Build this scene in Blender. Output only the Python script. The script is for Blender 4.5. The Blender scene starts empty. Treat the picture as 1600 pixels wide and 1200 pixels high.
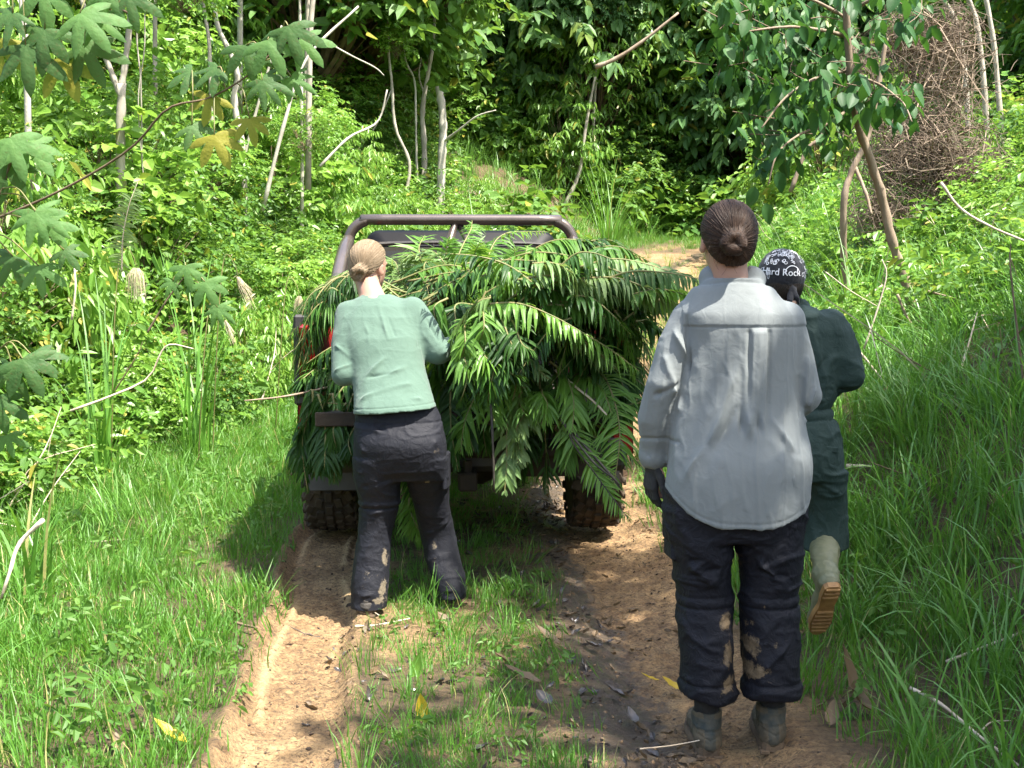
import bpy, math, random
import numpy as np
from mathutils import Vector, Matrix

random.seed(7)
RNG = np.random.default_rng(11)
SC = bpy.context.scene
COL = SC.collection

# ------------------------------------------------------------------ camera, light, exposure
CAMZ = 1.4
PITCH = math.atan(145 / 1900.0)
cam = bpy.data.cameras.new('camera')
cam.sensor_width = 36.0
cam.lens = 36.0 * 1900 / 1600
cam.clip_end = 500
cam.clip_start = 0.05
camo = bpy.data.objects.new('camera', cam)
camo.location = (0, 0, CAMZ)
camo.rotation_euler = (math.pi / 2 - PITCH, 0, 0)
COL.objects.link(camo)
SC.camera = camo

SUN_DIR = Vector((0.42, -0.30, 1.0)).normalized()      # towards the sun
SUN_EL = math.asin(SUN_DIR.z)
SUN_AZ = math.atan2(SUN_DIR.x, SUN_DIR.y)
world = bpy.data.worlds.new('World')
SC.world = world
world.use_nodes = True
wn = world.node_tree
sky = wn.nodes.new('ShaderNodeTexSky')
sky.sky_type = 'NISHITA'
sky.sun_disc = False
sky.sun_elevation = SUN_EL
sky.sun_rotation = SUN_AZ
sky.air_density = 1.3
sky.dust_density = 3.5
sky.ozone_density = 0.8
bg = wn.nodes['Background']
bg.inputs['Strength'].default_value = 0.15
wn.links.new(sky.outputs[0], bg.inputs['Color'])
sl = bpy.data.lights.new('sun', 'SUN')
sl.energy = 5.0
sl.angle = math.radians(0.55)
sl.color = (1.0, 0.95, 0.86)
slo = bpy.data.objects.new('sun', sl)
slo.rotation_euler = SUN_DIR.to_track_quat('Z', 'Y').to_euler()
slo.location = (0, 0, 30)
COL.objects.link(slo)
SC.view_settings.view_transform = 'Standard'
SC.view_settings.look = 'None'
SC.view_settings.exposure = 1.78
SC.view_settings.gamma = 1.0
SC.view_settings.use_curve_mapping = False
SC.cycles.use_denoising = True
SC.cycles.max_bounces = 6
SC.cycles.diffuse_bounces = 5
SC.cycles.glossy_bounces = 2
SC.cycles.transmission_bounces = 4
SC.cycles.transparent_max_bounces = 4
SC.cycles.caustics_reflective = False
SC.cycles.caustics_refractive = False
SC.cycles.sample_clamp_indirect = 4.0
SC.cycles.volume_bounces = 0

# ------------------------------------------------------------------ small maths
CP, SP = math.cos(PITCH), math.sin(PITCH)
def P(px, py, d):
    """world point seen at photo pixel (px,py) whose distance along +Y is d"""
    u = (px - 800) / 1900.0
    v = -(py - 600) / 1900.0
    dy = CP + v * SP
    dz = -SP + v * CP
    k = d / dy
    return Vector((u * k, d, CAMZ + dz * k))

def _h2(ix, iy, s):
    n = (ix.astype(np.int64) * 374761393 + iy.astype(np.int64) * 668265263 + s * 974634777) & 0x7fffffff
    n = ((n ^ (n >> 13)) * 1274126177) & 0x7fffffff
    return ((n ^ (n >> 16)) & 0xffff) / 65535.0
def vn2(x, y, s=0):
    x = np.asarray(x, float); y = np.asarray(y, float)
    ix = np.floor(x); iy = np.floor(y)
    fx = x - ix; fy = y - iy
    fx = fx * fx * (3 - 2 * fx); fy = fy * fy * (3 - 2 * fy)
    a = _h2(ix, iy, s); b = _h2(ix + 1, iy, s); c = _h2(ix, iy + 1, s); d = _h2(ix + 1, iy + 1, s)
    return (a * (1 - fx) + b * fx) * (1 - fy) + (c * (1 - fx) + d * fx) * fy
def fbm2(x, y, o=4, s=0):
    r = 0; a = 0.5; t = 0
    for k in range(o):
        r = r + a * vn2(x * 2 ** k, y * 2 ** k, s + k * 17); t += a; a *= 0.5
    return r / t
def vn3(x, y, z, s=0):
    iz = np.floor(z); fz = z - iz; fz = fz * fz * (3 - 2 * fz)
    def lay(q):
        ox = _h2(q, q * 0 + 5, s) * 91.7; oy = _h2(q, q * 0 + 9, s + 3) * 57.3
        ix = np.floor(x); iy = np.floor(y)
        fx = x - ix; fy = y - iy
        fx = fx * fx * (3 - 2 * fx); fy = fy * fy * (3 - 2 * fy)
        ox = np.floor(ox * 97); oy = np.floor(oy * 97)
        a = _h2(ix + ox, iy + oy, s); b = _h2(ix + 1 + ox, iy + oy, s)
        c = _h2(ix + ox, iy + 1 + oy, s); d = _h2(ix + 1 + ox, iy + 1 + oy, s)
        return (a * (1 - fx) + b * fx) * (1 - fy) + (c * (1 - fx) + d * fx) * fy
    return lay(iz) * (1 - fz) + lay(iz + 1) * fz

def sstep(a, b, x):
    t = np.clip((x - a) / (b - a), 0, 1)
    return t * t * (3 - 2 * t)

# ------------------------------------------------------------------ terrain
def track_cx(y):
    return np.interp(y, [0, 3.5, 7, 10, 13.5, 18, 22, 27, 33, 60], [0.05, -0.04, -0.28, -0.1, 0.65, 1.5, 2.45, 4.6, 8.5, 34])
def road_z(y):
    return np.interp(y, [-40, 9.5, 12, 15, 20, 24, 28, 60], [0, 0, 0.2, 0.7, 1.55, 2.15, 2.55, 3.0])
def H0(x, y):
    """broad shape of the ground"""
    x = np.asarray(x, float); y = np.asarray(y, float)
    c = track_cx(y)
    z = road_z(y)
    xl = c - 2.75 - 0.5 * vn2(y * 0.35, y * 0, 3)
    l = np.maximum(0, xl - x)
    z = z + 4.2 * (1 - np.exp(-l * 0.16)) * sstep(0, 1.6, l)
    xr = c + 1.35 + 0.25 * vn2(y * 0.5, y * 0, 5)
    r = np.maximum(0, x - xr)
    rr = 2.7 * (1 - np.exp(-r * 0.30)) * sstep(-0.2, 1.0, r)
    z = z + rr * np.interp(y, [0, 20, 26, 34], [1, 1, 0.3, 0.2])
    z = z + 7.5 * sstep(27, 60, y - 0.25 * (x - 2))
    z = z + 0.10 * (fbm2(x * 0.8, y * 0.8, 3, 21) - 0.5) * sstep(0.9, 1.8, np.abs(x - c))
    return z
def ruts(x, y):
    """returns (height change, soil mask)"""
    c = track_cx(y)
    hg = np.interp(y, [3.5, 7], [0.66, 0.74])
    wob = 0.07 * (vn2(y * 1.3, y * 0, 31) - 0.5)
    dl = x - (c - hg + wob)
    dr = x - (c + hg - wob)
    wl = 0.165 + 0.03 * vn2(y * 2, y * 0, 8)
    far = np.interp(y, [0, 12, 20], [1, 1, 0.5])
    e = 0.05 * (fbm2(x * 6, y * 6, 3, 40) - 0.5)
    soil_l = 1 - sstep(wl + 0.0, wl + 0.085, np.abs(dl + e * 1.6))
    soil_r = 1 - sstep(0.22, 0.55, np.abs(dr + e * 5) )
    prof_l = -0.050 * (1 - sstep(wl - 0.05, wl + 0.03, np.abs(dl))) + 0.022 * np.exp(-((np.abs(dl) - wl - 0.03) / 0.03) ** 2)
    tread = 0.0055 * np.sin(y * 2 * math.pi / 0.055 + 3 * np.sign(dl)) * (1 - sstep(wl - 0.06, wl, np.abs(dl)))
    prof_r = -0.05 * (1 - sstep(0.12, 0.34, np.abs(dr)))
    rough = 0.024 * (fbm2(x * 9, y * 9, 4, 50) - 0.5) + (0.016 + 0.016 * (x > c)) * (fbm2(x * 26, y * 34, 3, 60) - 0.5) + 0.010 * (vn2(x * 55, y * 80, 66) - 0.5)
    rid2 = np.exp(-((np.abs(dl + 0.012 * np.sin(y * 3.1)) - 0.118) / 0.018) ** 2) * sstep(0.25, 0.5, vn2(y * 2.1, y * 0 + np.sign(dl), 78))
    prof_l = prof_l + 0.020 * rid2
    ridge = 0.010 * np.exp(-((dl + 0.085 + 0.03 * np.sin(y * 2.1)) / 0.022) ** 2) * sstep(0.35, 0.6, vn2(y * 1.4, y * 0, 77))
    h = (prof_l + tread + ridge) * far + prof_r * far + rough * np.maximum(soil_l, soil_r)
    global RID
    RID = rid2 * soil_l
    return h, soil_l, soil_r
def HT(x, y):
    return H0(x, y) + ruts(x, y)[0]
def Hs(x, y):
    return float(HT(np.array([x]), np.array([y]))[0])
def ground_hit(px, py, dmin=3.0, dmax=45):
    """where the ray through photo pixel (px,py) meets the ground"""
    d = np.arange(dmin, dmax, 0.05)
    pts = np.array([P(px, py, 1.0) - Vector((0, 0, CAMZ))])
    xs = pts[0, 0] * d; zs = CAMZ + pts[0, 2] * d
    hit = np.nonzero(zs <= H0(xs, d))[0]
    k = hit[0] if len(hit) else len(d) - 1
    return Vector((xs[k], d[k], float(H0(xs[k:k+1], d[k:k+1])[0])))

# ------------------------------------------------------------------ mesh building
def mesh_np(name, V, F, mats=(), smooth=False, attrs=None, mat_idx=None, fattrs=None):
    """V (n,3); F an (m,k) array or a list of such arrays"""
    if not isinstance(F, (list, tuple)): F = [F]
    F = [np.asarray(f, dtype=np.int32) for f in F if len(f)]
    me = bpy.data.meshes.new(name)
    V = np.asarray(V, dtype=np.float32)
    me.vertices.add(len(V)); me.vertices.foreach_set('co', V.ravel())
    loops = np.concatenate([f.ravel() for f in F]); 
    tot = np.concatenate([np.full(len(f), f.shape[1], np.int32) for f in F])
    start = np.concatenate([[0], np.cumsum(tot)[:-1]]).astype(np.int32)
    me.loops.add(len(loops)); me.loops.foreach_set('vertex_index', loops)
    me.polygons.add(len(tot)); me.polygons.foreach_set('loop_start', start)
    me.polygons.foreach_set('loop_total', tot)
    me.polygons.foreach_set('use_smooth', np.full(len(tot), smooth))
    if mat_idx is not None: me.polygons.foreach_set('material_index', np.asarray(mat_idx, np.int32))
    for m in mats: me.materials.append(m)
    for k, a in (attrs or {}).items():
        at = me.attributes.new(k, 'FLOAT', 'POINT'); at.data.foreach_set('value', np.asarray(a, np.float32))
    for k, a in (fattrs or {}).items():
        at = me.attributes.new(k, 'FLOAT', 'FACE'); at.data.foreach_set('value', np.asarray(a, np.float32))
    me.update(calc_edges=True)
    return me
def link(name, me, parent=None, label=None, cat=None, group=None, kind=None, loc=None, mw=None):
    o = bpy.data.objects.new(name, me); COL.objects.link(o)
    if parent is not None: o.parent = parent
    if label: o['label'] = label
    if cat: o['category'] = cat
    if group: o['group'] = group
    if kind: o['kind'] = kind
    if loc is not None: o.location = loc
    return o
def empty(name, loc, label, cat, group=None, rz=0.0):
    o = link(name, None, None, label, cat, group, None, loc)
    o.rotation_euler.z = rz
    o.empty_display_size = 0.1
    return o

class MB:
    """collects vertices and faces"""
    def __init__(s): s.V = []; s.F3 = []; s.F4 = []; s.n = 0; s.a = []
    def add(s, V, F, a=0.0):
        V = np.asarray(V, float); F = np.asarray(F, int)
        s.V.append(V); s.a.append(np.full(len(V), a) if np.isscalar(a) else np.asarray(a))
        (s.F3 if F.shape[1] == 3 else s.F4).append(F + s.n); s.n += len(V)
        return s
    def mesh(s, name, mats=(), smooth=False, off=None, attr='tint'):
        V = np.concatenate(s.V)
        if off is not None: V = V - np.array(off)
        F = []
        if s.F3: F.append(np.concatenate(s.F3))
        if s.F4: F.append(np.concatenate(s.F4))
        return mesh_np(name, V, F, mats, smooth, {attr: np.concatenate(s.a)})
    # primitives
    def tube(s, pts, rad, n=8, a=0.0, cap=True, flat=1.0):
        V, F, C = tube(pts, rad, n, flat)
        s.add(V, F, a)
        if cap:
            s.F3.append(C + s.n - len(V))
        return s
    def box(s, c, d, R=None, bev=0.0, a=0.0):
        V, F, T = bevbox(d, bev)
        if R is not None: V = V @ np.array(R).T
        V = V + np.array(c)
        s.add(V, F, a)
        if T is not None: s.F3.append(T + s.n - len(V))
        return s

def tube(pts, rad, n=8, flat=1.0):
    p = np.array([tuple(q) for q in pts], float); m = len(p)
    r = np.full(m, rad) if np.isscalar(rad) else np.asarray(rad, float)
    t = np.gradient(p, axis=0); t /= np.linalg.norm(t, axis=1)[:, None] + 1e-12
    up = np.array([0, 0, 1.0]) if abs(t[0, 2]) < 0.9 else np.array([1.0, 0, 0])
    u = np.cross(t[0], up); u /= np.linalg.norm(u)
    ang = np.arange(n) * 2 * math.pi / n
    V = []
    for i in range(m):
        u = u - t[i] * np.dot(u, t[i]); u /= np.linalg.norm(u) + 1e-12
        w = np.cross(t[i], u)
        V.append(p[i] + r[i] * (np.cos(ang)[:, None] * u + flat * np.sin(ang)[:, None] * w))
    V = np.concatenate(V)
    i = np.arange(m - 1)[:, None] * n; j = np.arange(n)[None, :]; j2 = (j + 1) % n
    F = np.stack([i + j, i + j2, i + n + j2, i + n + j], -1).reshape(-1, 4)
    C = []
    for k in range(1, n - 1):
        C.append([0, k + 1, k]); C.append([(m - 1) * n, (m - 1) * n + k, (m - 1) * n + k + 1])
    return V, F, np.array(C)

def bevbox(d, b=0.0):
    hx, hy, hz = d[0] / 2, d[1] / 2, d[2] / 2
    if b <= 0:
        V = np.array([[sx * hx, sy * hy, sz * hz] for sx in (-1, 1) for sy in (-1, 1) for sz in (-1, 1)], float)
        F = np.array([[0, 1, 3, 2], [4, 6, 7, 5], [0, 4, 5, 1], [2, 3, 7, 6], [0, 2, 6, 4], [1, 5, 7, 3]])
        return V, F, None
    b = min(b, hx * 0.95, hy * 0.95, hz * 0.95)
    V = []; idx = {}
    for sx in (-1, 1):
        for sy in (-1, 1):
            for sz in (-1, 1):
                for ax in range(3):
                    q = [sx * (hx - b), sy * (hy - b), sz * (hz - b)]
                    q[ax] = (sx * hx, sy * hy, sz * hz)[ax]
                    idx[(sx, sy, sz, ax)] = len(V); V.append(q)
    F = []; T = []
    for s_ in (-1, 1):
        F.append([idx[(s_, -1, -1, 0)], idx[(s_, 1, -1, 0)], idx[(s_, 1, 1, 0)], idx[(s_, -1, 1, 0)]][::s_])
        F.append([idx[(-1, s_, -1, 1)], idx[(-1, s_, 1, 1)], idx[(1, s_, 1, 1)], idx[(1, s_, -1, 1)]][::s_])
        F.append([idx[(-1, -1, s_, 2)], idx[(1, -1, s_, 2)], idx[(1, 1, s_, 2)], idx[(-1, 1, s_, 2)]][::s_])
    for a_ in (-1, 1):
        for b_ in (-1, 1):
            q = [idx[(a_, b_, -1, 0)], idx[(a_, b_, -1, 1)], idx[(a_, b_, 1, 1)], idx[(a_, b_, 1, 0)]]; F.append(q[::-1] if a_ * b_ < 0 else q)
            q = [idx[(a_, -1, b_, 0)], idx[(a_, 1, b_, 0)], idx[(a_, 1, b_, 2)], idx[(a_, -1, b_, 2)]]; F.append(q[::-1] if a_ * b_ < 0 else q)
            q = [idx[(-1, a_, b_, 1)], idx[(1, a_, b_, 1)], idx[(1, a_, b_, 2)], idx[(-1, a_, b_, 2)]]; F.append(q if a_ * b_ < 0 else q[::-1])
    for sx in (-1, 1):
        for sy in (-1, 1):
            for sz in (-1, 1):
                q = [idx[(sx, sy, sz, 0)], idx[(sx, sy, sz, 1)], idx[(sx, sy, sz, 2)]]
                T.append(q if sx * sy * sz > 0 else q[::-1])
    return np.array(V, float), np.array(F), np.array(T)

def spline(pts, n):
    """Catmull-Rom through pts (any dimension)"""
    p = np.array([tuple(q) for q in pts], float); m = len(p)
    p = np.concatenate([[2 * p[0] - p[1]], p, [2 * p[-1] - p[-2]]])
    t = np.linspace(0, m - 1 - 1e-9, n); i = t.astype(int); f = (t - i)[:, None]
    a, b, c, d = p[i], p[i + 1], p[i + 2], p[i + 3]
    return 0.5 * ((2 * b) + (c - a) * f + (2 * a - 5 * b + 4 * c - d) * f ** 2 + (3 * b - a - 3 * c + d) * f ** 3)

def stamp(tv, tf, R, T, tint, wts=None):
    """many copies of template (tv,tf): R (N,3,3) with columns = axes * scale, T (N,3)"""
    N = len(T); n = len(tv)
    V = np.einsum('nij,kj->nki', R, tv) + T[:, None, :]
    F = (tf[None] + (np.arange(N) * n)[:, None, None]).reshape(-1, tf.shape[1])
    return V.reshape(-1, 3), F, np.repeat(tint, n)

def frames(dirv, up, roll=None):
    """rotation matrices with Y axis along dirv and Z near up. (N,3)->(N,3,3)"""
    y = dirv / (np.linalg.norm(dirv, axis=1)[:, None] + 1e-9)
    x = np.cross(y, up); x /= np.linalg.norm(x, axis=1)[:, None] + 1e-9
    z = np.cross(x, y)
    if roll is not None:
        c, s = np.cos(roll)[:, None], np.sin(roll)[:, None]
        x, z = x * c + z * s, z * c - x * s
    return np.stack([x, y, z], -1)

# ------------------------------------------------------------------ materials
class NT:
    def __init__(s, name):
        s.m = bpy.data.materials.new(name); s.m.use_nodes = True
        s.t = s.m.node_tree; s.b = s.t.nodes['Principled BSDF']; s.out = s.t.nodes['Material Output']
    def n(s, typ, **kw):
        q = s.t.nodes.new(typ)
        for k, v in kw.items():
            if k.startswith('i_'): q.inputs[k[2:].replace('_', ' ')].default_value = v
            else: setattr(q, k, v)
        return q
    def l(s, a, b): s.t.links.new(a, b)
    def coord(s, kind='Object', scale=(1, 1, 1)):
        tc = s.n('ShaderNodeTexCoord'); mp = s.n('ShaderNodeMapping'); mp.inputs['Scale'].default_value = scale
        s.l(tc.outputs[kind], mp.inputs[0]); return mp.outputs[0]
    def noise(s, vec, scale, detail=4, rough=0.6, dist=0.0):
        q = s.n('ShaderNodeTexNoise'); q.inputs['Scale'].default_value = scale; q.inputs['Detail'].default_value = detail
        q.inputs['Roughness'].default_value = rough; q.inputs['Distortion'].default_value = dist
        if vec is not None: s.l(vec, q.inputs['Vector'])
        return q.outputs['Fac']
    def ramp(s, fac, stops):
        q = s.n('ShaderNodeValToRGB'); e = q.color_ramp.elements
        while len(e) < len(stops): e.new(0.5)
        for k, (p, c) in enumerate(stops):
            e[k].position = p; e[k].color = (c, c, c, 1) if np.isscalar(c) else tuple(c) + (1,)
        s.l(fac, q.inputs[0]); return q.outputs[0]
    def mix(s, fac, a, b, typ='MIX'):
        q = s.n('ShaderNodeMix', data_type='RGBA', blend_type=typ)
        for v, i in ((fac, 0), (a, 6), (b, 7)):
            if hasattr(v, 'is_linked') or isinstance(v, bpy.types.NodeSocket): s.l(v, q.inputs[i])
            elif i == 0: q.inputs[0].default_value = v
            else: q.inputs[i].default_value = tuple(v) + (1,)
        return q.outputs[2]
    def math(s, op, a, b=None):
        q = s.n('ShaderNodeMath', operation=op)
        for v, i in ((a, 0), (b, 1)):
            if v is None: continue
            if isinstance(v, bpy.types.NodeSocket): s.l(v, q.inputs[i])
            else: q.inputs[i].default_value = v
        return q.outputs[0]
    def attr(s, name):
        q = s.n('ShaderNodeAttribute'); q.attribute_name = name; return q.outputs['Fac']
    def bump(s, h, strength=0.5, dist=0.01, prev=None):
        q = s.n('ShaderNodeBump'); q.inputs['Strength'].default_value = strength; q.inputs['Distance'].default_value = dist
        s.l(h, q.inputs['Height'])
        if prev is not None: s.l(prev, q.inputs['Normal'])
        return q.outputs[0]
    def rand(s): return s.n('ShaderNodeObjectInfo').outputs['Random']
def hexc(r, g, b): return tuple(((c / 255.0) / 12.92 if c <= 10 else (((c / 255.0) + 0.055) / 1.055) ** 2.4) for c in (r, g, b))

def leaf_mat(name, c1, c2, c3=None, trans=0.35, tcol=(0.20, 0.34, 0.03), rough=0.45, objvar=0.5, spec=0.5, vein=False, spots=0.0):
    """c1..c2 across leaves, c3 on a few (yellowed ones)"""
    s = NT(name)
    t = s.attr('tint')
    if objvar:
        r = s.rand()
        t2 = s.math('FRACT', s.math('ADD', t, s.math('MULTIPLY', r, 0.0)))
        f = s.math('ADD', s.math('MULTIPLY', t2, 1 - objvar), s.math('MULTIPLY', r, objvar))
    else: f = t
    col = s.mix(f, c1, c2)
    if c3 is not None:
        hi = s.math('GREATER_THAN', t, 0.972)
        col = s.mix(hi, col, c3)
    n = s.noise(s.coord('Object'), 14, 3)
    col = s.mix(s.math('MULTIPLY', n, 0.45), col, tuple(0.45 * q for q in c1))
    if spots:
        col = s.mix(s.math('MULTIPLY', s.ramp(s.noise(s.coord('Object'), 9, 5, 0.8), [(0.56, 0.0), (0.64, 1.0)]), spots), col, (0.10, 0.075, 0.03))
        s.l(s.bump(s.noise(s.coord('Object'), 7, 2), 0.18, 0.03), s.b.inputs['Normal'])
    s.l(col, s.b.inputs['Base Color'])
    s.b.inputs['Roughness'].default_value = rough
    s.b.inputs['Specular IOR Level'].default_value = spec
    tr = s.n('ShaderNodeBsdfTranslucent')
    tc = s.mix(0.6, col, tcol); s.l(tc, tr.inputs['Color'])
    mx = s.n('ShaderNodeMixShader'); mx.inputs[0].default_value = trans
    s.l(s.b.outputs[0], mx.inputs[1]); s.l(tr.outputs[0], mx.inputs[2]); s.l(mx.outputs[0], s.out.inputs[0])
    return s.m
def plain_mat(name, c1, c2, scale=8, rough=0.7, bump=0.3, bdist=0.004, bscale=60, metal=0.0, stretch=(1, 1, 1), spec=0.5, detail=5, r2=None, coat=0):
    s = NT(name)
    v = s.coord('Object', stretch)
    n = s.noise(v, scale, detail)
    col = s.mix(s.ramp(n, [(0.3, 0.0), (0.7, 1.0)]), c1, c2)
    s.l(col, s.b.inputs['Base Color'])
    if r2 is not None: s.l(s.ramp(n, [(0.3, rough), (0.7, r2)]), s.b.inputs['Roughness'])
    else: s.b.inputs['Roughness'].default_value = rough
    s.b.inputs['Metallic'].default_value = metal
    s.b.inputs['Specular IOR Level'].default_value = spec
    s.b.inputs['Coat Weight'].default_value = coat
    if bump: s.l(s.bump(s.noise(v, bscale, 4), bump, bdist), s.b.inputs['Normal'])
    return s.m

M = {}
M['bark'] = plain_mat('bark_brown', (0.16, 0.11, 0.07), (0.28, 0.22, 0.16), 9, 0.85, 0.8, 0.01, 30, stretch=(1, 1, 0.25))
M['bark_pale'] = plain_mat('bark_pale', (0.26, 0.24, 0.19), (0.46, 0.43, 0.36), 7, 0.8, 0.6, 0.008, 30, stretch=(1, 1, 0.5))
M['bark_grey'] = plain_mat('bark_grey', (0.20, 0.18, 0.14), (0.40, 0.36, 0.29), 9, 0.85, 0.7, 0.008, 30, stretch=(1, 1, 0.4))
M['twig'] = plain_mat('twig', (0.08, 0.055, 0.03), (0.17, 0.12, 0.07), 12, 0.8, 0.3)
M['dry'] = plain_mat('dry_stick', (0.36, 0.27, 0.18), (0.62, 0.54, 0.42), 10, 0.8, 0.5, 0.004, 60)
M['deadvine'] = plain_mat('dead_vine', (0.080, 0.055, 0.036), (0.19, 0.145, 0.105), 3, 0.9, 0)
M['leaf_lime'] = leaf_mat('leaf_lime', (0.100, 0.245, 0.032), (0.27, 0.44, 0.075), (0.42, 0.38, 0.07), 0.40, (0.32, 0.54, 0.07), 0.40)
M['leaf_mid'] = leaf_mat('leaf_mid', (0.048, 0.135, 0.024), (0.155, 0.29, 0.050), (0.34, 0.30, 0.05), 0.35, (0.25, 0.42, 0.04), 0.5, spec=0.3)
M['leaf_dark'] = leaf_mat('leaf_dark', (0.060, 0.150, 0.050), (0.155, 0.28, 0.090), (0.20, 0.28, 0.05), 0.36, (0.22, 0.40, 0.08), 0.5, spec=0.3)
M['leaf_gloss'] = leaf_mat('leaf_gloss', (0.020, 0.072, 0.020), (0.058, 0.145, 0.036), (0.16, 0.28, 0.03), 0.25, (0.12, 0.30, 0.03), 0.5, 0.0, 0.2)
M['leaf_soft'] = leaf_mat('leaf_soft', (0.060, 0.160, 0.050), (0.15, 0.29, 0.085), (0.34, 0.30, 0.04), 0.45, (0.30, 0.50, 0.06), 0.6, 0.0, 0.25, spots=0.6)
M['leaf_big'] = leaf_mat('leaf_big', (0.036, 0.095, 0.028), (0.11, 0.21, 0.060), (0.24, 0.22, 0.03), 0.35, (0.22, 0.38, 0.03), 0.6, 0.0, 0.25, spots=0.9)
M['grass'] = leaf_mat('grass_blade', (0.060, 0.175, 0.018), (0.125, 0.30, 0.035), (0.45, 0.40, 0.16), 0.35, (0.25, 0.50, 0.04), 0.5, 0.4)
M['grass_dark'] = leaf_mat('grass_long', (0.075, 0.21, 0.028), (0.165, 0.35, 0.055), (0.36, 0.33, 0.12), 0.33, (0.2, 0.45, 0.04), 0.42, 0.4)
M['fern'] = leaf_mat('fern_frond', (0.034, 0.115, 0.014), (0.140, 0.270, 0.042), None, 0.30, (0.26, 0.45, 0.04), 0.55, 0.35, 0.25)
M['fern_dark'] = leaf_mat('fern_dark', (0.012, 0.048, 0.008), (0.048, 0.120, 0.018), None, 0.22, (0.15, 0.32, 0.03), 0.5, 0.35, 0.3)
M['fern_pale'] = leaf_mat('fern_underside', (0.11, 0.21, 0.055), (0.21, 0.31, 0.10), None, 0.3, (0.35, 0.45, 0.1), 0.5, 0.4)
M['fern_lime'] = leaf_mat('fern_lime', (0.09, 0.22, 0.03), (0.17, 0.34, 0.05), None, 0.4, (0.35, 0.55, 0.06), 0.45, 0.4)
M['plume'] = plain_mat('plume', (0.34, 0.29, 0.18), (0.52, 0.45, 0.30), 20, 0.9, 0)
M['litter'] = leaf_mat('dead_leaf', (0.085, 0.055, 0.028), (0.20, 0.135, 0.070), None, 0.1, (0.4, 0.25, 0.1), 0.6, 0.35)
M['litter_dark'] = leaf_mat('wet_dead_leaf', (0.055, 0.048, 0.045), (0.13, 0.105, 0.085), None, 0.05, (0.2, 0.15, 0.1), 0.25, 0.35)
M['yellow_leaf'] = leaf_mat('yellow_leaf', (0.62, 0.42, 0.03), (0.70, 0.50, 0.04), None, 0.3, (0.8, 0.6, 0.05), 0.5, 0.5)

def ground_mat():
    s = NT('ground_soil')
    v = s.coord('Object')
    soil = s.attr('soil'); wet = s.attr('wet')
    n1 = s.noise(v, 3.0, 6); n2 = s.noise(v, 26, 6, 0.7); n3 = s.noise(v, 90, 4, 0.7)
    vs = s.coord('Object', (1, 1.7, 1)); n4 = s.noise(vs, 55, 5, 0.75, 0.6)
    dirt = s.mix(s.ramp(n2, [(0.36, 0.0), (0.64, 1.0)]), (0.165, 0.092, 0.040), (0.39, 0.248, 0.112))
    dirt = s.mix(s.ramp(n1, [(0.45, 0.0), (0.72, 0.8)]), dirt, (0.46, 0.312, 0.152))
    dirt = s.mix(s.ramp(n4, [(0.40, 0.75), (0.50, 0.0)]), dirt, (0.045, 0.029, 0.018))
    dirt = s.mix(s.ramp(n3, [(0.25, 0.6), (0.45, 0.0)]), dirt, (0.05, 0.034, 0.02))
    dirt = s.mix(s.math('MULTIPLY', s.attr('clay'), s.ramp(n2, [(0.3, 0.15), (0.6, 0.85)])), dirt, (0.52, 0.375, 0.19))
    mudd = s.mix(n2, (0.055, 0.042, 0.032), (0.13, 0.092, 0.06))
    wetm = s.ramp(s.math('ADD', s.math('MULTIPLY', wet, 0.6), s.math('MULTIPLY', s.noise(v, 7, 6, 0.7), 0.75)), [(0.56, 0.0), (0.70, 1.0)])
    dirt = s.mix(wetm, dirt, mudd)
    under = s.mix(s.ramp(n2, [(0.35, 0.0), (0.65, 1.0)]), (0.045, 0.030, 0.014), (0.135, 0.088, 0.040))
    col = s.mix(soil, under, dirt)
    s.l(col, s.b.inputs['Base Color'])
    s.l(s.mix(wetm, (0.85,) * 3, (0.32,) * 3), s.b.inputs['Roughness'])
    h = s.math('ADD', s.math('MULTIPLY', n4, 0.9), s.math('MULTIPLY', n3, 0.5))
    s.l(s.bump(h, 1.0, 0.02), s.b.inputs['Normal'])
    return s.m
M['ground'] = ground_mat()

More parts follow.
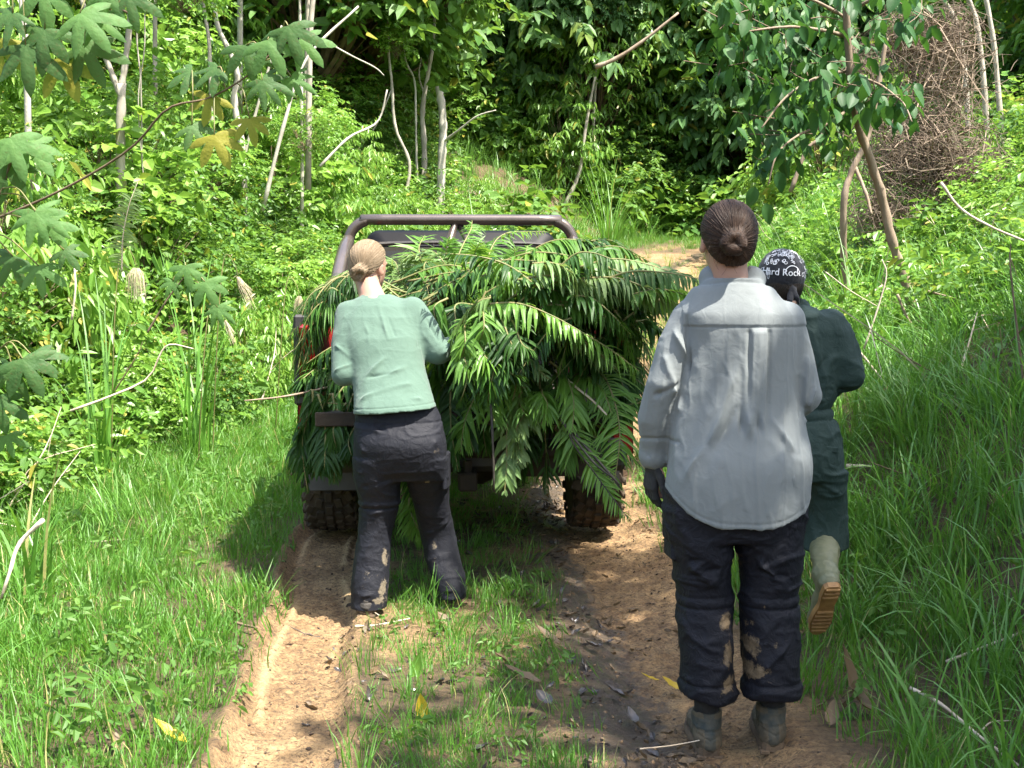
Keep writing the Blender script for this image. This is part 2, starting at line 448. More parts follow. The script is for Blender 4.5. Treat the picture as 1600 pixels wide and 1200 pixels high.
def build_ground():
    def axis(dense, lo, hi, h, far_lo, far_hi, g=1.09):
        a = list(np.arange(lo, hi, h)); s = h; x = a[-1]
        while x < far_hi: s *= g; x += s; a.append(x)
        s = h; x = lo; b = []
        while x > far_lo: s *= g; x -= s; b.append(x)
        return np.array(b[::-1] + a)
    xs = axis(0, -1.5, 1.6, 0.012, -70, 70, 1.05)
    ys = axis(0, 3.0, 8.5, 0.014, -30, 90, 1.03)
    X, Y = np.meshgrid(xs, ys, indexing='ij')
    h, sl_, sr_ = ruts(X, Y); rid = RID
    Z = H0(X, Y) + h
    nx, ny = X.shape
    V = np.stack([X, Y, Z], -1).reshape(-1, 3)
    i = np.arange(nx - 1)[:, None] * ny; j = np.arange(ny - 1)[None]
    F = np.stack([i + j, i + ny + j, i + ny + j + 1, i + j + 1], -1).reshape(-1, 4)
    c = track_cx(Y)
    soil = np.maximum(sl_, sr_) * (1 - 0.75 * sstep(14, 17, Y) * sstep(0.35, 0.6, fbm2(X * 1.2, Y * 1.2, 3, 93)))
    # bare patches on the strip between the ruts and on the far road
    mid = (np.abs(X - c) < 0.75) * sstep(0.52, 0.66, fbm2(X * 2.5, Y * 2.5, 4, 90))
    farroad = 0.9 * sstep(19, 21, Y) * (1 - sstep(0.8, 1.4, np.abs(X - c + 0.1))) * sstep(0.4, 0.6, fbm2(X * 0.9, Y * 0.9, 3, 91)) * (1 - sstep(26, 30, Y))
    soil = np.clip(np.maximum(np.maximum(soil, mid * 0.8), farroad), 0, 1)
    wet = sr_ * sstep(0.25, -0.25, X - c - 0.55)
    me = mesh_np('ground', V, F, [M['ground']], True, {'soil': soil.ravel(), 'wet': wet.ravel(), 'clay': rid.ravel()})
    return link('ground', me, kind='structure')
build_ground()

# ------------------------------------------------------------------ scatter of uncountable stuff
def scatter(name, protos, pts, rot, scl, idx, label, cat):
    """one object: copies of the meshes in protos on the points (ground cover)"""
    pc = bpy.data.collections.new(name + '_sources')
    for k, me in enumerate(protos):
        o = bpy.data.objects.new('%s_source_%02d' % (name, k), me); pc.objects.link(o)
    me = bpy.data.meshes.new(name)
    me.vertices.add(len(pts)); me.vertices.foreach_set('co', np.asarray(pts, np.float32).ravel())
    for nm, ty, a in (('rot', 'FLOAT_VECTOR', rot), ('scl', 'FLOAT', scl), ('pick', 'INT', idx)):
        at = me.attributes.new(nm, ty, 'POINT')
        at.data.foreach_set('vector' if ty == 'FLOAT_VECTOR' else 'value', np.asarray(a).astype(np.int32 if ty == 'INT' else np.float32).ravel())
    o = link(name, me, label=label, cat=cat, kind='stuff')
    g = bpy.data.node_groups.new(name + '_nodes', 'GeometryNodeTree')
    g.interface.new_socket('Geometry', in_out='INPUT', socket_type='NodeSocketGeometry')
    g.interface.new_socket('Geometry', in_out='OUTPUT', socket_type='NodeSocketGeometry')
    N = g.nodes; gi = N.new('NodeGroupInput'); go = N.new('NodeGroupOutput')
    m2p = N.new('GeometryNodeMeshToPoints'); iop = N.new('GeometryNodeInstanceOnPoints')
    ci = N.new('GeometryNodeCollectionInfo'); ci.inputs['Collection'].default_value = pc
    ci.inputs['Separate Children'].default_value = True; ci.inputs['Reset Children'].default_value = True
    def at(nm, dt):
        q = N.new('GeometryNodeInputNamedAttribute'); q.data_type = dt; q.inputs['Name'].default_value = nm; return q.outputs[0]
    L = g.links
    L.new(gi.outputs[0], m2p.inputs[0]); L.new(m2p.outputs[0], iop.inputs['Points'])
    L.new(ci.outputs[0], iop.inputs['Instance']); iop.inputs['Pick Instance'].default_value = True
    L.new(at('pick', 'INT'), iop.inputs['Instance Index'])
    e2r = N.new('FunctionNodeEulerToRotation'); L.new(at('rot', 'FLOAT_VECTOR'), e2r.inputs[0]); L.new(e2r.outputs[0], iop.inputs['Rotation'])
    L.new(at('scl', 'FLOAT'), iop.inputs['Scale'])
    L.new(iop.outputs[0], go.inputs[0])
    md = o.modifiers.new('scatter', 'NODES'); md.node_group = g
    return o

# ------------------------------------------------------------------ leaf shapes
def leaf_hex(w=0.45, fold=0.12, curl=0.12):
    V = np.array([[0, 0, 0], [-w / 2, .30, fold], [-w * .42, .68, fold * .6 - curl * .4], [0, 1, -curl], [w * .42, .68, fold * .6 - curl * .4], [w / 2, .30, fold]])
    return V, np.array([[0, 3, 2, 1], [0, 5, 4, 3]])
def leaf_fine(w=0.55, n=5, fold=0.14, curl=0.25, wave=0.0, heart=0.0):
    """an ovate leaf with a folded midrib; V columns run along +Y, unit length"""
    V = []; F = []
    for i in range(n + 1):
        t = i / n
        hw = w / 2 * (math.sin(math.pi * min(1, t ** 0.75 * 0.97 + 0.03)) ** 0.8) * (1.0 if t < 1 else 0.02)
        if i == 0: hw = w * 0.06
        z = -curl * t * t
        for k, sx in ((0, -1.0), (1, -0.55), (2, 0.0), (3, 0.55), (4, 1.0)):
            y = t - heart * abs(sx) * (1 - t) * 0.5
            V.append([sx * hw, y, z + fold * hw * (abs(sx) - 0.4) * 1.6 + wave * math.sin(t * 15 + sx * 3) * abs(sx)])
    for i in range(n):
        for k in range(4):
            a = i * 5 + k; F.append([a, a + 1, a + 6, a + 5])
    return np.array(V), np.array(F)
def leaf_lobed(lobes=5, depth=0.55, seed=0):
    """palmate leaf: broad pointed lobes joined by webbing, unit size, drooping"""
    rr = random.Random(seed)
    V = [[0, 0, 0]]; F = []
    half = {5: 88, 7: 112, 9: 125}[lobes]
    angs = np.linspace(-half, half, lobes)
    drop = lambda r: -0.42 * r ** 1.8
    def add(x, y, extra=0.0):
        r = math.hypot(x, y); V.append([x, y, drop(r) + extra]); return len(V) - 1
    cells = []
    for k, a in enumerate(angs):
        L = (0.60 + 0.40 * math.cos(math.radians(a) * 0.75)) * rr.uniform(0.85, 1.08); ar = math.radians(a + rr.uniform(-4, 4))
        d = np.array([math.sin(ar), math.cos(ar)]); p = np.array([d[1], -d[0]])
        hw = L * (0.17 if lobes == 5 else 0.125)
        sin_r = 0.36 * L
        ids = []
        for (t, q) in ((0.62, -1.0), (0.84, -0.62), (1.0, 0.0), (0.84, 0.62), (0.62, 1.0)):
            w = d * t * L + p * q * hw * rr.uniform(.85, 1.15); ids.append(add(w[0], w[1], -0.03 * abs(q)))
        m1 = add(*(d * .38 * L), 0.025); m2 = add(*(d * .70 * L), 0.02)
        cells.append((ids, m1, m2))
    sins = []
    for k in range(lobes + 1):
        if k == 0: a = angs[0] - 22; r = 0.16
        elif k == lobes: a = angs[-1] + 22; r = 0.16
        else: a = (angs[k - 1] + angs[k]) / 2; r = 0.33
        a = math.radians(a); sins.append(add(math.sin(a) * r, math.cos(a) * r, -0.015))
    for k, (ids, m1, m2) in enumerate(cells):
        s0, s1 = sins[k], sins[k + 1]
        F += [[0, s0, m1], [s0, ids[0], m1], [ids[0], m2, m1], [ids[0], ids[1], m2], [ids[1], ids[2], m2], [ids[2], ids[3], m2], [ids[3], ids[4], m2], [ids[4], m1, m2], [ids[4], s1, m1], [s1, 0, m1]]
    return np.array(V, float), np.array(F)[:, ::-1]

def stalk_tubes(mb, segs, a=0.5):
    for p, q, r0, r1 in segs:
        mb.tube([p, (np.array(p) + np.array(q)) / 2 + np.array([0, 0, 0.06 * np.linalg.norm(np.array(q) - np.array(p))]), q], [r0, (r0 + r1) / 2, r1], 4, a, cap=False)

def spray_crown(name, mats, size, nclump, ntwig, nleaf, leaf, ll, seed, droop=0.35, shell=0.55, flat=0.25, hang=0.0, base_z=0.0, stems=True, twig_len=0.45, top=0.0):
    """a crown: clumps of twigs with leaves on them, in an uneven volume size=(rx,ry,rz), centre at base_z+rz"""
    r = np.random.default_rng(seed)
    c0 = np.array([0, 0, base_z + size[2]])
    d = r.normal(size=(nclump * 3, 3)); d /= np.linalg.norm(d, axis=1)[:, None]
    d = d[d[:, 2] > -0.75][:nclump]
    rad = shell + (1 - shell) * r.random(len(d)) ** 0.5
    lump = 0.72 + 0.5 * vn3(d[:, 0] * 2.3 + 9, d[:, 1] * 2.3 + 4, d[:, 2] * 2.3 + 7, seed)
    cl = c0 + d * np.array(size) * (rad * lump)[:, None]
    out = d * np.array([1, 1, 0.45]) + r.normal(size=d.shape) * 0.25
    out /= np.linalg.norm(out, axis=1)[:, None]
    # twigs
    tw0 = np.repeat(cl, ntwig, 0) + r.normal(size=(len(cl) * ntwig, 3)) * twig_len * 0.28
    td = np.repeat(out, ntwig, 0) + r.normal(size=tw0.shape) * 0.55
    td[:, 2] = td[:, 2] * 0.6 + flat - droop
    td /= np.linalg.norm(td, axis=1)[:, None]
    tl = twig_len * r.uniform(0.6, 1.25, len(tw0))
    n = len(tw0)
    t = (np.arange(nleaf) + 0.7) / nleaf
    tt = np.tile(t, n); who = np.repeat(np.arange(n), nleaf)
    sag = np.zeros((n * nleaf, 3)); sag[:, 2] = -droop * 0.5 * (tt ** 2) * tl[who]
    pos = tw0[who] + td[who] * (tl[who] * tt)[:, None] + sag
    side = np.cross(td, np.array([0, 0, 1.0])); side /= np.linalg.norm(side, axis=1)[:, None] + 1e-9
    sg = np.where(np.tile(np.arange(nleaf), n) % 2 == 0, 1.0, -1.0)
    ld = side[who] * sg[:, None] * 0.9 + td[who] * 0.55 + r.normal(size=pos.shape) * 0.28
    ld[:, 2] -= hang + 0.25
    up = np.tile(np.array([0, 0, 1.0]), (len(pos), 1)) + r.normal(size=pos.shape) * 0.35
    R = frames(ld, up, r.normal(size=len(pos)) * 0.35)
    sc = ll * r.uniform(0.6, 1.2, len(pos))
    tint = np.clip(0.5 + 0.22 * r.normal(size=len(pos)) + 0.16 * np.repeat(np.repeat(r.normal(size=len(cl)), ntwig), nleaf)[:len(pos)], 0.01, 0.99)
    V, F, T = stamp(leaf[0], leaf[1], R * sc[:, None, None], pos, tint)
    mb = MB(); mb.add(V, F, T)
    nleaf_faces = len(F)
    mi = [0] * nleaf_faces
    if stems:
        seg = MB()
        for k in range(0, len(cl), 2):
            q = cl[k]; p0 = np.array([q[0] * 0.12, q[1] * 0.12, base_z + 0.05 + (q[2] - base_z) * 0.15]); 
            mid = (p0 + q) / 2 + r.normal(size=3) * 0.06 * size[0] + np.array([-q[0], -q[1], 0]) * 0.12
            seg.tube(spline([p0, mid, q], 5), [q * min(1, size[0] * .9) for q in (0.010, 0.009, 0.008, 0.006, 0.004)] if size[2] < 1.4 else [0.03, 0.024, 0.018, 0.012, 0.006], 3, 0.5, cap=False)
        V2 = np.concatenate(seg.V); F2 = np.concatenate(seg.F4)
        mb.add(V2, F2, 0.5); mi += [1] * len(F2)
    V = np.concatenate(mb.V); F = np.concatenate(mb.F4)
    return mesh_np(name, V, F, mats, False, {'tint': np.concatenate(mb.a)}, mi)

LH = leaf_hex(0.5, 0.12, 0.15); LN = leaf_hex(0.30, 0.07, 0.22); LW = leaf_hex(0.72, 0.12, 0.12)

def grass_tuft(name, mat, n, h, w, spread, arch, seed, seg=4, lo=0.5):
    """a tuft of n arching blades"""
    r = np.random.default_rng(seed)
    mb = MB(); 
    for k in range(n):
        a = r.uniform(0, 2 * math.pi); q = spread * math.sqrt(r.random())
        b = np.array([q * math.cos(a), q * math.sin(a), -0.015])
        L = h * r.uniform(lo, 1.15); a2 = a + r.normal() * 0.8; dr = np.array([math.cos(a2), math.sin(a2), 0])
        bend = arch * r.uniform(0.35, 1.2)
        sd = np.array([-dr[1], dr[0], 0]); t = np.linspace(0, 1, seg + 1)
        ph = bend * t
        step = np.stack([np.sin(ph)[:, None] * dr + np.cos(ph)[:, None] * np.array([0, 0, 1])], 0)[0] * (L / seg)
        c = b + np.concatenate([[[0, 0, 0]], np.cumsum(step[:-1], 0)])
        ww = w * r.uniform(0.6, 1.2) * np.array([0.7] + [1.0 - 0.85 * (x / seg) ** 2 for x in range(1, seg)] + [0.06])
        V = np.stack([c - sd * ww[:, None] / 2, c + sd * ww[:, None] / 2], 1).reshape(-1, 3)
        i = np.arange(seg) * 2
        mb.add(V, np.stack([i, i + 1, i + 3, i + 2], -1), float(r.random()))
    return mb.mesh(name, [mat])

def fern_plant(name, mat, n, L, seed, leaflets=22, lw=0.12):
    r = np.random.default_rng(seed); mb = MB()
    for k in range(n):
        a = r.uniform(0, 2 * math.pi); dr = np.array([math.cos(a), math.sin(a), 0]); LL = L * r.uniform(0.6, 1.1)
        el = r.uniform(0.5, 1.1)
        p = [np.zeros(3), dr * LL * 0.35 * math.cos(el) + np.array([0, 0, LL * 0.45 * math.sin(el) + .1]), dr * LL * 0.7 + np.array([0, 0, LL * 0.5 * math.sin(el)]), dr * LL * 1.0 + np.array([0, 0, LL * 0.25 * math.sin(el)])]
        c = spline(p, leaflets + 2); t = np.gradient(c, axis=0)
        sd = np.array([-dr[1], dr[0], 0.0])
        tt = np.linspace(0, 1, leaflets + 2)[2:]
        wl = LL * lw * 2.2 * np.sin(np.pi * np.clip(tt * 0.85 + 0.15, 0, 1)) ** 0.7 + 0.01
        for s in (-1, 1):
            D = sd * s + 0.35 * t[2:] / np.linalg.norm(t[2:], axis=1)[:, None] + np.array([0, 0, -0.2])
            R = frames(D, np.tile([0, 0, 1.0], (len(tt), 1))) * wl[:, None, None]
            V, F, T = stamp(LN[0] * np.array([0.9, 1, 1]), LN[1], R, c[2:], np.full(len(tt), r.random()))
            mb.add(V, F, T)
        V, F, _ = tube(c[::4], 0.004, 3); mb.add(V, F, 0.3)
    return mb.mesh(name, [mat])

# ------------------------------------------------------------------ ground cover (uncountable)
def in_view(x, y, z, pad=60):
    dy = y * CP - (z - CAMZ) * SP; dz = (z - CAMZ) * CP + y * SP
    px = 800 + 1900 * x / dy; py = 600 - 1900 * dz / dy
    return (y > 1) & (px > -pad) & (px < 1600 + pad) & (py > -900) & (py < 1200 + pad)
def cover_points(x0, x1, y0, y1, dens, seed, densfn=None, pad=60):
    pad = max(pad, 480)   # a wide margin, so the ground stays covered from a step aside
    r = np.random.default_rng(seed); n = int((x1 - x0) * (y1 - y0) * dens)
    x = r.uniform(x0, x1, n); y = r.uniform(y0, y1, n)
    z = HT(x, y)
    k = in_view(x, y, z, pad)
    if densfn is not None: k &= r.random(n) < densfn(x, y)
    return np.stack([x, y, z], -1)[k]
def rnd_rot(n, tilt, r): return np.stack([r.normal(size=n) * tilt, r.normal(size=n) * tilt, r.uniform(0, 6.283, n)], -1)

def dens_base(x, y):
    h, a, b = ruts(x, y); c = track_cx(y)
    d = 1 - np.maximum(sstep(0.02, 0.35, a), sstep(0.1, 0.75, b))
    mid = (np.abs(x - c) < 0.62)
    d = np.where(mid, d * (0.55 + 0.6 * sstep(0.32, 0.58, fbm2(x * 2.3, y * 1.5, 3, 92))), d)
    u = (y < 10) & (y > 5.9) & (np.abs(x - c) < 0.9)
    d = np.where(u, d * 0.45, d)
    far = (y > 13) & (np.abs(x - c) < 1.3)
    d = np.where(far, 0.2 + 0.8 * sstep(.4, .6, fbm2(x * .9, y * .9, 3, 94)), d)
    d = np.where((y > 20) & (y < 25) & (np.abs(x - c) < 1.0), 0.12, d)
    return d
SHORT = [grass_tuft('short_grass_%d' % k, M['grass'], 22, 0.085, 0.0042, 0.075, 1.3, 100 + k, 3) for k in range(4)]
MIDG = [grass_tuft('mid_grass_%d' % k, M['grass'], 16, 0.20, 0.0050, 0.07, 1.25, 120 + k, 4) for k in range(4)]
LONG = [grass_tuft('long_grass_%d' % k, M['grass_dark'], 13, 0.46, 0.0085, 0.07, 1.9, 140 + k, 6) for k in range(5)]
TALL = [grass_tuft('reed_grass_%d' % k, M['grass_dark'], 12, 1.0, 0.014, 0.10, 1.7, 160 + k, 7) for k in range(3)]
HERB = []
for k in range(4):
    HERB.append(spray_crown('herb_%d' % k, [M['leaf_mid'], M['twig']], (0.10, 0.10, 0.08), 6, 1, 5, leaf_hex(0.5, 0.1, 0.2), 0.055, 200 + k, twig_len=0.10, stems=True))
UNDER = []
for k, (mt, lf, l_) in enumerate([('leaf_lime', LH, 0.085), ('leaf_mid', LH, 0.075), ('leaf_lime', LN, 0.12), ('leaf_mid', LW, 0.10)]):
    UNDER.append(spray_crown('underbrush_%d' % k, [M[mt], M['twig']], (0.32, 0.32, 0.22), 16, 2, 7, lf, l_, 220 + k, twig_len=0.24, shell=0.3))

r_ = np.random.default_rng(5)
def put_cover(name, protos, pts, s0, s1, tilt, label, cat, sink=0.0, sfn=None):
    n = len(pts); pts = pts.copy(); pts[:, 2] -= sink
    s = r_.uniform(s0, s1, n)
    if sfn is not None: s *= sfn(pts[:, 0], pts[:, 1])
    return scatter(name, protos, pts, rnd_rot(n, tilt, r_), s, r_.integers(0, len(protos), n), label, cat)

cxf = track_cx
# left verge: turf near the rut growing longer towards the bank
fL = lambda x, y: dens_base(x, y) * (x < cxf(y) - 0.6)
ptsL = cover_points(-4.6, 0, 2.2, 13, 165, 1, lambda x, y: fL(x, y) * np.clip(1.25 - y * 0.03, 0.4, 1))
put_cover('verge_turf', SHORT, ptsL, 0.7, 1.5, 0.2, 'short bright green turf covering the verge left of the rut', 'grass',
          sfn=lambda x, y: 0.75 + 0.7 * sstep(0.35, 0.7, fbm2(x * 1.5, y * 1.5, 3, 70)))
ptsL2 = cover_points(-6.2, 0, 2.2, 14, 70, 2, lambda x, y: fL(x, y) * (0.12 + 0.88 * sstep(-0.9, -1.9, x - cxf(y) + 0.7 * (fbm2(x * 1.2, y * 1.2, 3, 71) - 0.5))))
put_cover('verge_grass', MIDG, ptsL2, 0.7, 1.45, 0.22, 'ankle-high grass over the verge left of the track', 'grass')
ptsL3 = cover_points(-7, 0, 2.2, 14, 16, 3, lambda x, y: fL(x, y) * sstep(-1.5, -2.3, x - cxf(y) + 1.1 * (fbm2(x * 1.0, y * 1.0, 3, 72) - 0.5)) * (0.35 + 0.65 * (y < 9)))
put_cover('verge_long_grass', LONG, ptsL3, 0.5, 1.05, 0.2, 'long dark grass in front of the left bank shrubs', 'grass')
# strip between the ruts
ptsM = cover_points(-1.2, 1.2, 2.2, 9, 240, 4, lambda x, y: dens_base(x, y) * (np.abs(x - cxf(y)) < 0.62))
put_cover('middle_turf', SHORT + SHORT + MIDG[:2], ptsM, 0.55, 1.15, 0.3, 'patchy green grass on the strip between the two ruts', 'grass')
# right verge and bank
fR = lambda x, y: dens_base(x, y) * (x > cxf(y) + 0.6)
ptsR = cover_points(0, 6, 2.2, 13, 150, 6, lambda x, y: fR(x, y) * (0.25 + 0.75 * sstep(0.9, 1.4, x - cxf(y))) * (x - cxf(y) < 2.4))
put_cover('right_turf', SHORT + MIDG[:2], ptsR, 0.8, 1.5, 0.25, 'fine grass at the foot of the right bank', 'grass')
ptsR2 = cover_points(0, 12, 2.2, 20, 60, 7, lambda x, y: fR(x, y) * sstep(1.15, 1.9, x - cxf(y) + 0.5 * (fbm2(x * 1.3, y * 1.3, 3, 73) - 0.5)))
put_cover('bank_long_grass', LONG, ptsR2, 0.65, 1.3, 0.25, 'long arching grass covering the right bank', 'grass')
ptsR3 = cover_points(1, 12, 3.6, 18, 4.5, 17, lambda x, y: sstep(1.6, 2.3, x - cxf(y)))
put_cover('bank_tall_grass', TALL, ptsR3, 0.45, 0.85, 0.25, 'tall arching grass blades standing above the right bank grass', 'grass')
# road and clearing beyond the truck
ptsF = cover_points(-4, 9, 9, 30, 60, 8, lambda x, y: dens_base(x, y) * (np.abs(x - cxf(y)) < 3.2))
put_cover('clearing_grass', SHORT + MIDG, ptsF, 0.8, 1.5, 0.25, 'sunlit yellow-green grass along the track beyond the truck', 'grass')
ptsFs = cover_points(-5, 12, 14, 30, 10, 9, lambda x, y: (np.abs(x - cxf(y)) > 1.9) * 1.0)
put_cover('bank_reed_grass', TALL, ptsFs, 0.5, 1.0, 0.2, 'tall reedy grass on the banks beyond the truck', 'grass')
# herbs
ptsH = cover_points(-6, 7, 3.0, 12, 9, 10, lambda x, y: dens_base(x, y) * 0.8)
put_cover('small_herbs', HERB, ptsH, 0.6, 1.3, 0.2, 'small leafy weeds among the grass', 'weeds', sfn=lambda x, y: np.where(np.abs(x - cxf(y)) < .7, .5, .85))
# undergrowth on both banks
ptsU = cover_points(-20, -1.5, 2.5, 32, 8.5, 12, lambda x, y: sstep(2.75, 3.3, cxf(y) - x) * 1.0, pad=120)
put_cover('left_undergrowth', UNDER, ptsU, 0.7, 1.5, 0.3, 'dense low leafy undergrowth on the left bank', 'undergrowth')
ptsU2 = cover_points(1.5, 26, 2.5, 34, 7, 13, lambda x, y: sstep(2.2, 3.6, x - cxf(y)) * np.where((y < 11) & (x - cxf(y) < 4), 0.35, 0.85), pad=120)
put_cover('right_undergrowth', UNDER, ptsU2, 0.6, 1.3, 0.3, 'low leafy undergrowth up the right bank', 'undergrowth')
ptsU3 = cover_points(-22, 30, 29, 50, 5.5, 14, None, pad=200)
put_cover('hill_undergrowth', UNDER[:2] + UNDER[3:], ptsU3, 1.6, 3.0, 0.3, 'dense foliage on the hillside behind the clearing', 'undergrowth')
TWG = []
for k in range(3):
    rr = np.random.default_rng(330 + k); mb = MB()
    for i in range(5):
        p0 = rr.normal(size=3) * np.array([.2, .2, .05]); d = rr.normal(size=3) * np.array([1, 1, .7]) + np.array([0, 0, .5]); d /= np.linalg.norm(d); L = rr.uniform(.3, .9)
        pts = [p0, p0 + d * L * .5 + rr.normal(size=3) * .05, p0 + d * L + rr.normal(size=3) * .1]; mb.tube(spline(pts, 7), np.linspace(.006, .002, 7), 4, cap=False)
        q = spline(pts, 7)[4]; mb.tube([q, q + rr.normal(size=3) * .12], [.003, .001], 3, cap=False)
    TWG.append(mb.mesh('dead_twigs_%d' % k, [M['dry' if k else 'twig']]))
ptsW = cover_points(-14, 9, 4, 24, 1.3, 18, lambda x, y: (np.abs(x - cxf(y)) > 2.4) * 1.0)
put_cover('dead_twigs', TWG, ptsW, .6, 1.3, .6, 'thin dead twigs and stems strewn through the undergrowth of both banks', 'dead twigs')
# leaf litter
LIT = []
for k in range(3):
    V, F = leaf_fine(0.5, 4, 0.5, -0.25, 0.05)
    LIT.append(mesh_np('litter_leaf_%d' % k, V, F, [M['litter'] if k else M['litter_dark']], False, {'tint': np.full(len(V), 0.2 + 0.3 * k)}))
def lit_d(x, y):
    c = cxf(y); a = np.exp(-((x - c - 0.38) / 0.30) ** 2); b = 0.25 * (np.abs(x - c) < 0.6); e = 0.22 * np.exp(-((x - c - 1.15) / 0.3) ** 2)
    return np.clip((a + b + e) * (0.25 + 0.75 * sstep(0.4, 0.6, fbm2(x * 2, y * 2, 3, 95))), 0, 1)
ptsT = cover_points(-1.2, 2.2, 3.0, 9, 420, 15, lit_d); ptsT[:, 2] += 0.006
n = len(ptsT)
scatter('leaf_litter', LIT, ptsT, rnd_rot(n, 0.35, r_), 0.018 + 0.045 * r_.random(n) ** 1.6, np.where(ptsT[:, 0] - cxf(ptsT[:, 1]) < 0.55, (r_.random(n) > 0.6) * 1, 1 + (r_.random(n) > 0.5)), 'brown and black dead leaves strewn over the muddy right rut', 'leaf litter')
# clods and crumbs of churned mud
M['clod'] = plain_mat('mud_clod', (0.10, 0.06, 0.032), (0.27, 0.175, 0.09), 3, 0.9, 0)
M['clod_dark'] = plain_mat('mud_clod_dark', (0.03, 0.02, 0.013), (0.08, 0.05, 0.03), 3, 0.9, 0)
CL = []
for k in range(3):
    rr = np.random.default_rng(300 + k)
    V, F, T = bevbox((1, 1, 0.7), 0.3); V = V * rr.uniform(0.6, 1.3, V.shape)
    CL.append(mesh_np('clod_%d' % k, V, [F, T], [M['clod_dark' if k == 0 else 'clod']], True, {'tint': np.ones(len(V))}))
def clod_d(x, y):
    h, a, b = ruts(x, y); return 0.35 * a + 0.35 * b
ptsC = cover_points(-1.6, 1.4, 3.0, 8, 1900, 16, clod_d)
n = len(ptsC)
scatter('mud_crumbs', CL, ptsC, rnd_rot(n, 1.0, r_), 0.003 + 0.013 * r_.random(n) ** 3, r_.integers(0, 3, n), 'crumbs of churned orange mud lying in the wheel ruts', 'mud')

# ------------------------------------------------------------------ shrubs and trees: each its own thing, meshes shared by alike ones
def crown_set(nm, mat, leaf, ll, n, size, ncl, nt, nl, seed, **kw):
    return [spray_crown('%s_%d' % (nm, k), [M[mat], M['twig']], size, ncl, nt, nl, leaf, ll, seed + k, **kw) for k in range(n)]
SH_LIME = crown_set('lime_shrub', 'leaf_lime', LH, 0.10, 3, (0.75, 0.75, 0.70), 90, 3, 9, 400, twig_len=0.36, shell=0.5)
SH_MID = crown_set('green_shrub', 'leaf_mid', LH, 0.085, 3, (0.75, 0.75, 0.70), 100, 3, 9, 410, twig_len=0.34, shell=0.5)
SH_HANG = crown_set('hanging_shrub', 'leaf_lime', LN, 0.16, 2, (0.75, 0.75, 0.85), 80, 3, 8, 420, twig_len=0.42, hang=0.9, shell=0.45)
SH_WIDE = crown_set('wide_shrub', 'leaf_lime', LW, 0.15, 2, (0.75, 0.75, 0.75), 60, 2, 7, 430, twig_len=0.42, shell=0.45)
SH_BIG = crown_set('large_leaf_shrub', 'leaf_mid', LW, 0.24, 2, (0.75, 0.75, 0.8), 34, 2, 6, 435, twig_len=0.5, shell=0.4)
SH_DRY = crown_set('dry_shrub', 'litter', LN, 0.12, 1, (0.6, 0.6, 0.6), 34, 2, 7, 438, twig_len=0.4, hang=0.6, shell=0.4)
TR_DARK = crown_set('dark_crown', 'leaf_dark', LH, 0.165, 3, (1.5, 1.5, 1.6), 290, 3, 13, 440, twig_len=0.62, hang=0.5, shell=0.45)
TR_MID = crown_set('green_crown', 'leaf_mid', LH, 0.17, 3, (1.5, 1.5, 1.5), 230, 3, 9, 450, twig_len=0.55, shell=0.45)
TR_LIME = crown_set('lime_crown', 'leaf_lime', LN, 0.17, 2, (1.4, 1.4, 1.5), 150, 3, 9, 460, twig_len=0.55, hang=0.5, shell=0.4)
FERNP = [fern_plant('fern_plant_%d' % k, M['fern_lime'], 13, 0.9, 470 + k) for k in range(2)]
REED = [grass_tuft('grass_clump_%d' % k, M['grass'], 60, 1.5, 0.018, 0.22, 1.8, 480 + k, 8) for k in range(2)]

def put_shrub(kind, meshes, x, y, s, sz, label, cat, group, dz=0.0):
    k = random.randrange(len(meshes))
    o = link(kind, meshes[k], label=label, cat=cat, group=group)
    o.location = (x, y, Hs(x, y) - 0.08 + dz); o.rotation_euler.z = random.uniform(0, 6.28)
    o.scale = (s, s, s * sz)
    return o
TRUNKS = []
for k in range(4):
    rr = random.Random(500 + k)
    pts = [(0, 0, -1.6)]
    for j in range(1, 6): pts.append((pts[-1][0] + rr.uniform(-.11, .11), pts[-1][1] + rr.uniform(-.11, .11), j * 0.75))
    mb = MB(); c = spline(pts, 16); mb.tube(c, np.linspace(0.06, 0.028, 16), 8, 0.5)
    for j in range(3):
        b = c[9 + 2 * j]; a = rr.uniform(0, 6.28); e = b + np.array([math.cos(a) * .7, math.sin(a) * .7, .7]); mb.tube(spline([b, (b + e) / 2 + np.array([0, 0, .05]), e], 6), np.linspace(.022, .008, 6), 5, .5)
    TRUNKS.append(mb)
TRUNK_ME = {(k, m): TRUNKS[k].mesh('trunk_mesh', [M[m]], True) for k in range(4) for m in ('bark', 'bark_pale', 'bark_grey')}
def put_tree(crowns, x, y, h, s, sz, label, group, bark='bark_grey', cat='tree', name='forest_tree'):
    """trunk and crown; the crown's centre hangs at about 0.7 h"""
    z = Hs(x, y)
    e = empty(name, (x, y, z), label, cat, group, random.uniform(0, 6.28))
    t = link('trunk', TRUNK_ME[(random.randrange(4), bark)], e); t.scale = (h / 5.6, h / 5.6, h / 5.0)
    c = link('crown', random.choice(crowns), e); c.scale = (s, s, s * sz); c.location = (0, 0, max(0.0, h - 3.0 * s * sz) * 0.8)
    c.rotation_euler.z = random.uniform(0, 6.28)
    return e
random.seed(21)
def px_of(x, y, z):
    dy = y * CP - (z - CAMZ) * SP; dz = (z - CAMZ) * CP + y * SP
    return 800 + 1900 * x / dy, 600 - 1900 * dz / dy
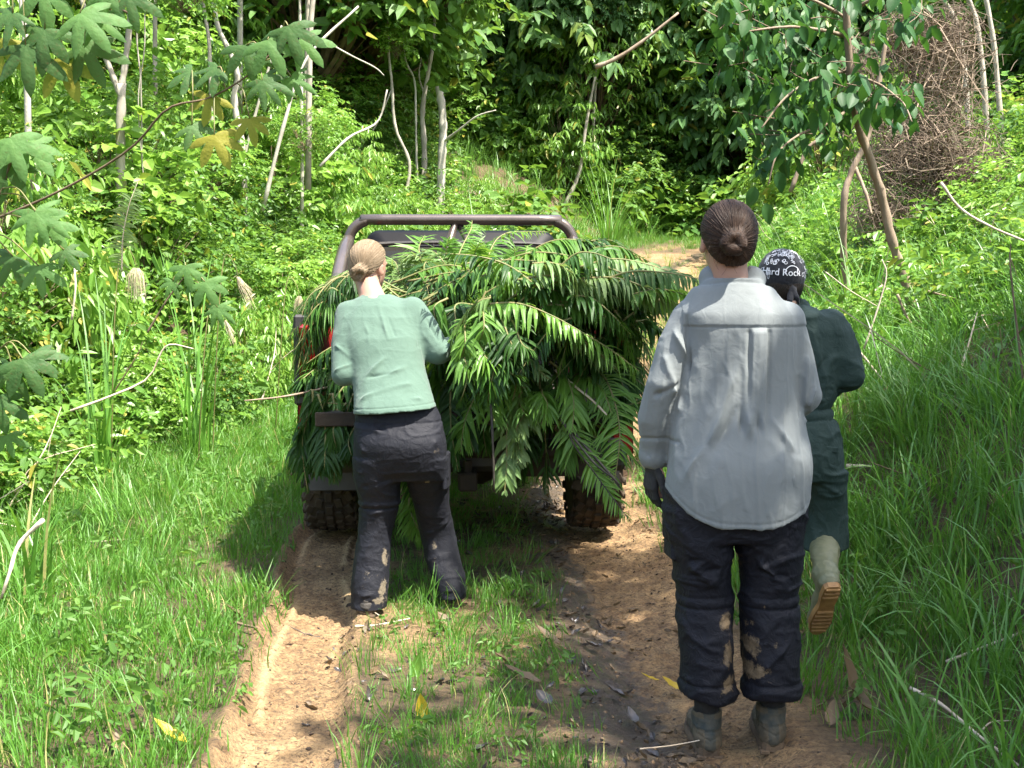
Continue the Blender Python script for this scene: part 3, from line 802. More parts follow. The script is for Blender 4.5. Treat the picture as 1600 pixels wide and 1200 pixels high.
# left bank: rows of shrubs getting taller with distance
n_l = 0
for row, (off, h0) in enumerate(((3.15, 0.45), (4.1, 0.8), (5.2, 1.1), (6.6, 1.4), (8.2, 1.6))):
    y = 4.4 + 0.5 * (row % 2)
    while y < 25:
        x = float(track_cx(y)) - off - random.uniform(-0.3, 0.3)
        px, py = px_of(x, y, Hs(x, y) + 1)
        if -600 < px < 1300:
            q = random.random(); s = h0 * random.uniform(0.6, 1.35)
            if 540 < px < 900 and row > 0: s *= 0.62
            where = 'at the foot of the left bank' if row == 0 else ('on the left bank' if row < 3 else 'high on the left bank')
            if q < 0.36: put_shrub('bush', SH_LIME, x, y, s, 1.0, 'bright lime-green leafy bush ' + where, 'bush', 'lime-green bushes ' + where)
            elif q < 0.56: put_shrub('bush', SH_MID, x, y, s, 1.0, 'mid-green small-leaved bush ' + where, 'bush', 'mid-green bushes ' + where)
            elif q < 0.80: put_shrub('bush', SH_HANG, x, y, s, 1.05, 'pale green bush with hanging narrow leaves ' + where, 'bush', 'bushes with hanging leaves ' + where)
            elif q < 0.86: put_shrub('bush', SH_WIDE, x, y, s, 1.0, 'broad-leaved light green bush ' + where, 'bush', 'broad-leaved bushes ' + where)
            elif q < 0.91: put_shrub('fern_plant', FERNP, x, y, s * 1.1 + .3, 1, 'feathery green fern ' + where, 'fern', 'ferns ' + where)
            elif q < 0.94: put_shrub('bush', SH_BIG, x, y, s * 1.1, 1.0, 'large-leaved green bush ' + where, 'bush', 'large-leaved bushes ' + where)
            elif q < 0.95: put_shrub('bush', SH_DRY, x, y, s * .9, 1.0, 'dry brown-leaved bush ' + where, 'bush', 'dry bushes ' + where)
            elif row < 4: put_shrub('grass_clump', REED, x, y, 0.8 + 0.4 * random.random(), 1, 'tall clump of arching grass ' + where, 'grass clump', 'grass clumps ' + where)
        y += (0.75 + 0.22 * row) * random.uniform(0.8, 1.2)
# left and back trees
def tree_zone(x0, x1, y0, y1, step, hmin, hmax, pick, label, group, barks):
    y = y0
    while y < y1:
        x = x0 + random.uniform(0, step)
        while x < x1:
            xx = x + random.uniform(-.4, .4) * step; yy = y + random.uniform(-.4, .4) * step
            gap = xx - float(track_cx(yy))
            if (abs(gap) > 3.4 and not (0 < gap < 6.4 and yy < 28)) or yy > 31:
                px, py = px_of(xx, yy, Hs(xx, yy) + 2)
                if -450 < px < 2100:
                    h = random.uniform(hmin, hmax); kind = random.choice(pick)
                    cr, lab = {'d': (TR_DARK, 'dark green'), 'm': (TR_MID, 'mid-green'), 'l': (TR_LIME, 'bright green')}[kind]
                    s = h / 4.2 * random.uniform(0.85, 1.15)
                    put_tree(cr, xx, yy, h, s, 1.15, lab + ' ' + label, lab + ' ' + group, random.choice(barks))
            x += step
        y += step
tree_zone(-13, -6, 11, 22, 2.0, 3.4, 5.5, 'lllmmd', 'sapling tree on the left bank', 'trees on the left bank', ('bark_pale', 'bark_grey'))
for k in range(26):
    yy = random.uniform(8.5, 19); xx = float(track_cx(yy)) - random.uniform(3.8, 8.5); px, py = px_of(xx, yy, Hs(xx, yy) + 1.5)
    if -60 < px < 640:
        hh = random.uniform(2.4, 4.2)
        o = put_tree(random.choice((SH_HANG, SH_LIME, SH_MID)), xx, yy, hh, random.uniform(.45, .8), 1.0, 'slender pale-stemmed sapling rising out of the left bank bushes', 'slender saplings on the left bank', random.choice(('bark_pale', 'bark_grey')), name='sapling')
        o.children[-1].location = (0, 0, hh * .72)
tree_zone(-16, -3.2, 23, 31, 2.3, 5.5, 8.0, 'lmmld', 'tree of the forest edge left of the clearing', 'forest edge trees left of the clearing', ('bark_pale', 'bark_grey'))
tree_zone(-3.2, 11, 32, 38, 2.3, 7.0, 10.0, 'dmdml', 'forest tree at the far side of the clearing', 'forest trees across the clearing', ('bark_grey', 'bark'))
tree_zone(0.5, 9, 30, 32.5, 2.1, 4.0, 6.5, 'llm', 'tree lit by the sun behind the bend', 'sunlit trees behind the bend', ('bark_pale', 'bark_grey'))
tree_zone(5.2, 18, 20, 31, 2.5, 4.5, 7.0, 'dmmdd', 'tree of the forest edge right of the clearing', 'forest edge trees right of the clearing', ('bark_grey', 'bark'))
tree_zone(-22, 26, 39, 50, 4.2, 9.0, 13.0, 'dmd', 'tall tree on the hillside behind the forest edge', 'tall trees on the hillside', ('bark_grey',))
# understorey at the forest edge
for (x0, x1, y0, y1, step, lab) in ((-9, -2.5, 24, 28, 1.5, 'left of the clearing'), (-3, 9, 29.5, 33.5, 1.5, 'behind the clearing'), (5.5, 14, 22, 29, 1.7, 'right of the clearing'), (-4, 12, 34, 37, 2.0, 'behind the clearing')):
    y = y0
    while y < y1:
        x = x0 + random.random()
        while x < x1:
            xx = x + random.uniform(-.5, .5); yy = y + random.uniform(-.5, .5)
            if abs(xx - float(track_cx(yy))) > 2.6 or yy > 30.5:
                q = random.random()
                st, nm = ((SH_MID, 'mid-green') if q < .5 else ((SH_HANG, 'pale drooping') if q < .75 else (SH_LIME, 'lime-green')))
                put_shrub('bush', st, xx, yy, random.uniform(.9, 1.8), 1.1, nm + ' bush at the foot of the forest edge ' + lab, 'bush', nm + ' bushes at the forest edge ' + lab)
            x += step
        y += step
# right bank shrubs
for row, (off, h0) in enumerate(((3.1, 0.38), (4.4, 0.6), (5.8, 0.85), (7.4, 1.1))):
    y = 9.5 + 0.4 * (row % 2)
    while y < 26:
        x = float(track_cx(y)) + off + random.uniform(-0.3, 0.3)
        px, py = px_of(x, y, Hs(x, y) + 1)
        if px < 2300 and random.random() < 0.8:
            q = random.random(); s = h0 * random.uniform(0.7, 1.2)
            where = 'on the lower right bank' if row < 2 else 'high on the right bank'
            if q < 0.30: put_shrub('bush', SH_MID, x, y, s, 1.0, 'mid-green small-leaved bush ' + where, 'bush', 'mid-green bushes ' + where)
            elif q < 0.52: put_shrub('bush', SH_LIME, x, y, s, 1.0, 'lime-green leafy bush ' + where, 'bush', 'lime-green bushes ' + where)
            elif q < 0.80: put_shrub('fern_plant', FERNP, x, y, s * 1.2 + 0.2, 1, 'feathery green fern growing ' + where, 'fern', 'ferns growing ' + where)
            elif q < 0.9: put_shrub('bush', SH_WIDE, x, y, s, 1.0, 'broad-leaved light green bush ' + where, 'bush', 'broad-leaved bushes ' + where)
            else: put_shrub('grass_clump', REED, x, y, 0.5 + 0.3 * random.random(), 1, 'arching grass clump ' + where, 'grass clump', 'grass clumps ' + where)
        y += (0.8 + 0.22 * row) * random.uniform(0.8, 1.2)
# canopy trees whose crowns reach over the track above the frame
for (x, y, h, s) in ((5.2, 3.2, 8.0, 1.15), (5.8, 0.2, 8.5, 1.5), (3.4, -2.8, 8.5, 1.4)):
    put_tree(TR_MID, x, y, h, s, 0.9, 'tall roadside tree shading the track from the right', 'roadside trees shading the track', 'bark_grey')

# ------------------------------------------------------------------ smooth solids for bodies and clothes
class Solid:
    def __init__(s, lo, hi, h):
        s.lo = np.array(lo, float); s.h = h
        s.n = np.ceil((np.array(hi) - s.lo) / h).astype(int) + 1
        s.F = np.full(s.n, 1.0, np.float32)
        s.ax = [s.lo[k] + h * np.arange(s.n[k]) for k in range(3)]
    def _blk(s, lo, hi, k):
        a = []
        for j in range(3):
            i0 = int(np.clip(np.floor((lo[j] - k - s.lo[j]) / s.h) - 3, 0, s.n[j] - 1)); i1 = int(np.clip(np.ceil((hi[j] + k - s.lo[j]) / s.h) + 4, i0 + 1, s.n[j]))
            a.append(slice(i0, i1))
        X = s.ax[0][a[0]][:, None, None]; Y = s.ax[1][a[1]][None, :, None]; Z = s.ax[2][a[2]][None, None, :]
        return tuple(a), X, Y, Z
    def put(s, blk, D, k):
        A = s.F[blk]
        if k <= 0: s.F[blk] = np.minimum(A, D); return
        hh = np.clip(0.5 + 0.5 * (A - D) / k, 0, 1)
        s.F[blk] = A * (1 - hh) + D * hh - k * hh * (1 - hh)
    def cap(s, a, b, ra, rb=None, k=0.02):
        rb = ra if rb is None else rb
        a = np.array(tuple(a), float); b = np.array(tuple(b), float); R = max(ra, rb)
        blk, X, Y, Z = s._blk(np.minimum(a, b) - R, np.maximum(a, b) + R, k)
        ab = b - a; L = ab @ ab + 1e-12
        t = np.clip(((X - a[0]) * ab[0] + (Y - a[1]) * ab[1] + (Z - a[2]) * ab[2]) / L, 0, 1)
        D = np.sqrt((X - a[0] - t * ab[0]) ** 2 + (Y - a[1] - t * ab[1]) ** 2 + (Z - a[2] - t * ab[2]) ** 2) - (ra + (rb - ra) * t)
        s.put(blk, D, k)
    def chain(s, pts, rs, k=0.02):
        """one limb through several joints, joined to the rest in one smooth step"""
        p = np.array([tuple(q) for q in pts], float); R = max(rs)
        blk, X, Y, Z = s._blk(p.min(0) - R, p.max(0) + R, k)
        D = None
        for i in range(len(p) - 1):
            a = p[i]; ab = p[i + 1] - a; L = ab @ ab + 1e-12
            t = np.clip(((X - a[0]) * ab[0] + (Y - a[1]) * ab[1] + (Z - a[2]) * ab[2]) / L, 0, 1)
            d = np.sqrt((X - a[0] - t * ab[0]) ** 2 + (Y - a[1] - t * ab[1]) ** 2 + (Z - a[2] - t * ab[2]) ** 2) - (rs[i] + (rs[i + 1] - rs[i]) * t)
            D = d if D is None else np.minimum(D, d)
        s.put(blk, D, k)
    def ell(s, c, r, R=None, k=0.02, sub=False):
        c = np.array(tuple(c), float); r = np.array(r, float); m = r.max()
        blk, X, Y, Z = s._blk(c - m, c + m, k)
        x, y, z = X - c[0], Y - c[1], Z - c[2]
        if R is not None:
            R = np.array(R); x, y, z = (R[0, 0] * x + R[1, 0] * y + R[2, 0] * z, R[0, 1] * x + R[1, 1] * y + R[2, 1] * z, R[0, 2] * x + R[1, 2] * y + R[2, 2] * z)
        q = np.sqrt((x / r[0]) ** 2 + (y / r[1]) ** 2 + (z / r[2]) ** 2) + 1e-6
        g = np.sqrt((x / r[0] ** 2) ** 2 + (y / r[1] ** 2) ** 2 + (z / r[2] ** 2) ** 2) + 1e-6
        D = q * (q - 1) / g
        if sub:
            A = s.F[blk]; E = -D; hh = np.clip(0.5 - 0.5 * (A - E) / max(k, 1e-4), 0, 1)
            s.F[blk] = A * (1 - hh) + E * hh + k * hh * (1 - hh)
        else: s.put(blk, D, k)
    def loft(s, st, k=0.02, p=2.3):
        """stations (z, cx, cy, rx, ry), any z order"""
        st = np.array(sorted(st), float)
        zf = np.linspace(st[0, 0], st[-1, 0], 80)
        # smooth interpolation of the stations
        tt = np.interp(zf, st[:, 0], np.arange(len(st)))
        sp = spline(st[:, 1:], 400); tf = np.linspace(0, len(st) - 1, 400)
        lo = [(st[:, 1] - st[:, 3]).min(), (st[:, 2] - st[:, 4]).min(), st[0, 0]]; hi = [(st[:, 1] + st[:, 3]).max(), (st[:, 2] + st[:, 4]).max(), st[-1, 0]]
        blk, X, Y, Z = s._blk(np.array(lo) - .02, np.array(hi) + .02, k)
        zz = Z.ravel(); u = np.interp(zz, st[:, 0], np.arange(len(st)))
        cx, cy, rx, ry = [np.interp(u, tf, sp[:, j])[None, None, :] for j in range(4)]
        ax_ = np.abs((X - cx) / rx) ** p; ay_ = np.abs((Y - cy) / ry) ** p
        q = (ax_ + ay_) ** (1.0 / p)
        D = (q - 1) * np.minimum(rx, ry) * np.clip(0.9 + 0.0 * q, 0, 1)
        D = np.maximum(D, np.maximum(st[0, 0] - Z, Z - st[-1, 0]))
        s.put(blk, D, k)
    def cut(s, fn):
        """keep only where fn(X,Y,Z) < 0"""
        X = s.ax[0][:, None, None]; Y = s.ax[1][None, :, None]; Z = s.ax[2][None, None, :]
        s.F = np.maximum(s.F, fn(X, Y, Z)).astype(np.float32)
    def shell(s, t): s.F = np.maximum(s.F, -(s.F + t))
    def net(s, smooth=2):
        F = s.F; S = F < 0
        nx, ny, nz = F.shape
        cnt = np.zeros((nx - 1, ny - 1, nz - 1), np.uint8)
        cs = [(i, j, k) for i in (0, 1) for j in (0, 1) for k in (0, 1)]
        for i, j, k in cs: cnt += S[i:nx - 1 + i, j:ny - 1 + j, k:nz - 1 + k]
        act = (cnt > 0) & (cnt < 8)
        ids = np.argwhere(act); idx = np.full(act.shape, -1, np.int64); idx[act] = np.arange(len(ids))
        C = {c: F[ids[:, 0] + c[0], ids[:, 1] + c[1], ids[:, 2] + c[2]] for c in cs}
        pos = np.zeros((len(ids), 3)); num = np.zeros(len(ids))
        for a in cs:
            for ax in range(3):
                if a[ax] == 1: continue
                b = list(a); b[ax] = 1; b = tuple(b)
                fa, fb = C[a], C[b]; m = (fa < 0) != (fb < 0)
                t = np.where(m, fa / np.where(m, fa - fb, 1), 0)
                q = np.tile(np.array(a, float), (len(ids), 1)); q[:, ax] += t
                pos += q * m[:, None]; num += m
        V = s.lo + (ids + pos / num[:, None]) * s.h
        Q = []
        for ax in range(3):
            sl0 = [slice(1, -1)] * 3; sl1 = [slice(1, -1)] * 3
            sl0[ax] = slice(0, -1); sl1[ax] = slice(1, None)
            a = S[tuple(sl0)]; b = S[tuple(sl1)]
            e = np.argwhere(a != b); o = [1, 1, 1]; o[ax] = 0; e = e + o
            flip = S[e[:, 0], e[:, 1], e[:, 2]]
            u, v = [(1, 2), (2, 0), (0, 1)][ax]
            def g(du, dv):
                w = e.copy(); w[:, u] += du; w[:, v] += dv; return idx[w[:, 0], w[:, 1], w[:, 2]]
            q = np.stack([g(-1, -1), g(0, -1), g(0, 0), g(-1, 0)], -1)
            q[~flip] = q[~flip][:, ::-1]; Q.append(q)
        Q = np.concatenate(Q)
        for _ in range(smooth): V = V + 0.5 * (lap(V, Q) - V)
        return V, Q
def lap(V, Q):
    a = np.concatenate([Q[:, 0], Q[:, 1], Q[:, 2], Q[:, 3]]); b = np.concatenate([Q[:, 1], Q[:, 2], Q[:, 3], Q[:, 0]])
    n = np.bincount(a, minlength=len(V)) + np.bincount(b, minlength=len(V))
    out = np.zeros_like(V)
    for k in range(3): out[:, k] = (np.bincount(a, V[b, k], len(V)) + np.bincount(b, V[a, k], len(V))) / np.maximum(n, 1)
    return out
def vnorm(V, Q):
    n = np.cross(V[Q[:, 2]] - V[Q[:, 0]], V[Q[:, 3]] - V[Q[:, 1]])
    N = np.zeros_like(V)
    for c in range(4):
        for k in range(3): N[:, k] += np.bincount(Q[:, c], n[:, k], len(V))
    return N / (np.linalg.norm(N, axis=1)[:, None] + 1e-12)

def segdist(V, a, b):
    a = np.array(tuple(a), float); b = np.array(tuple(b), float); ab = b - a
    t = np.clip(((V - a) @ ab) / (ab @ ab), 0, 1)
    return np.linalg.norm(V - a - t[:, None] * ab, axis=1), t
def folds(V, N, segs, back=-1):
    """ridges (+) and grooves (-): each (a, b, width, height)"""
    d = np.zeros(len(V))
    for a, b, w, amp in segs:
        r, t = segdist(V, a, b)
        f = amp * (0.55 * np.exp(-(r / w) ** 2) + 0.65 * np.exp(-r / (0.45 * w))) * np.sin(np.pi * np.clip(t * 0.9 + 0.05, 0, 1)) ** 0.5
        d += f
    return d
def wrinkle(V, sc, amp, seed=0, warp=0.05):
    """creases of cloth: thin ridges of warped noise"""
    w1 = vn3(V[:, 0] * 9 + 3, V[:, 1] * 9 + 8, V[:, 2] * 9 + 1, seed + 5) - 0.5; w2 = vn3(V[:, 0] * 9 + 13, V[:, 1] * 9 + 28, V[:, 2] * 9 + 11, seed + 6) - 0.5
    X = V[:, 0] + warp * w1; Y = V[:, 1]; Z = V[:, 2] + warp * w2
    n = vn3(X * sc[0] + 31, Y * sc[1] + 17, Z * sc[2] + 43, seed)
    n2 = vn3(X * sc[0] * 2.3 + 5, Y * sc[1] * 2.3 + 7, Z * sc[2] * 2.3 + 3, seed + 9)
    r1 = np.exp(-((n - 0.5) / 0.07) ** 2); r2 = np.exp(-((n2 - 0.5) / 0.08) ** 2); lo = n - 0.5
    return amp * (0.8 * r1 + 0.4 * r2 + 1.3 * lo - 0.3)

def skin_mat(name, c1, c2):
    s = NT(name); n = s.noise(s.coord('Object'), 25, 4)
    s.l(s.mix(n, c1, c2), s.b.inputs['Base Color'])
    s.b.inputs['Roughness'].default_value = 0.5
    s.b.inputs['Subsurface Weight'].default_value = 0.15; s.b.inputs['Subsurface Radius'].default_value = (0.02, 0.008, 0.004)
    s.b.inputs['Subsurface Scale'].default_value = 0.5
    s.l(s.bump(s.noise(s.coord('Object'), 400, 3), 0.15, 0.001), s.b.inputs['Normal'])
    return s.m
def cloth_mat(name, c1, c2, rough=0.85, weave=900, b=0.25, mud=(0.19, 0.135, 0.078), sheen=0.2, blotch=0.25, fine=0.4):
    s = NT(name); v = s.coord('Object')
    n = s.noise(v, 6, 5); m = s.attr('mud')
    col = s.mix(n, c1, c2)
    edge = s.noise(v, 34, 6, 0.75)
    f = s.ramp(s.math('ADD', m, s.math('MULTIPLY', s.math('SUBTRACT', edge, 0.5), 2.6)), [(0.48, 0.0), (0.72, 1.0)])
    f = s.math('MULTIPLY', f, s.ramp(s.noise(v, 70, 4, 0.8), [(0.25, 0.35), (0.6, 0.95)]))
    col = s.mix(f, col, mud)
    s.l(col, s.b.inputs['Base Color'])
    s.b.inputs['Roughness'].default_value = rough; s.b.inputs['Specular IOR Level'].default_value = 0.3
    s.b.inputs['Sheen Weight'].default_value = sheen
    w = s.noise(v, weave, 2); cr = s.noise(v, 22, 5, 0.6, 1.2)
    rg = s.n('ShaderNodeTexNoise', noise_type='RIDGED_MULTIFRACTAL'); rg.inputs['Scale'].default_value = 7.0; rg.inputs['Detail'].default_value = 2.0; rg.inputs['Distortion'].default_value = 0.8; s.l(v, rg.inputs['Vector'])
    nb = s.bump(w, b, 0.0006)
    nb = s.bump(cr, fine, 0.012, nb)
    s.l(s.bump(rg.outputs['Fac'], 0.35, 0.008, nb), s.b.inputs['Normal'])
    return s.m
def hair_mat(name, c1, c2, c3, rough=0.55):
    s = NT(name)
    st = s.attr('strand')
    co = s.n('ShaderNodeCombineXYZ'); s.l(s.math('MULTIPLY', st, 1.0), co.inputs[0]); s.l(s.math('MULTIPLY', s.attr('along'), 2.0), co.inputs[1])
    n = s.noise(co.outputs[0], 26, 4, 0.75); n2 = s.noise(co.outputs[0], 95, 3, 0.8)
    col = s.mix(s.ramp(n, [(0.35, 0), (0.65, 1)]), c1, c2)
    col = s.mix(s.ramp(n2, [(0.42, 0), (0.75, 1)]), col, c3)
    col = s.mix(s.ramp(n2, [(0.2, 0.7), (0.42, 0)]), col, tuple(q * 0.45 for q in c1))
    s.l(col, s.b.inputs['Base Color']); s.b.inputs['Roughness'].default_value = rough
    s.b.inputs['Anisotropic'].default_value = 0.5; s.b.inputs['Specular IOR Level'].default_value = 0.25
    s.l(s.bump(s.math('ADD', s.math('MULTIPLY', n2, 0.6), n), 0.8, 0.004), s.b.inputs['Normal'])
    return s.m

M['skin'] = skin_mat('skin_fair', (0.34, 0.185, 0.13), (0.40, 0.23, 0.17))
M['skin_tan'] = skin_mat('skin_brown', (0.22, 0.12, 0.07), (0.28, 0.16, 0.10))
M['shirt_grey'] = cloth_mat('shirt_grey', (0.165, 0.181, 0.181), (0.192, 0.210, 0.209), 0.85, sheen=0.1, fine=0.22)
M['shirt_green'] = cloth_mat('shirt_green', (0.070, 0.118, 0.090), (0.085, 0.139, 0.106), 0.9, sheen=0.15, fine=0.25)
M['trousers'] = cloth_mat('trousers_navy', (0.0040, 0.0043, 0.0078), (0.0085, 0.009, 0.015), 0.7, sheen=0.0, fine=0.7)
M['trousers_dusty'] = cloth_mat('trousers_dusty', (0.0045, 0.0050, 0.0085), (0.010, 0.011, 0.017), 0.72, sheen=0.0, mud=(0.20, 0.165, 0.115), fine=0.5)
M['coverall'] = cloth_mat('coverall_green', (0.014, 0.031, 0.026), (0.024, 0.045, 0.038), 0.75, sheen=0.0, fine=0.6)
M['glove'] = plain_mat('glove_knit', (0.012, 0.013, 0.013), (0.03, 0.03, 0.03), 40, 0.9, 0.5, 0.002, 300)
M['sock'] = plain_mat('sock_knit', (0.010, 0.010, 0.010), (0.025, 0.022, 0.02), 40, 0.95, 0.8, 0.003, 160)
M['boot'] = plain_mat('boot_grey', (0.035, 0.031, 0.020), (0.13, 0.095, 0.055), 16, 0.85, 0.8, 0.004, 60)
M['boot_teal'] = plain_mat('boot_teal', (0.020, 0.030, 0.030), (0.085, 0.072, 0.048), 30, 0.85, 0.5, 0.003, 120)
M['boot_sole'] = plain_mat('boot_sole', (0.06, 0.04, 0.024), (0.16, 0.105, 0.06), 14, 0.9, 0.9, 0.008, 50)
M['orange_tab'] = plain_mat('orange_tab', (0.45, 0.12, 0.03), (0.5, 0.16, 0.05), 30, 0.7, 0.2)
M['boot_dark'] = plain_mat('boot_dark', (0.02, 0.02, 0.02), (0.06, 0.05, 0.04), 20, 0.8, 0.5, 0.004, 60)
M['rubber'] = plain_mat('rubber_olive', (0.115, 0.125, 0.068), (0.19, 0.19, 0.105), 7, 0.45, 0.25, 0.004, 40, r2=0.7)
M['rubber_sole'] = plain_mat('rubber_sole', (0.20, 0.10, 0.035), (0.44, 0.24, 0.08), 16, 0.6, 0.4, 0.004, 50)
M['black_cloth'] = cloth_mat('bandana_black', (0.008, 0.009, 0.012), (0.018, 0.018, 0.024), 0.8)
M['white_print'] = plain_mat('bandana_print', (0.60, 0.60, 0.62), (0.75, 0.75, 0.77), 40, 0.9, 0)
M['hair_brown'] = hair_mat('hair_brown', (0.009, 0.005, 0.0035), (0.028, 0.015, 0.009), (0.085, 0.046, 0.026))
M['hair_blond'] = hair_mat('hair_blond', (0.10, 0.068, 0.038), (0.20, 0.145, 0.088), (0.33, 0.255, 0.17), 0.55)
M['hair_black'] = hair_mat('hair_black', (0.008, 0.006, 0.005), (0.02, 0.015, 0.012), (0.04, 0.03, 0.025))
M['eye'] = plain_mat('eye_white', (0.7, 0.68, 0.65), (0.75, 0.73, 0.7), 10, 0.2, 0)

def rotm(rz=0, rx=0, ry=0):
    return np.array(Matrix.Rotation(rz, 3, 'Z') @ Matrix.Rotation(rx, 3, 'X') @ Matrix.Rotation(ry, 3, 'Y'))
def head_prims(S, c, R, s=1.0):
    """skull centre c; +Y of R is where the face looks"""
    c = np.array(tuple(c), float); g = lambda x, y, z: c + R @ (np.array([x, y, z]) * s)
    S.ell(g(0, -0.005, 0.02), (0.074 * s, 0.094 * s, 0.092 * s), R, 0.03)
    S.ell(g(0, 0.03, -0.045), (0.058 * s, 0.062 * s, 0.066 * s), R, 0.035)
    S.ell(g(0, 0.068, -0.088), (0.024 * s, 0.020 * s, 0.020 * s), R, 0.03)
    S.cap(g(0, 0.088, 0.0), g(0, 0.108, -0.034), 0.008 * s, 0.012 * s, 0.012)
    for q in (-1, 1):
        S.ell(g(q * 0.012, 0.098, -0.038), (0.009 * s, 0.009 * s, 0.007 * s), R, 0.006)
        S.ell(g(q * 0.032, 0.092, 0.003), (0.017 * s, 0.012 * s, 0.011 * s), R, 0.008, sub=True)
        S.cap(g(q * 0.014, 0.09, 0.022), g(q * 0.046, 0.078, 0.022), 0.008 * s, 0.006 * s, 0.012)
        S.ell(g(q * 0.079, -0.008, -0.012), (0.0085 * s, 0.019 * s, 0.031 * s), R @ rotm(-q * 0.35, 0.15, 0), 0.006)
        S.ell(g(q * 0.089, 0.0, -0.010), (0.006 * s, 0.010 * s, 0.018 * s), R, 0.004, sub=True)
    S.cap(g(-0.02, 0.088, -0.062), g(0.02, 0.088, -0.062), 0.0065 * s, 0.0065 * s, 0.006)
    S.cap(g(-0.017, 0.086, -0.073), g(0.017, 0.086, -0.073), 0.007 * s, 0.007 * s, 0.006)
def hand_prims(S, w, d, n, thumb, curl=0.6, s=1.0):
    """w wrist, d direction of the fingers, n back-of-hand normal, thumb +1/-1 side along cross(d,n)"""
    w = np.array(tuple(w), float); d = np.array(tuple(d), float); d /= np.linalg.norm(d)
    n = np.array(tuple(n), float); n -= d * (n @ d); n /= np.linalg.norm(n); x = np.cross(d, n) * thumb
    for k in (-1.2, -0.4, 0.4, 1.2):
        S.cap(w + x * 0.006 * k * s, w + d * 0.085 * s + x * 0.019 * k * s, 0.015 * s, 0.0115 * s, 0.010)
    for k, L in ((1.2, 0.070), (0.4, 0.078), (-0.4, 0.073), (-1.2, 0.058)):
        p = w + d * 0.085 * s + x * 0.0195 * k * s; a = curl * 0.5
        for j, f in enumerate((0.45, 0.31, 0.24)):
            q = p + (d * math.cos(a) - n * math.sin(a) + x * 0.05 * k) * L * f * s
            S.cap(p, q, (0.0095, 0.0085, 0.0078)[j] * s, (0.0087, 0.0078, 0.0066)[j] * s, 0.003); p = q; a += curl * 0.75
    p = w + d * 0.018 * s + x * 0.016 * s
    for j, (L, e) in enumerate(((0.042, 0.75), (0.034, 0.5), (0.027, 0.3))):
        q = p + (d * math.cos(e) + x * math.sin(e) * 0.8 - n * 0.35 * curl) * L * s
        S.cap(p, q, (0.0145, 0.0105, 0.009)[j] * s, (0.0105, 0.009, 0.0075)[j] * s, 0.004); p = q

def pxst(d, st):
    """stations (py, xl, xr, yc, ry) of photo outline at distance d -> (z,cx,cy,rx,ry)"""
    out = []
    for py, xl, xr, yc, ry in st:
        a = P(xl, py, d + yc); b = P(xr, py, d + yc)
        out.append((a.z, (a.x + b.x) / 2, d + yc, (b.x - a.x) / 2, ry))
    return out
def solid_obj(name, S, mats, parent, off, smooth=2, disp=None, attrs=None, h_after=None, label=None, mat_fn=None):
    V, Q = S.net(smooth)
    if disp is not None:
        N = vnorm(V, Q); V = V + N * disp(V, N)[:, None]
    at = {k: f(V) for k, f in (attrs or {}).items()}
    mi = mat_fn(V[Q].mean(1)) if mat_fn else None
    me = mesh_np(name, V - np.array(tuple(off)), Q, mats, True, at, mi)
    return link(name, me, parent, label=label)
def mudspots(spots):
    """(centre, radius, strength) blobs"""
    def f(V):
        m = np.zeros(len(V))
        for c, r, a in spots:
            r = np.array(r if not np.isscalar(r) else (r, r * 2, r))
            m = np.maximum(m, a * np.exp(-(((V - np.array(tuple(c))) / r) ** 2).sum(1)))
        return m
    return f
def hair_attrs(bun, R):
    bun = np.array(tuple(bun))
    def ang(V):
        q = (V - bun) @ R
        return np.arctan2(q[:, 0], q[:, 2]) / math.pi
    def along(V):
        return np.linalg.norm(V - bun, axis=1)
    return {'strand': ang, 'along': along}

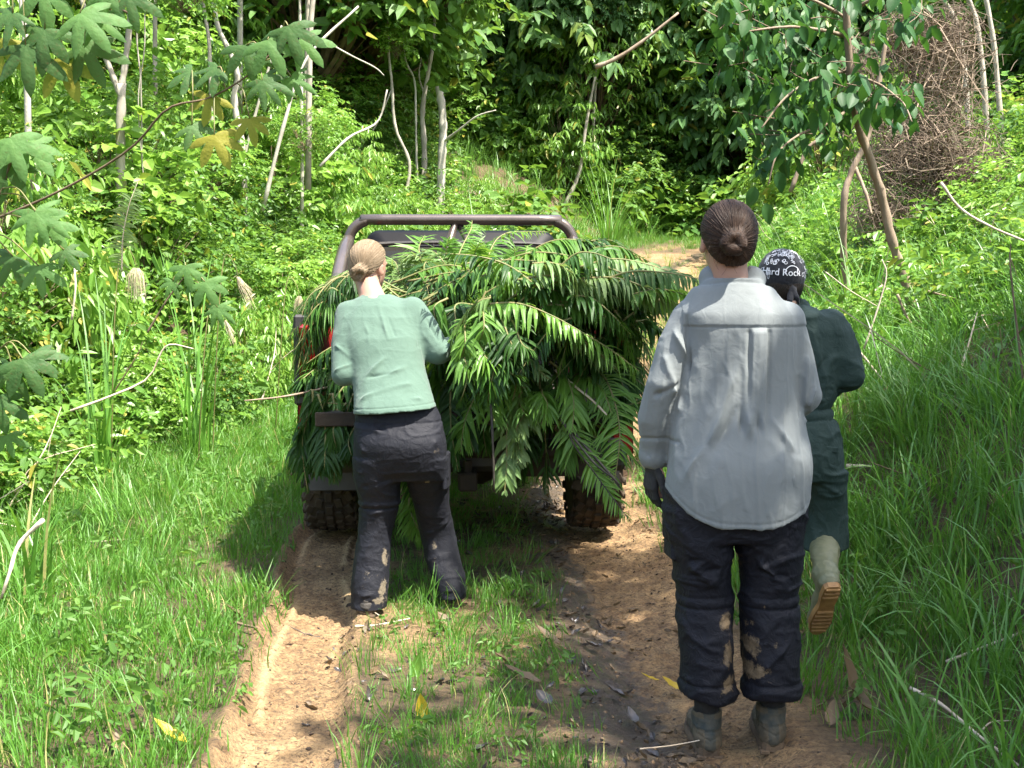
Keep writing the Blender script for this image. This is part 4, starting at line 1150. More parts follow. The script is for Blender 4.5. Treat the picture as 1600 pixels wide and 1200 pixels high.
def samp(S, Pn):
    g = (Pn - S.lo) / S.h; g = np.clip(g, 0, np.array(S.F.shape) - 1.001); i = g.astype(int); f = g - i; r = 0
    for a in (0, 1):
        for b in (0, 1):
            for c in (0, 1):
                r = r + S.F[i[:, 0] + a, i[:, 1] + b, i[:, 2] + c] * (f[:, 0] if a else 1 - f[:, 0]) * (f[:, 1] if b else 1 - f[:, 1]) * (f[:, 2] if c else 1 - f[:, 2])
    return r
def strands(SH, hc, bun, root, off, mat, n, seed):
    """combed locks of hair running over the scalp into the bun, and coils around the bun"""
    S, HO = SH; r = np.random.default_rng(seed); hc = np.array(tuple(hc)); bun = np.array(tuple(bun))
    V = np.zeros(len(HO.data.vertices) * 3); HO.data.vertices.foreach_get('co', V); V = V.reshape(-1, 3) + np.array(tuple(off))
    far = V[np.linalg.norm(V - bun, axis=1) > .05]
    q = far[r.integers(0, len(far), n)]
    db = bun - hc; db /= np.linalg.norm(db)
    dq = q - hc; dq /= np.linalg.norm(dq, axis=1)[:, None]
    m = 13; t = np.linspace(-.0, .93, m)
    om = np.arccos(np.clip(dq @ db, -.999, .999)); d = (np.sin((1 - t)[None] * om[:, None])[..., None] * dq[:, None] + np.sin(t[None] * om[:, None])[..., None] * db) / np.sin(om)[:, None, None]
    wob = r.normal(size=(n, 1, 3)) * .02 * np.sin(t * math.pi)[None, :, None]; d = d + wob; d /= np.linalg.norm(d, axis=2)[..., None]
    D = d.reshape(-1, 3); rad = np.full(len(D), .04); 
    rs = np.linspace(.16, .04, 61); found = np.zeros(len(D), bool)
    for x in rs:
        w = samp(S, hc + D * x) < 0; k = w & ~found; rad[k] = x; found |= w
    Pt = (hc + D * (rad + r.normal(size=n).repeat(m) * .0008 + .0004)[:, None]).reshape(n, m, 3)
    ok = found.reshape(n, m).all(1) & (np.linalg.norm(Pt[:, -1] - bun, axis=1) < .07)
    mb = MB()
    for k in np.nonzero(ok)[0]:
        w = r.uniform(.0007, .0016); Vt, F, _ = tube(Pt[k], [w * .5] + [w] * (m - 2) + [w * .6], 4); mb.add(Vt, F, r.random() * 9)
    for k in range(170):      # coils
        ax = r.normal(size=3) * np.array([.35, 1, .35]); ax /= np.linalg.norm(ax); u = np.cross(ax, [0.3, 0, 1]); u /= np.linalg.norm(u); v = np.cross(ax, u)
        a = np.linspace(0, r.uniform(1.5, 3.5), 14) + r.uniform(0, 6.28); dd = np.cos(a)[:, None] * u + np.sin(a)[:, None] * v + ax * r.uniform(-.8, .8) + np.array([0, -.5, 0]); dd /= np.linalg.norm(dd, axis=1)[:, None]
        rd = np.full(14, np.nan)
        for x in np.linspace(.055, .01, 40):
            w = (samp(S, bun + dd * x) < 0) & np.isnan(rd); rd[w] = x
        g = np.isfinite(rd) & (dd[:, 1] < .3)
        if g.sum() < 5: continue
        pts = (bun + dd * (rd + .0006)[:, None])[g]; w = r.uniform(.0008, .0018)
        if np.linalg.norm(np.diff(pts, axis=0), axis=1).max() > .02: continue
        Vt, F, _ = tube(pts, w, 4); mb.add(Vt, F, r.random() * 9)
    for k in range(110):       # stray hairs at the nape and temples
        p0 = far[r.integers(0, len(far))]; o_ = (p0 - hc); o_ /= np.linalg.norm(o_)
        pts = spline([p0, p0 + o_ * .006 + r.normal(size=3) * .006 + [0, 0, -.008], p0 + o_ * .008 + r.normal(size=3) * .014 + [0, 0, -.02]], 6); Vt, F, _ = tube(pts, .0004, 3); mb.add(Vt, F, r.random() * 9)
    me = mb.mesh('hair_locks', [M[mat]], True, off, 'strand'); link('hair_locks', me, HO)

def trouser_legs(S, legs, k=0.03):
    for st in legs: S.loft(st, k, 2.2)

# =================================================================== woman in the grey shirt
def build_grey():
    D = 3.75
    off = Vector((P(1150, 1165, D).x, D, 0.0)); off.z = Hs(off.x, off.y)
    root = empty('person', off, 'woman in a loose pale grey shirt and muddy dark trousers, brown hair in a bun', 'person')
    p = lambda x, y, dy=0.0: np.array(P(x, y, D + dy))
    hc = p(1137, 375, 0.0); R = rotm(0.08, 0.10)
    lw, le, ls = p(1025, 705, 0.05), p(1036, 600, -0.02), p(1076, 496, 0)
    rs, re_, rw = p(1230, 496, 0), p(1257, 618, 0.0), p(1225, 645, 0.26)
    # --- body, one continuous figure under the clothes
    S = Solid((off.x - .42, D - .24, -.02), (off.x + .36, D + .42, 1.75), 0.0062)
    head_prims(S, hc, R)
    S.cap(hc + R @ np.array([0, -0.015, -0.06]), p(1143, 462, 0.0), 0.053, 0.060, 0.03)
    S.loft(pxst(D, [(450, 1105, 1185, 0, .06), (480, 1075, 1225, 0, .075), (530, 1080, 1238, 0.01, .095), (620, 1088, 1240, .01, .10), (690, 1075, 1245, 0, .105), (760, 1060, 1245, -.01, .12), (830, 1070, 1240, 0, .10)]), 0.03)
    for q, (a, kn, an) in enumerate(((p(1105, 800), p(1102, 950, .02), p(1104, 1115, 0)), (p(1200, 800), p(1201, 950, .02), p(1209, 1115, 0)))):
        S.cap(a, kn, 0.072, 0.052, 0.03); S.cap(kn, an, 0.052, 0.034, 0.02)
        S.cap(an, an + np.array([0, 0, -0.06]), 0.034, 0.03, 0.02); S.cap(an + np.array([0, 0, -.07]), an + np.array([0, .15, -.10]), 0.032, 0.024, 0.02)
    S.chain([ls, le, lw], [0.048, 0.037, 0.026]); S.chain([rs, re_, rw], [0.045, 0.036, 0.026])
    hand_prims(S, lw + np.array([-.004, .01, -.02]), (-0.06, 0.12, -1), (-0.9, -0.45, 0), -1, 0.55, 0.92)
    hand_prims(S, rw, (-0.5, 0.8, 0.1), (0.3, 0.2, 1), -1, 0.7, 0.92)
    b = solid_obj('body', S, [M['skin']], root, off, 1)
    # --- hair: cap swept into the bun
    bun = p(1147, 380, -0.126)
    S = Solid(hc - np.array([.14, .22, .17]), hc + np.array([.14, .13, .16]), 0.0034)
    S.ell(hc + R @ np.array([0, -0.012, 0.026]), (0.0865, 0.101, 0.098), R, 0.02)
    S.ell(hc + R @ np.array([0, -0.048, -0.03]), (0.064, 0.050, 0.072), R, 0.03)
    fr = R @ np.array([0, 1, 0])
    def facecut(X, Y, Z):
        yy = (X - hc[0]) * R[0, 1] + (Y - hc[1]) * R[1, 1] + (Z - hc[2]) * R[2, 1]
        zz = (X - hc[0]) * R[0, 2] + (Y - hc[1]) * R[1, 2] + (Z - hc[2]) * R[2, 2]
        xx = (X - hc[0]) * R[0, 0] + (Y - hc[1]) * R[1, 0]
        line = np.maximum(yy - 0.07, (-zz + 0.035) * 0.8 + (yy + 0.02) * 0.9 - 0.03)
        low = -(zz + 0.088 - 0.9 * np.maximum(0, np.abs(xx) - 0.035))
        return np.maximum(line, low)
    S.cut(facecut)
    for k in range(6):
        a = k * 1.05 + 0.4; c = bun + np.array([0.019 * math.cos(a), 0.008 * (k % 2), 0.017 * math.sin(a)])
        tdir = np.array([-math.sin(a), 0.15, math.cos(a)])
        S.cap(c - tdir * 0.013, c + tdir * 0.015, 0.0150, 0.0170, 0.003)
    S.ell(bun + np.array([0, 0.02, 0]), (0.034, 0.026, 0.033), None, 0.008)
    at = hair_attrs(bun, np.eye(3))
    def hd(V, N):
        a = at['strand'](V); r = at['along'](V)
        n = vn2(a * 42, r * 6, 3) + 0.6 * vn2(a * 100, r * 9, 5)
        return (n - 0.8) * 0.0028 * sstep(0.0, 0.03, r) - 0.007 * np.exp(-((r - 0.047) / 0.007) ** 2)
    HO = solid_obj('hair', S, [M['hair_brown']], root, off, 2, hd, at)
    S_hair = (S, HO)
    strands(S_hair, hc, bun, root, off, 'hair_brown', 900, 5)
    # --- trousers
    S = Solid((off.x - .28, D - .22, .12), (off.x + .28, D + .24, .98), 0.0052)
    S.loft(pxst(D, [(700, 1055, 1248, 0, .115), (760, 1040, 1252, -.015, .135), (800, 1038, 1255, -.01, .14), (838, 1040, 1254, 0, .125)]), 0.02)
    L = pxst(D, [(790, 1036, 1144, 0, .125), (850, 1046, 1145, 0, .115), (900, 1053, 1144, .01, .105), (935, 1055, 1144, .012, .10), (990, 1060, 1146, .0, .10), (1040, 1064, 1147, -.005, .10), (1086, 1064, 1149, -.005, .098)])
    Rg = pxst(D, [(790, 1152, 1258, 0, .125), (850, 1150, 1254, 0, .115), (900, 1155, 1250, .01, .105), (935, 1157, 1248, .012, .10), (990, 1159, 1247, .0, .10), (1040, 1160, 1248, -.005, .10), (1080, 1160, 1250, -.005, .098)])
    trouser_legs(S, [L, Rg], 0.016)
    zc = P(1100, 1083, D).z
    S.cut(lambda X, Y, Z: zc + 0.012 * np.sin(X * 14 + 1) - Z)
    inner = S.F + 0.014
    zi = zc + 0.10
    S.F = np.maximum(S.F, -np.maximum(inner, S.ax[2][None, None, :] - zi).astype(np.float32))
    zs = P(1100, 934, D).z; zr = P(1100, 1062, D).z
    sg = []
    rr = random.Random(4)
    for x0 in (1100, 1203):
        for k in range(7):
            y = rr.uniform(835, 1040); w = rr.uniform(18, 42); s_ = rr.choice((-1, 1))
            sg.append((p(x0 - w, y, -.10), p(x0 + w, y + s_ * rr.uniform(12, 45), -.10), 0.010, rr.choice((0.006, -0.006, 0.005))))
    for (a, b_) in (((1060, 880), (1130, 925)), ((1065, 905), (1120, 860)), ((1175, 870), (1240, 925)), ((1165, 925), (1200, 860)), ((1070, 830), (1135, 850)), ((1165, 850), (1235, 838)), ((1225, 960), (1180, 1010)), ((1240, 1000), (1190, 1052))):
        sg.append((p(*a, -.10), p(*b_, -.10), 0.009, 0.008))
    def td(V, N):
        d = 1.5 * folds(V, N, sg) + wrinkle(V, (7, 7, 11), 0.0075, 4)
        z = V[:, 2]
        tilt = z - 0.012 * np.abs(V[:, 0] - off.x) * 3
        d += 0.003 * np.exp(-((z - zs) / 0.011) ** 2) - 0.006 * np.exp(-((z - zs + 0.018) / 0.004) ** 2) - 0.004 * np.exp(-((z - zs - 0.016) / 0.004) ** 2)
        d += 0.006 * sstep(0.006, -0.006, z - zr) - 0.004 * np.exp(-((z - zr - 0.008) / 0.004) ** 2)
        return d
    mud = mudspots([(p(1136, 975, -.09), (.022, .2, .035), 1.0), (p(1138, 1025, -.09), (.022, .2, .045), 1.0), (p(1175, 1010, -.09), (.03, .2, .04), .95), (p(1172, 1050, -.09), (.045, .2, .035), 1.1), (p(1140, 1070, -.09), (.025, .2, .03), 1.0), (p(1215, 1005, -.09), (.02, .2, .015), .55), (p(1196, 950, -.1), (.006, .2, .012), .8), (p(1175, 980, -.1), (.02, .2, .02), .6)])
    solid_obj('trousers', S, [M['trousers']], root, off, 1, td, {'mud': mud})
    # cargo pocket flap on the left thigh
    mb = MB(); q = p(1049, 838, 0.0); mb.box(q, (0.024, 0.11, 0.14), rotm(0.12), 0.010)
    link('cargo_pocket', mb.mesh('cargo_pocket', [M['trousers']], False, off), root)
    # --- shirt
    S = Solid((off.x - .36, D - .26, P(1150, 835, D).z), (off.x + .34, D + .34, P(1150, 405, D).z), 0.0046)
    S.loft(pxst(D, [(436, 1104, 1186, .0, .066), (452, 1082, 1206, .0, .082), (470, 1070, 1222, 0, .097), (492, 1056, 1242, 0, .112), (530, 1066, 1248, .005, .122), (580, 1060, 1248, .01, .128), (630, 1049, 1252, .008, .13), (670, 1045, 1258, .0, .138), (720, 1043, 1267, -.012, .155), (765, 1037, 1264, -.014, .158), (800, 1036, 1261, -.010, .158), (840, 1036, 1260, -.010, .155)]), 0.02, 2.35)
    S.chain([ls + [0, 0, -.008], (ls + le) / 2 + [-.010, 0, 0], le, (le + lw) / 2 + [-.012, 0, .0], lw + [-.002, 0, .02]], [0.056, 0.055, 0.051, 0.052, 0.047], 0.010)
    S.cap(lw + [0, 0, .035], lw + [-.003, .005, -.018], 0.044, 0.047, 0.004)
    S.chain([rs + [-.005, 0, -.01], (rs + re_) / 2, re_, (re_ + rw) / 2, rw], [0.057, 0.053, 0.053, 0.050, 0.042], 0.010)
    nk = p(1146, 430)
    S.cap(nk + [-.062, .02, -.010], nk + [.062, .02, -.014], 0.040, 0.040, 0.012)
    zb, zsd = P(1150, 811, D).z, P(1150, 760, D).z
    def hem(X, Y, Z):
        u = np.clip(np.abs(X - off.x - 0.0) / 0.235, 0, 1.05)
        front = sstep(-0.02, 0.10, Y - D)
        h = zb + (zsd - zb) * u ** 3.2 - 0.004 + front * 0.02
        body = h - Z
        return body
    S.cut(hem)
    nb = lambda X, Y, Z: 0.0
    # neck opening and open cuffs
    S.ell(nk + [0.0, 0.0, 0.045], (0.056, 0.060, 0.055), None, 0.003, sub=True)
    inner = S.F + 0.013
    low = S.ax[2][None, None, :] - (zsd + 0.05)
    S.F = np.maximum(S.F, -np.maximum(inner, low).astype(np.float32))
    zy = P(1150, 509, D).z
    B = -0.13
    sg = [(p(1168, 512, B), p(1170, 700, B), 0.011, 0.013), (p(1158, 512, B), p(1160, 740, B), 0.007, -0.009), (p(1183, 512, B), p(1186, 690, B), 0.008, -0.011),
          (p(1196, 512, B), p(1198, 640, B), 0.012, 0.006), (p(1160, 560, B), p(1110, 690, B), 0.012, 0.010), (p(1150, 590, B), p(1075, 690, B), 0.011, 0.009), (p(1140, 520, B), p(1126, 600, B), 0.012, -0.008),
          (p(1150, 640, B), p(1100, 740, B), 0.014, -0.009), (p(1090, 520, B), p(1098, 560, B), 0.010, -0.010), (p(1086, 560, B), p(1140, 600, B), 0.010, 0.006),
          (p(1080, 660, B), p(1130, 635, B), 0.010, 0.008), (p(1190, 700, B), p(1150, 790, B), 0.012, 0.009), (p(1130, 745, B), p(1180, 770, B), 0.009, 0.007), (p(1120, 770, B), p(1190, 790, B), 0.006, 0.005),
          (p(1240, 520, B), p(1236, 700, B), 0.014, 0.006), (p(1222, 690, B), p(1245, 780, B), 0.012, -0.006), (p(1205, 650, B), p(1240, 700, B), 0.010, 0.007), (p(1100, 700, B), p(1060, 760, B), 0.012, 0.006),
          (p(1130, 790, B), p(1225, 760, B), 0.007, 0.006), (p(1040, 560, -.06), p(1062, 640, -.06), 0.010, 0.008), (p(1020, 620, -.06), p(1062, 600, -.06), 0.009, -0.008), (p(1008, 660, -.06), p(1045, 640, -.06), 0.007, 0.009),
          (p(1006, 680, -.05), p(1040, 690, -.05), 0.006, 0.008), (p(1012, 640, -.06), p(1050, 665, -.06), 0.006, -0.008), (p(1046, 500, -.06), p(1072, 560, -.06), 0.008, 0.007), (p(1072, 495, -.07), p(1082, 640, -.05), 0.007, -0.012),
          (p(1262, 560, -.05), p(1256, 640, -.05), 0.008, 0.009), (p(1250, 520, -.08), p(1250, 650, -.08), 0.006, -0.012), (p(1256, 660, -.05), p(1275, 600, -.05), 0.006, 0.008)]
    def sd(V, N):
        z = V[:, 2]; bk = (V[:, 1] < D + 0.02)
        d = 2.1 * folds(V, N, sg) + wrinkle(V, (13, 8, 3.2), 0.0046, 12, 0.035) * sstep(0.02, -0.05, z - zy) + wrinkle(V, (14, 14, 6), 0.0015, 15)
        tor = (V[:, 0] > off.x - .19) & (V[:, 0] < off.x + .22)
        d += np.where(bk & tor, -0.0028 * np.exp(-((z - zy) / 0.003) ** 2) + 0.0028 * sstep(-0.002, 0.003, z - zy), 0)
        u = np.clip(np.abs(V[:, 0] - off.x) / 0.235, 0, 1.2); hz = zb + (zsd - zb) * u ** 3.2
        d += np.where(bk, -0.002 * np.exp(-((z - hz - 0.014) / 0.003) ** 2), 0)
        cl = p(1174, 600)[0] + 0.25 * (z - zy) * 0.05; xx = V[:, 0] - cl; fd = sstep(0.0, -0.02, z - zy) * sstep(-0.40, -0.16, z - zy)
        d += np.where(bk, fd * (0.008 * (sstep(-.026, -.020, xx) - sstep(.020, .026, xx)) - 0.007 * np.exp(-((xx + .031) / .007) ** 2) - 0.007 * np.exp(-((xx - .031) / .007) ** 2)), 0)
        cz = nk[2] - 0.004 - 0.25 * (np.abs(V[:, 0] - nk[0])) ** 1.5
        d += -0.006 * np.exp(-((z - cz + 0.016) / 0.005) ** 2)
        sleeve = V[:, 0] < off.x - .2
        d += np.where(sleeve, -0.005 * np.exp(-((z - lw[2] - 0.045) / 0.005) ** 2), 0)
        return d
    solid_obj('shirt', S, [M['shirt_grey']], root, off, 1, sd, {'mud': lambda V: np.zeros(len(V))})
    # --- black glove on the left hand
    S = Solid(lw - np.array([.11, .11, .24]), lw + np.array([.09, .14, .04]), 0.0030)
    S.cap(lw + [0, .005, -0.0], lw + [-.006, .012, -.04], 0.033, 0.030, 0.006)
    hand_prims(S, lw + np.array([-.006, .012, -.025]), (-0.08, 0.10, -1), (-0.93, -0.35, 0), -1, 0.55, 1.06)
    solid_obj('glove', S, [M['glove']], root, off, 1, lambda V, N: 0.0012 + wrinkle(V, (40, 40, 40), 0.0012, 2))
    # --- socks and boots
    for bx, tx, tw in ((1104, 1104, 0.0), (1207, 1204, -0.08)):
        a = p(bx, 1070); zg = Hs(a[0], D)
        mb = MB(); mb.tube([a, p(bx, 1100), p(tx, 1128, 0.0)], [0.042, 0.039, 0.041], 20)
        me = mb.mesh('sock', [M['sock']], True, off); link('sock', me, root)
        hiking_boot(root, off, p(tx, 1150)[0], D + 0.0, zg, tw)
    return root

def hiking_boot(root, off, x, y, z, yaw, mats=('boot', 'boot_teal', 'boot_sole'), tall=0.125, dark=False):
    Rm = rotm(yaw); g = lambda a, b, c: np.array([x, y, z]) + Rm @ np.array([a, b, c])
    S = Solid(g(0, 0.08, 0) - .22, g(0, 0.08, 0) + np.array([.22, .22, .22]), 0.004)
    S.chain([g(0, -0.035, .055), g(0, 0.05, .055), g(0, .14, .045), g(0, .20, .04)], [.040, .042, .042, .034], 0.02)
    S.cap(g(0, -.03, .05), g(0, -.005, tall), 0.040, 0.043, 0.02)
    S.cap(g(0, .02, .09), g(0, .01, tall), 0.042, 0.042, 0.02)
    S.cap(g(0, -.062, .04), g(0, -.048, .085), 0.020, 0.016, 0.015)
    S.cut(lambda X, Y, Z: np.maximum(z + 0.022 - Z, Z - (z + tall + 0.008 + 0.0 * X)))
    S.ell(g(0, .0, tall + .02), (.034, .040, .035), None, 0.003, sub=True)
    zl = z
    def mf(C):
        q = (C - np.array([x, y, z])) @ Rm
        up = (q[:, 2] > 0.088) & (q[:, 2] < 0.118)
        heel = (np.abs(q[:, 0]) < 0.016) & (q[:, 1] < 0.0) & (q[:, 2] > 0.03)
        return np.where(up | heel, 1, 0)
    o = solid_obj('boot', S, [M[mats[0]], M[mats[1]]], root, off, 1, lambda V, N: wrinkle(V, (30, 30, 40), 0.003, 6) - 0.003 * np.exp(-((V[:, 2] - z - .086) / .003) ** 2) - 0.003 * np.exp(-((V[:, 2] - z - .06 - 0.4 * np.abs((V[:, 0] - x))) / .003) ** 2), None, mat_fn=mf)
    # sole with lugs
    mb = MB()
    prof = [(-0.074, .022), (-.06, .033), (-.03, .038), (.03, .040), (.09, .046), (.15, .049), (.20, .040), (.225, .018)]
    top = []; 
    for yy, w in prof: top.append((w, yy))
    ring = [(w, yy) for w, yy in top] + [(-w, yy) for w, yy in top[::-1]]
    n = len(ring)
    V = [g(a, b, 0.006 + 0.012 * 0) for a, b in ring] + [g(a * 1.03, b, .018) for a, b in ring] + [g(a * 0.96, b, .034) for a, b in ring]
    F = [[i, (i + 1) % n, n + (i + 1) % n, n + i] for i in range(n)] + [[n + i, n + (i + 1) % n, 2 * n + (i + 1) % n, 2 * n + i] for i in range(n)]
    m = len(prof)
    for i in range(m - 1):
        F.append([i, 2 * m - 1 - i, 2 * m - 2 - i, i + 1]); F.append([2 * n + i, 2 * n + i + 1, 2 * n + 2 * m - 2 - i, 2 * n + 2 * m - 1 - i])
    mb.add(np.array(V), np.array(F))
    for i in range(9):
        yy = -.07 + i * .034
        for q in (-1, 1): mb.box(g(q * .026, yy, .0045), (.030, .018, .012), Rm, 0.002)
    mb2 = mb.mesh('sole', [M[mats[2]]], False, off); link('sole', mb2, o)
    if not dark:
        mb = MB(); mb.box(g(0, -.046, .105), (.014, .006, .018), Rm, .002); link('heel_tab', mb.mesh('heel_tab', [M['orange_tab']], False, off), o)
        mb = MB()
        for i in range(5): mb.box(g(0, -.064 - 0.0015 * i + (0.006 if i > 2 else 0), .048 + i * .009), (.024 - .002 * i, .006, .004), Rm, .001)
        link('heel_ribs', mb.mesh('heel_ribs', [M['boot_teal']], False, off), o)
        mb = MB()
        for i in range(5):
            for q in (-1, 1): mb.tube([g(-q * .02, .07 + i * .018, .098 - i * .008), g(q * .02, .078 + i * .018, .096 - i * .008)], .0025, 5)
        link('laces', mb.mesh('laces', [M['boot_dark']], False, off), o)
    return o

# =================================================================== blonde woman
PXST = pxst
def build_blonde():
    D = 5.25
    off = Vector((P(640, 950, D).x, D, 0.0)); off.z = Hs(off.x, off.y)
    root = empty('person', off, 'blonde woman in a sage green long-sleeved top reaching into the ferns behind the truck', 'person')
    lean = lambda y: 0.0014 * max(0.0, 640 - y)
    p = lambda x, y, dy=0.0: np.array(P(x, y, D + dy + lean(y)))
    pxst = lambda d, st: PXST(d, [(y, a, b, c + lean(y), r) for y, a, b, c, r in st])
    hc = p(576, 416, 0.05); R = rotm(-0.50, -0.05, 0.06)
    ls, le, lw = p(545, 492, .02), p(537, 585, .0), p(560, 575, .30)
    rs, re_, rw = p(648, 486, .0), p(684, 550, 0.02), p(722, 536, .30)
    S = Solid((off.x - .42, D - .24, -.02), (off.x + .50, D + 1.0, 1.74), 0.0066)
    head_prims(S, hc, R, 0.98)
    S.cap(hc + R @ np.array([0, -.02, -.06]), p(586, 474, 0.0), 0.050, 0.058, 0.03)
    S.loft(pxst(D, [(468, 562, 618, 0, .06), (490, 545, 650, 0, .08), (530, 548, 655, 0, .095), (580, 565, 652, 0, .09), (640, 572, 662, .01, .085), (690, 572, 680, 0, .10), (725, 574, 680, 0, .09)]), 0.03)
    legs = ((p(592, 715), p(592, 815, .04), p(578, 925, -.04)), (p(660, 715), p(672, 815, .22), p(704, 905, .12)))
    for a, kn, an in legs:
        S.cap(a, kn, 0.072, 0.05, 0.03); S.cap(kn, an, 0.05, 0.034, 0.02)
        S.cap(an, an + np.array([0, 0, -0.05]), 0.032, 0.03, 0.02); S.cap(an + np.array([0, 0, -.05]), an + np.array([0, .13, -.07]), 0.03, 0.022, 0.02)
    S.chain([ls, le, lw], [0.045, 0.036, 0.025]); S.chain([rs, re_, rw], [0.045, 0.036, 0.025])
    hand_prims(S, lw, (0.4, 0.8, 0.25), (0, -.2, 1), 1, 0.9, 0.92); hand_prims(S, rw, (0.6, 0.8, 0.1), (0, -.1, 1), -1, 0.8, 0.92)
    solid_obj('body', S, [M['skin']], root, off, 1)
    # hair with low knotted bun
    bun = p(563, 425, -0.045)
    S = Solid(hc - np.array([.15, .19, .16]), hc + np.array([.14, .15, .15]), 0.0036)
    S.ell(hc + R @ np.array([0, -0.010, 0.026]), (0.083, 0.101, 0.096), R, 0.02)
    S.ell(hc + R @ np.array([0, -0.045, -0.02]), (0.060, 0.048, 0.060), R, 0.03)
    def facecut(X, Y, Z):
        yy = (X - hc[0]) * R[0, 1] + (Y - hc[1]) * R[1, 1] + (Z - hc[2]) * R[2, 1]
        zz = (X - hc[0]) * R[0, 2] + (Y - hc[1]) * R[1, 2] + (Z - hc[2]) * R[2, 2]
        xx = (X - hc[0]) * R[0, 0] + (Y - hc[1]) * R[1, 0] + (Z - hc[2]) * R[2, 0]
        line = np.maximum(yy - 0.07, (-zz + 0.035) * 0.8 + (yy + 0.02) * 0.9 - 0.026)
        return np.maximum(line, -(zz + 0.068 - 0.9 * np.maximum(0, np.abs(xx) - 0.035)))
    S.cut(facecut)
    S.chain([bun + [.004, 0, .014], bun + [-.004, -.03, .016], bun + [-.022, -.035, .006], bun + [-.030, -.02, -.010], bun + [-.02, -.012, -.026], bun + [-.002, -.015, -.030], bun + [.004, -.012, -.014]], [.014, .016, .015, .015, .015, .013, .010], 0.005)
    S.chain([bun + [.018, 0, .006], bun + [.018, -.028, .002], bun + [.008, -.040, .010]], [.012, .013, .011], 0.003)
    S.ell(bun + [-.006, 0, -.006], (.028, .022, .028), None, .008)
    at = hair_attrs(bun + np.array([0.002, 0, 0]), np.eye(3))
    def hd(V, N):
        a = at['strand'](V); r = at['along'](V)
        return (vn2(a * 42, r * 6, 3) + 0.6 * vn2(a * 100, r * 9, 5) - 0.8) * 0.0026 * sstep(0.0, 0.03, r) - 0.003 * np.exp(-((r - 0.045) / 0.008) ** 2)
    HO = solid_obj('hair', S, [M['hair_blond']], root, off, 2, hd, at)
    strands((S, HO), hc, bun, root, off, 'hair_blond', 900, 6)
    # trousers
    S = Solid((off.x - .30, D - .26, .03), (off.x + .32, D + .42, 1.02), 0.0056)
    S.loft(pxst(D, [(620, 560, 675, .0, .108), (650, 555, 688, .01, .118), (690, 553, 696, -.015, .14), (725, 553, 698, .0, .135), (748, 555, 699, .02, .115)]), 0.02)
    L = pxst(D, [(715, 553, 628, .0, .125), (750, 554, 627, .0, .112), (785, 561, 624, .02, .10), (830, 560, 613, .02, .09), (870, 554, 609, .0, .09), (915, 549, 607, -.03, .092), (945, 548, 604, -.04, .09), (958, 548, 600, -.04, .09)])
    Rg = pxst(D, [(715, 628, 700, .02, .125), (750, 634, 701, .06, .112), (785, 645, 702, .13, .10), (830, 655, 710, .19, .092), (870, 664, 718, .17, .09), (905, 676, 727, .12, .09), (932, 684, 728, .10, .088)])
    trouser_legs(S, [L, Rg], 0.018)
    zL = P(570, 785, D).z
    sg = [(p(560, 665, -.12), p(640, 690, -.13), .012, .008), (p(575, 650, -.12), p(650, 720, -.12), .012, -.008), (p(600, 655, -.12), p(625, 735, -.1), .012, .009), (p(560, 700, -.12), p(615, 725, -.12), .010, .008),
          (p(556, 740, -.1), p(622, 722, -.1), .010, .009), (p(556, 765, -.1), p(620, 745, -.1), .010, -.008), (p(645, 735, -.02), p(695, 720, -.05), .010, .008), (p(640, 760, .0), p(700, 745, .0), .012, .009), (p(650, 790, .05), p(700, 770, .05), .010, -.009),
          (p(560, 810, -.08), p(612, 795, -.08), .010, .009), (p(572, 860, -.08), p(612, 800, -.08), .010, .008), (p(556, 890, -.1), p(605, 850, -.1), .010, -.006), (p(552, 935, -.13), p(603, 925, -.13), .008, .010), (p(552, 948, -.13), p(600, 940, -.13), .006, -.008), (p(550, 915, -.12), p(590, 905, -.12), .008, .006),
          (p(660, 840, .1), p(705, 810, .1), .010, .009), (p(664, 870, .08), p(712, 850, .08), .010, -.008), (p(675, 905, .03), p(722, 895, .03), .007, .009), (p(680, 918, .02), p(724, 910, .02), .006, -.008), (p(682, 925, .02), p(725, 922, .02), .005, .008), (p(655, 720, -.08), p(690, 680, -.12), .012, .008), (p(628, 700, -.13), p(627, 745, -.08), .012, -.014)]
    def td(V, N):
        z = V[:, 2]
        d = 1.1 * folds(V, N, sg) + wrinkle(V, (8, 8, 12), 0.0042, 24)
        lf = V[:, 0] < off.x + 0.0
        d += np.where(lf, 0.006 * np.exp(-((z - zL) / 0.010) ** 2) - 0.006 * np.exp(-((z - zL + 0.017) / 0.004) ** 2), 0)
        zw = P(600, 657, D).z
        d -= 0.004 * np.exp(-((z - zw) / 0.004) ** 2)
        return d
    mud = mudspots([(p(600, 875, -.09), (.016, .2, .05), .9), (p(598, 920, -.1), (.02, .2, .04), 1.0), (p(594, 938, -.1), (.03, .2, .02), .95), (p(575, 900, -.1), (.04, .2, .05), .42), (p(678, 850, .1), (.014, .2, .03), .7), (p(680, 880, .1), (.02, .2, .03), .5), (p(684, 705, -.1), (.018, .2, .03), .55), (p(667, 752, -.05), (.012, .2, .012), .7)])
    solid_obj('trousers', S, [M['trousers_dusty']], root, off, 1, td, {'mud': mud})
    mb = MB(); q = p(697, 735, 0.03); mb.box(q, (0.022, 0.13, 0.16), rotm(-0.1), 0.008)
    link('cargo_pocket', mb.mesh('cargo_pocket', [M['trousers_dusty']], False, off), root)
    # top
    S = Solid((off.x - .40, D - .24, P(600, 655, D).z), (off.x + .46, D + .72, P(600, 430, D + .3).z), 0.0048)
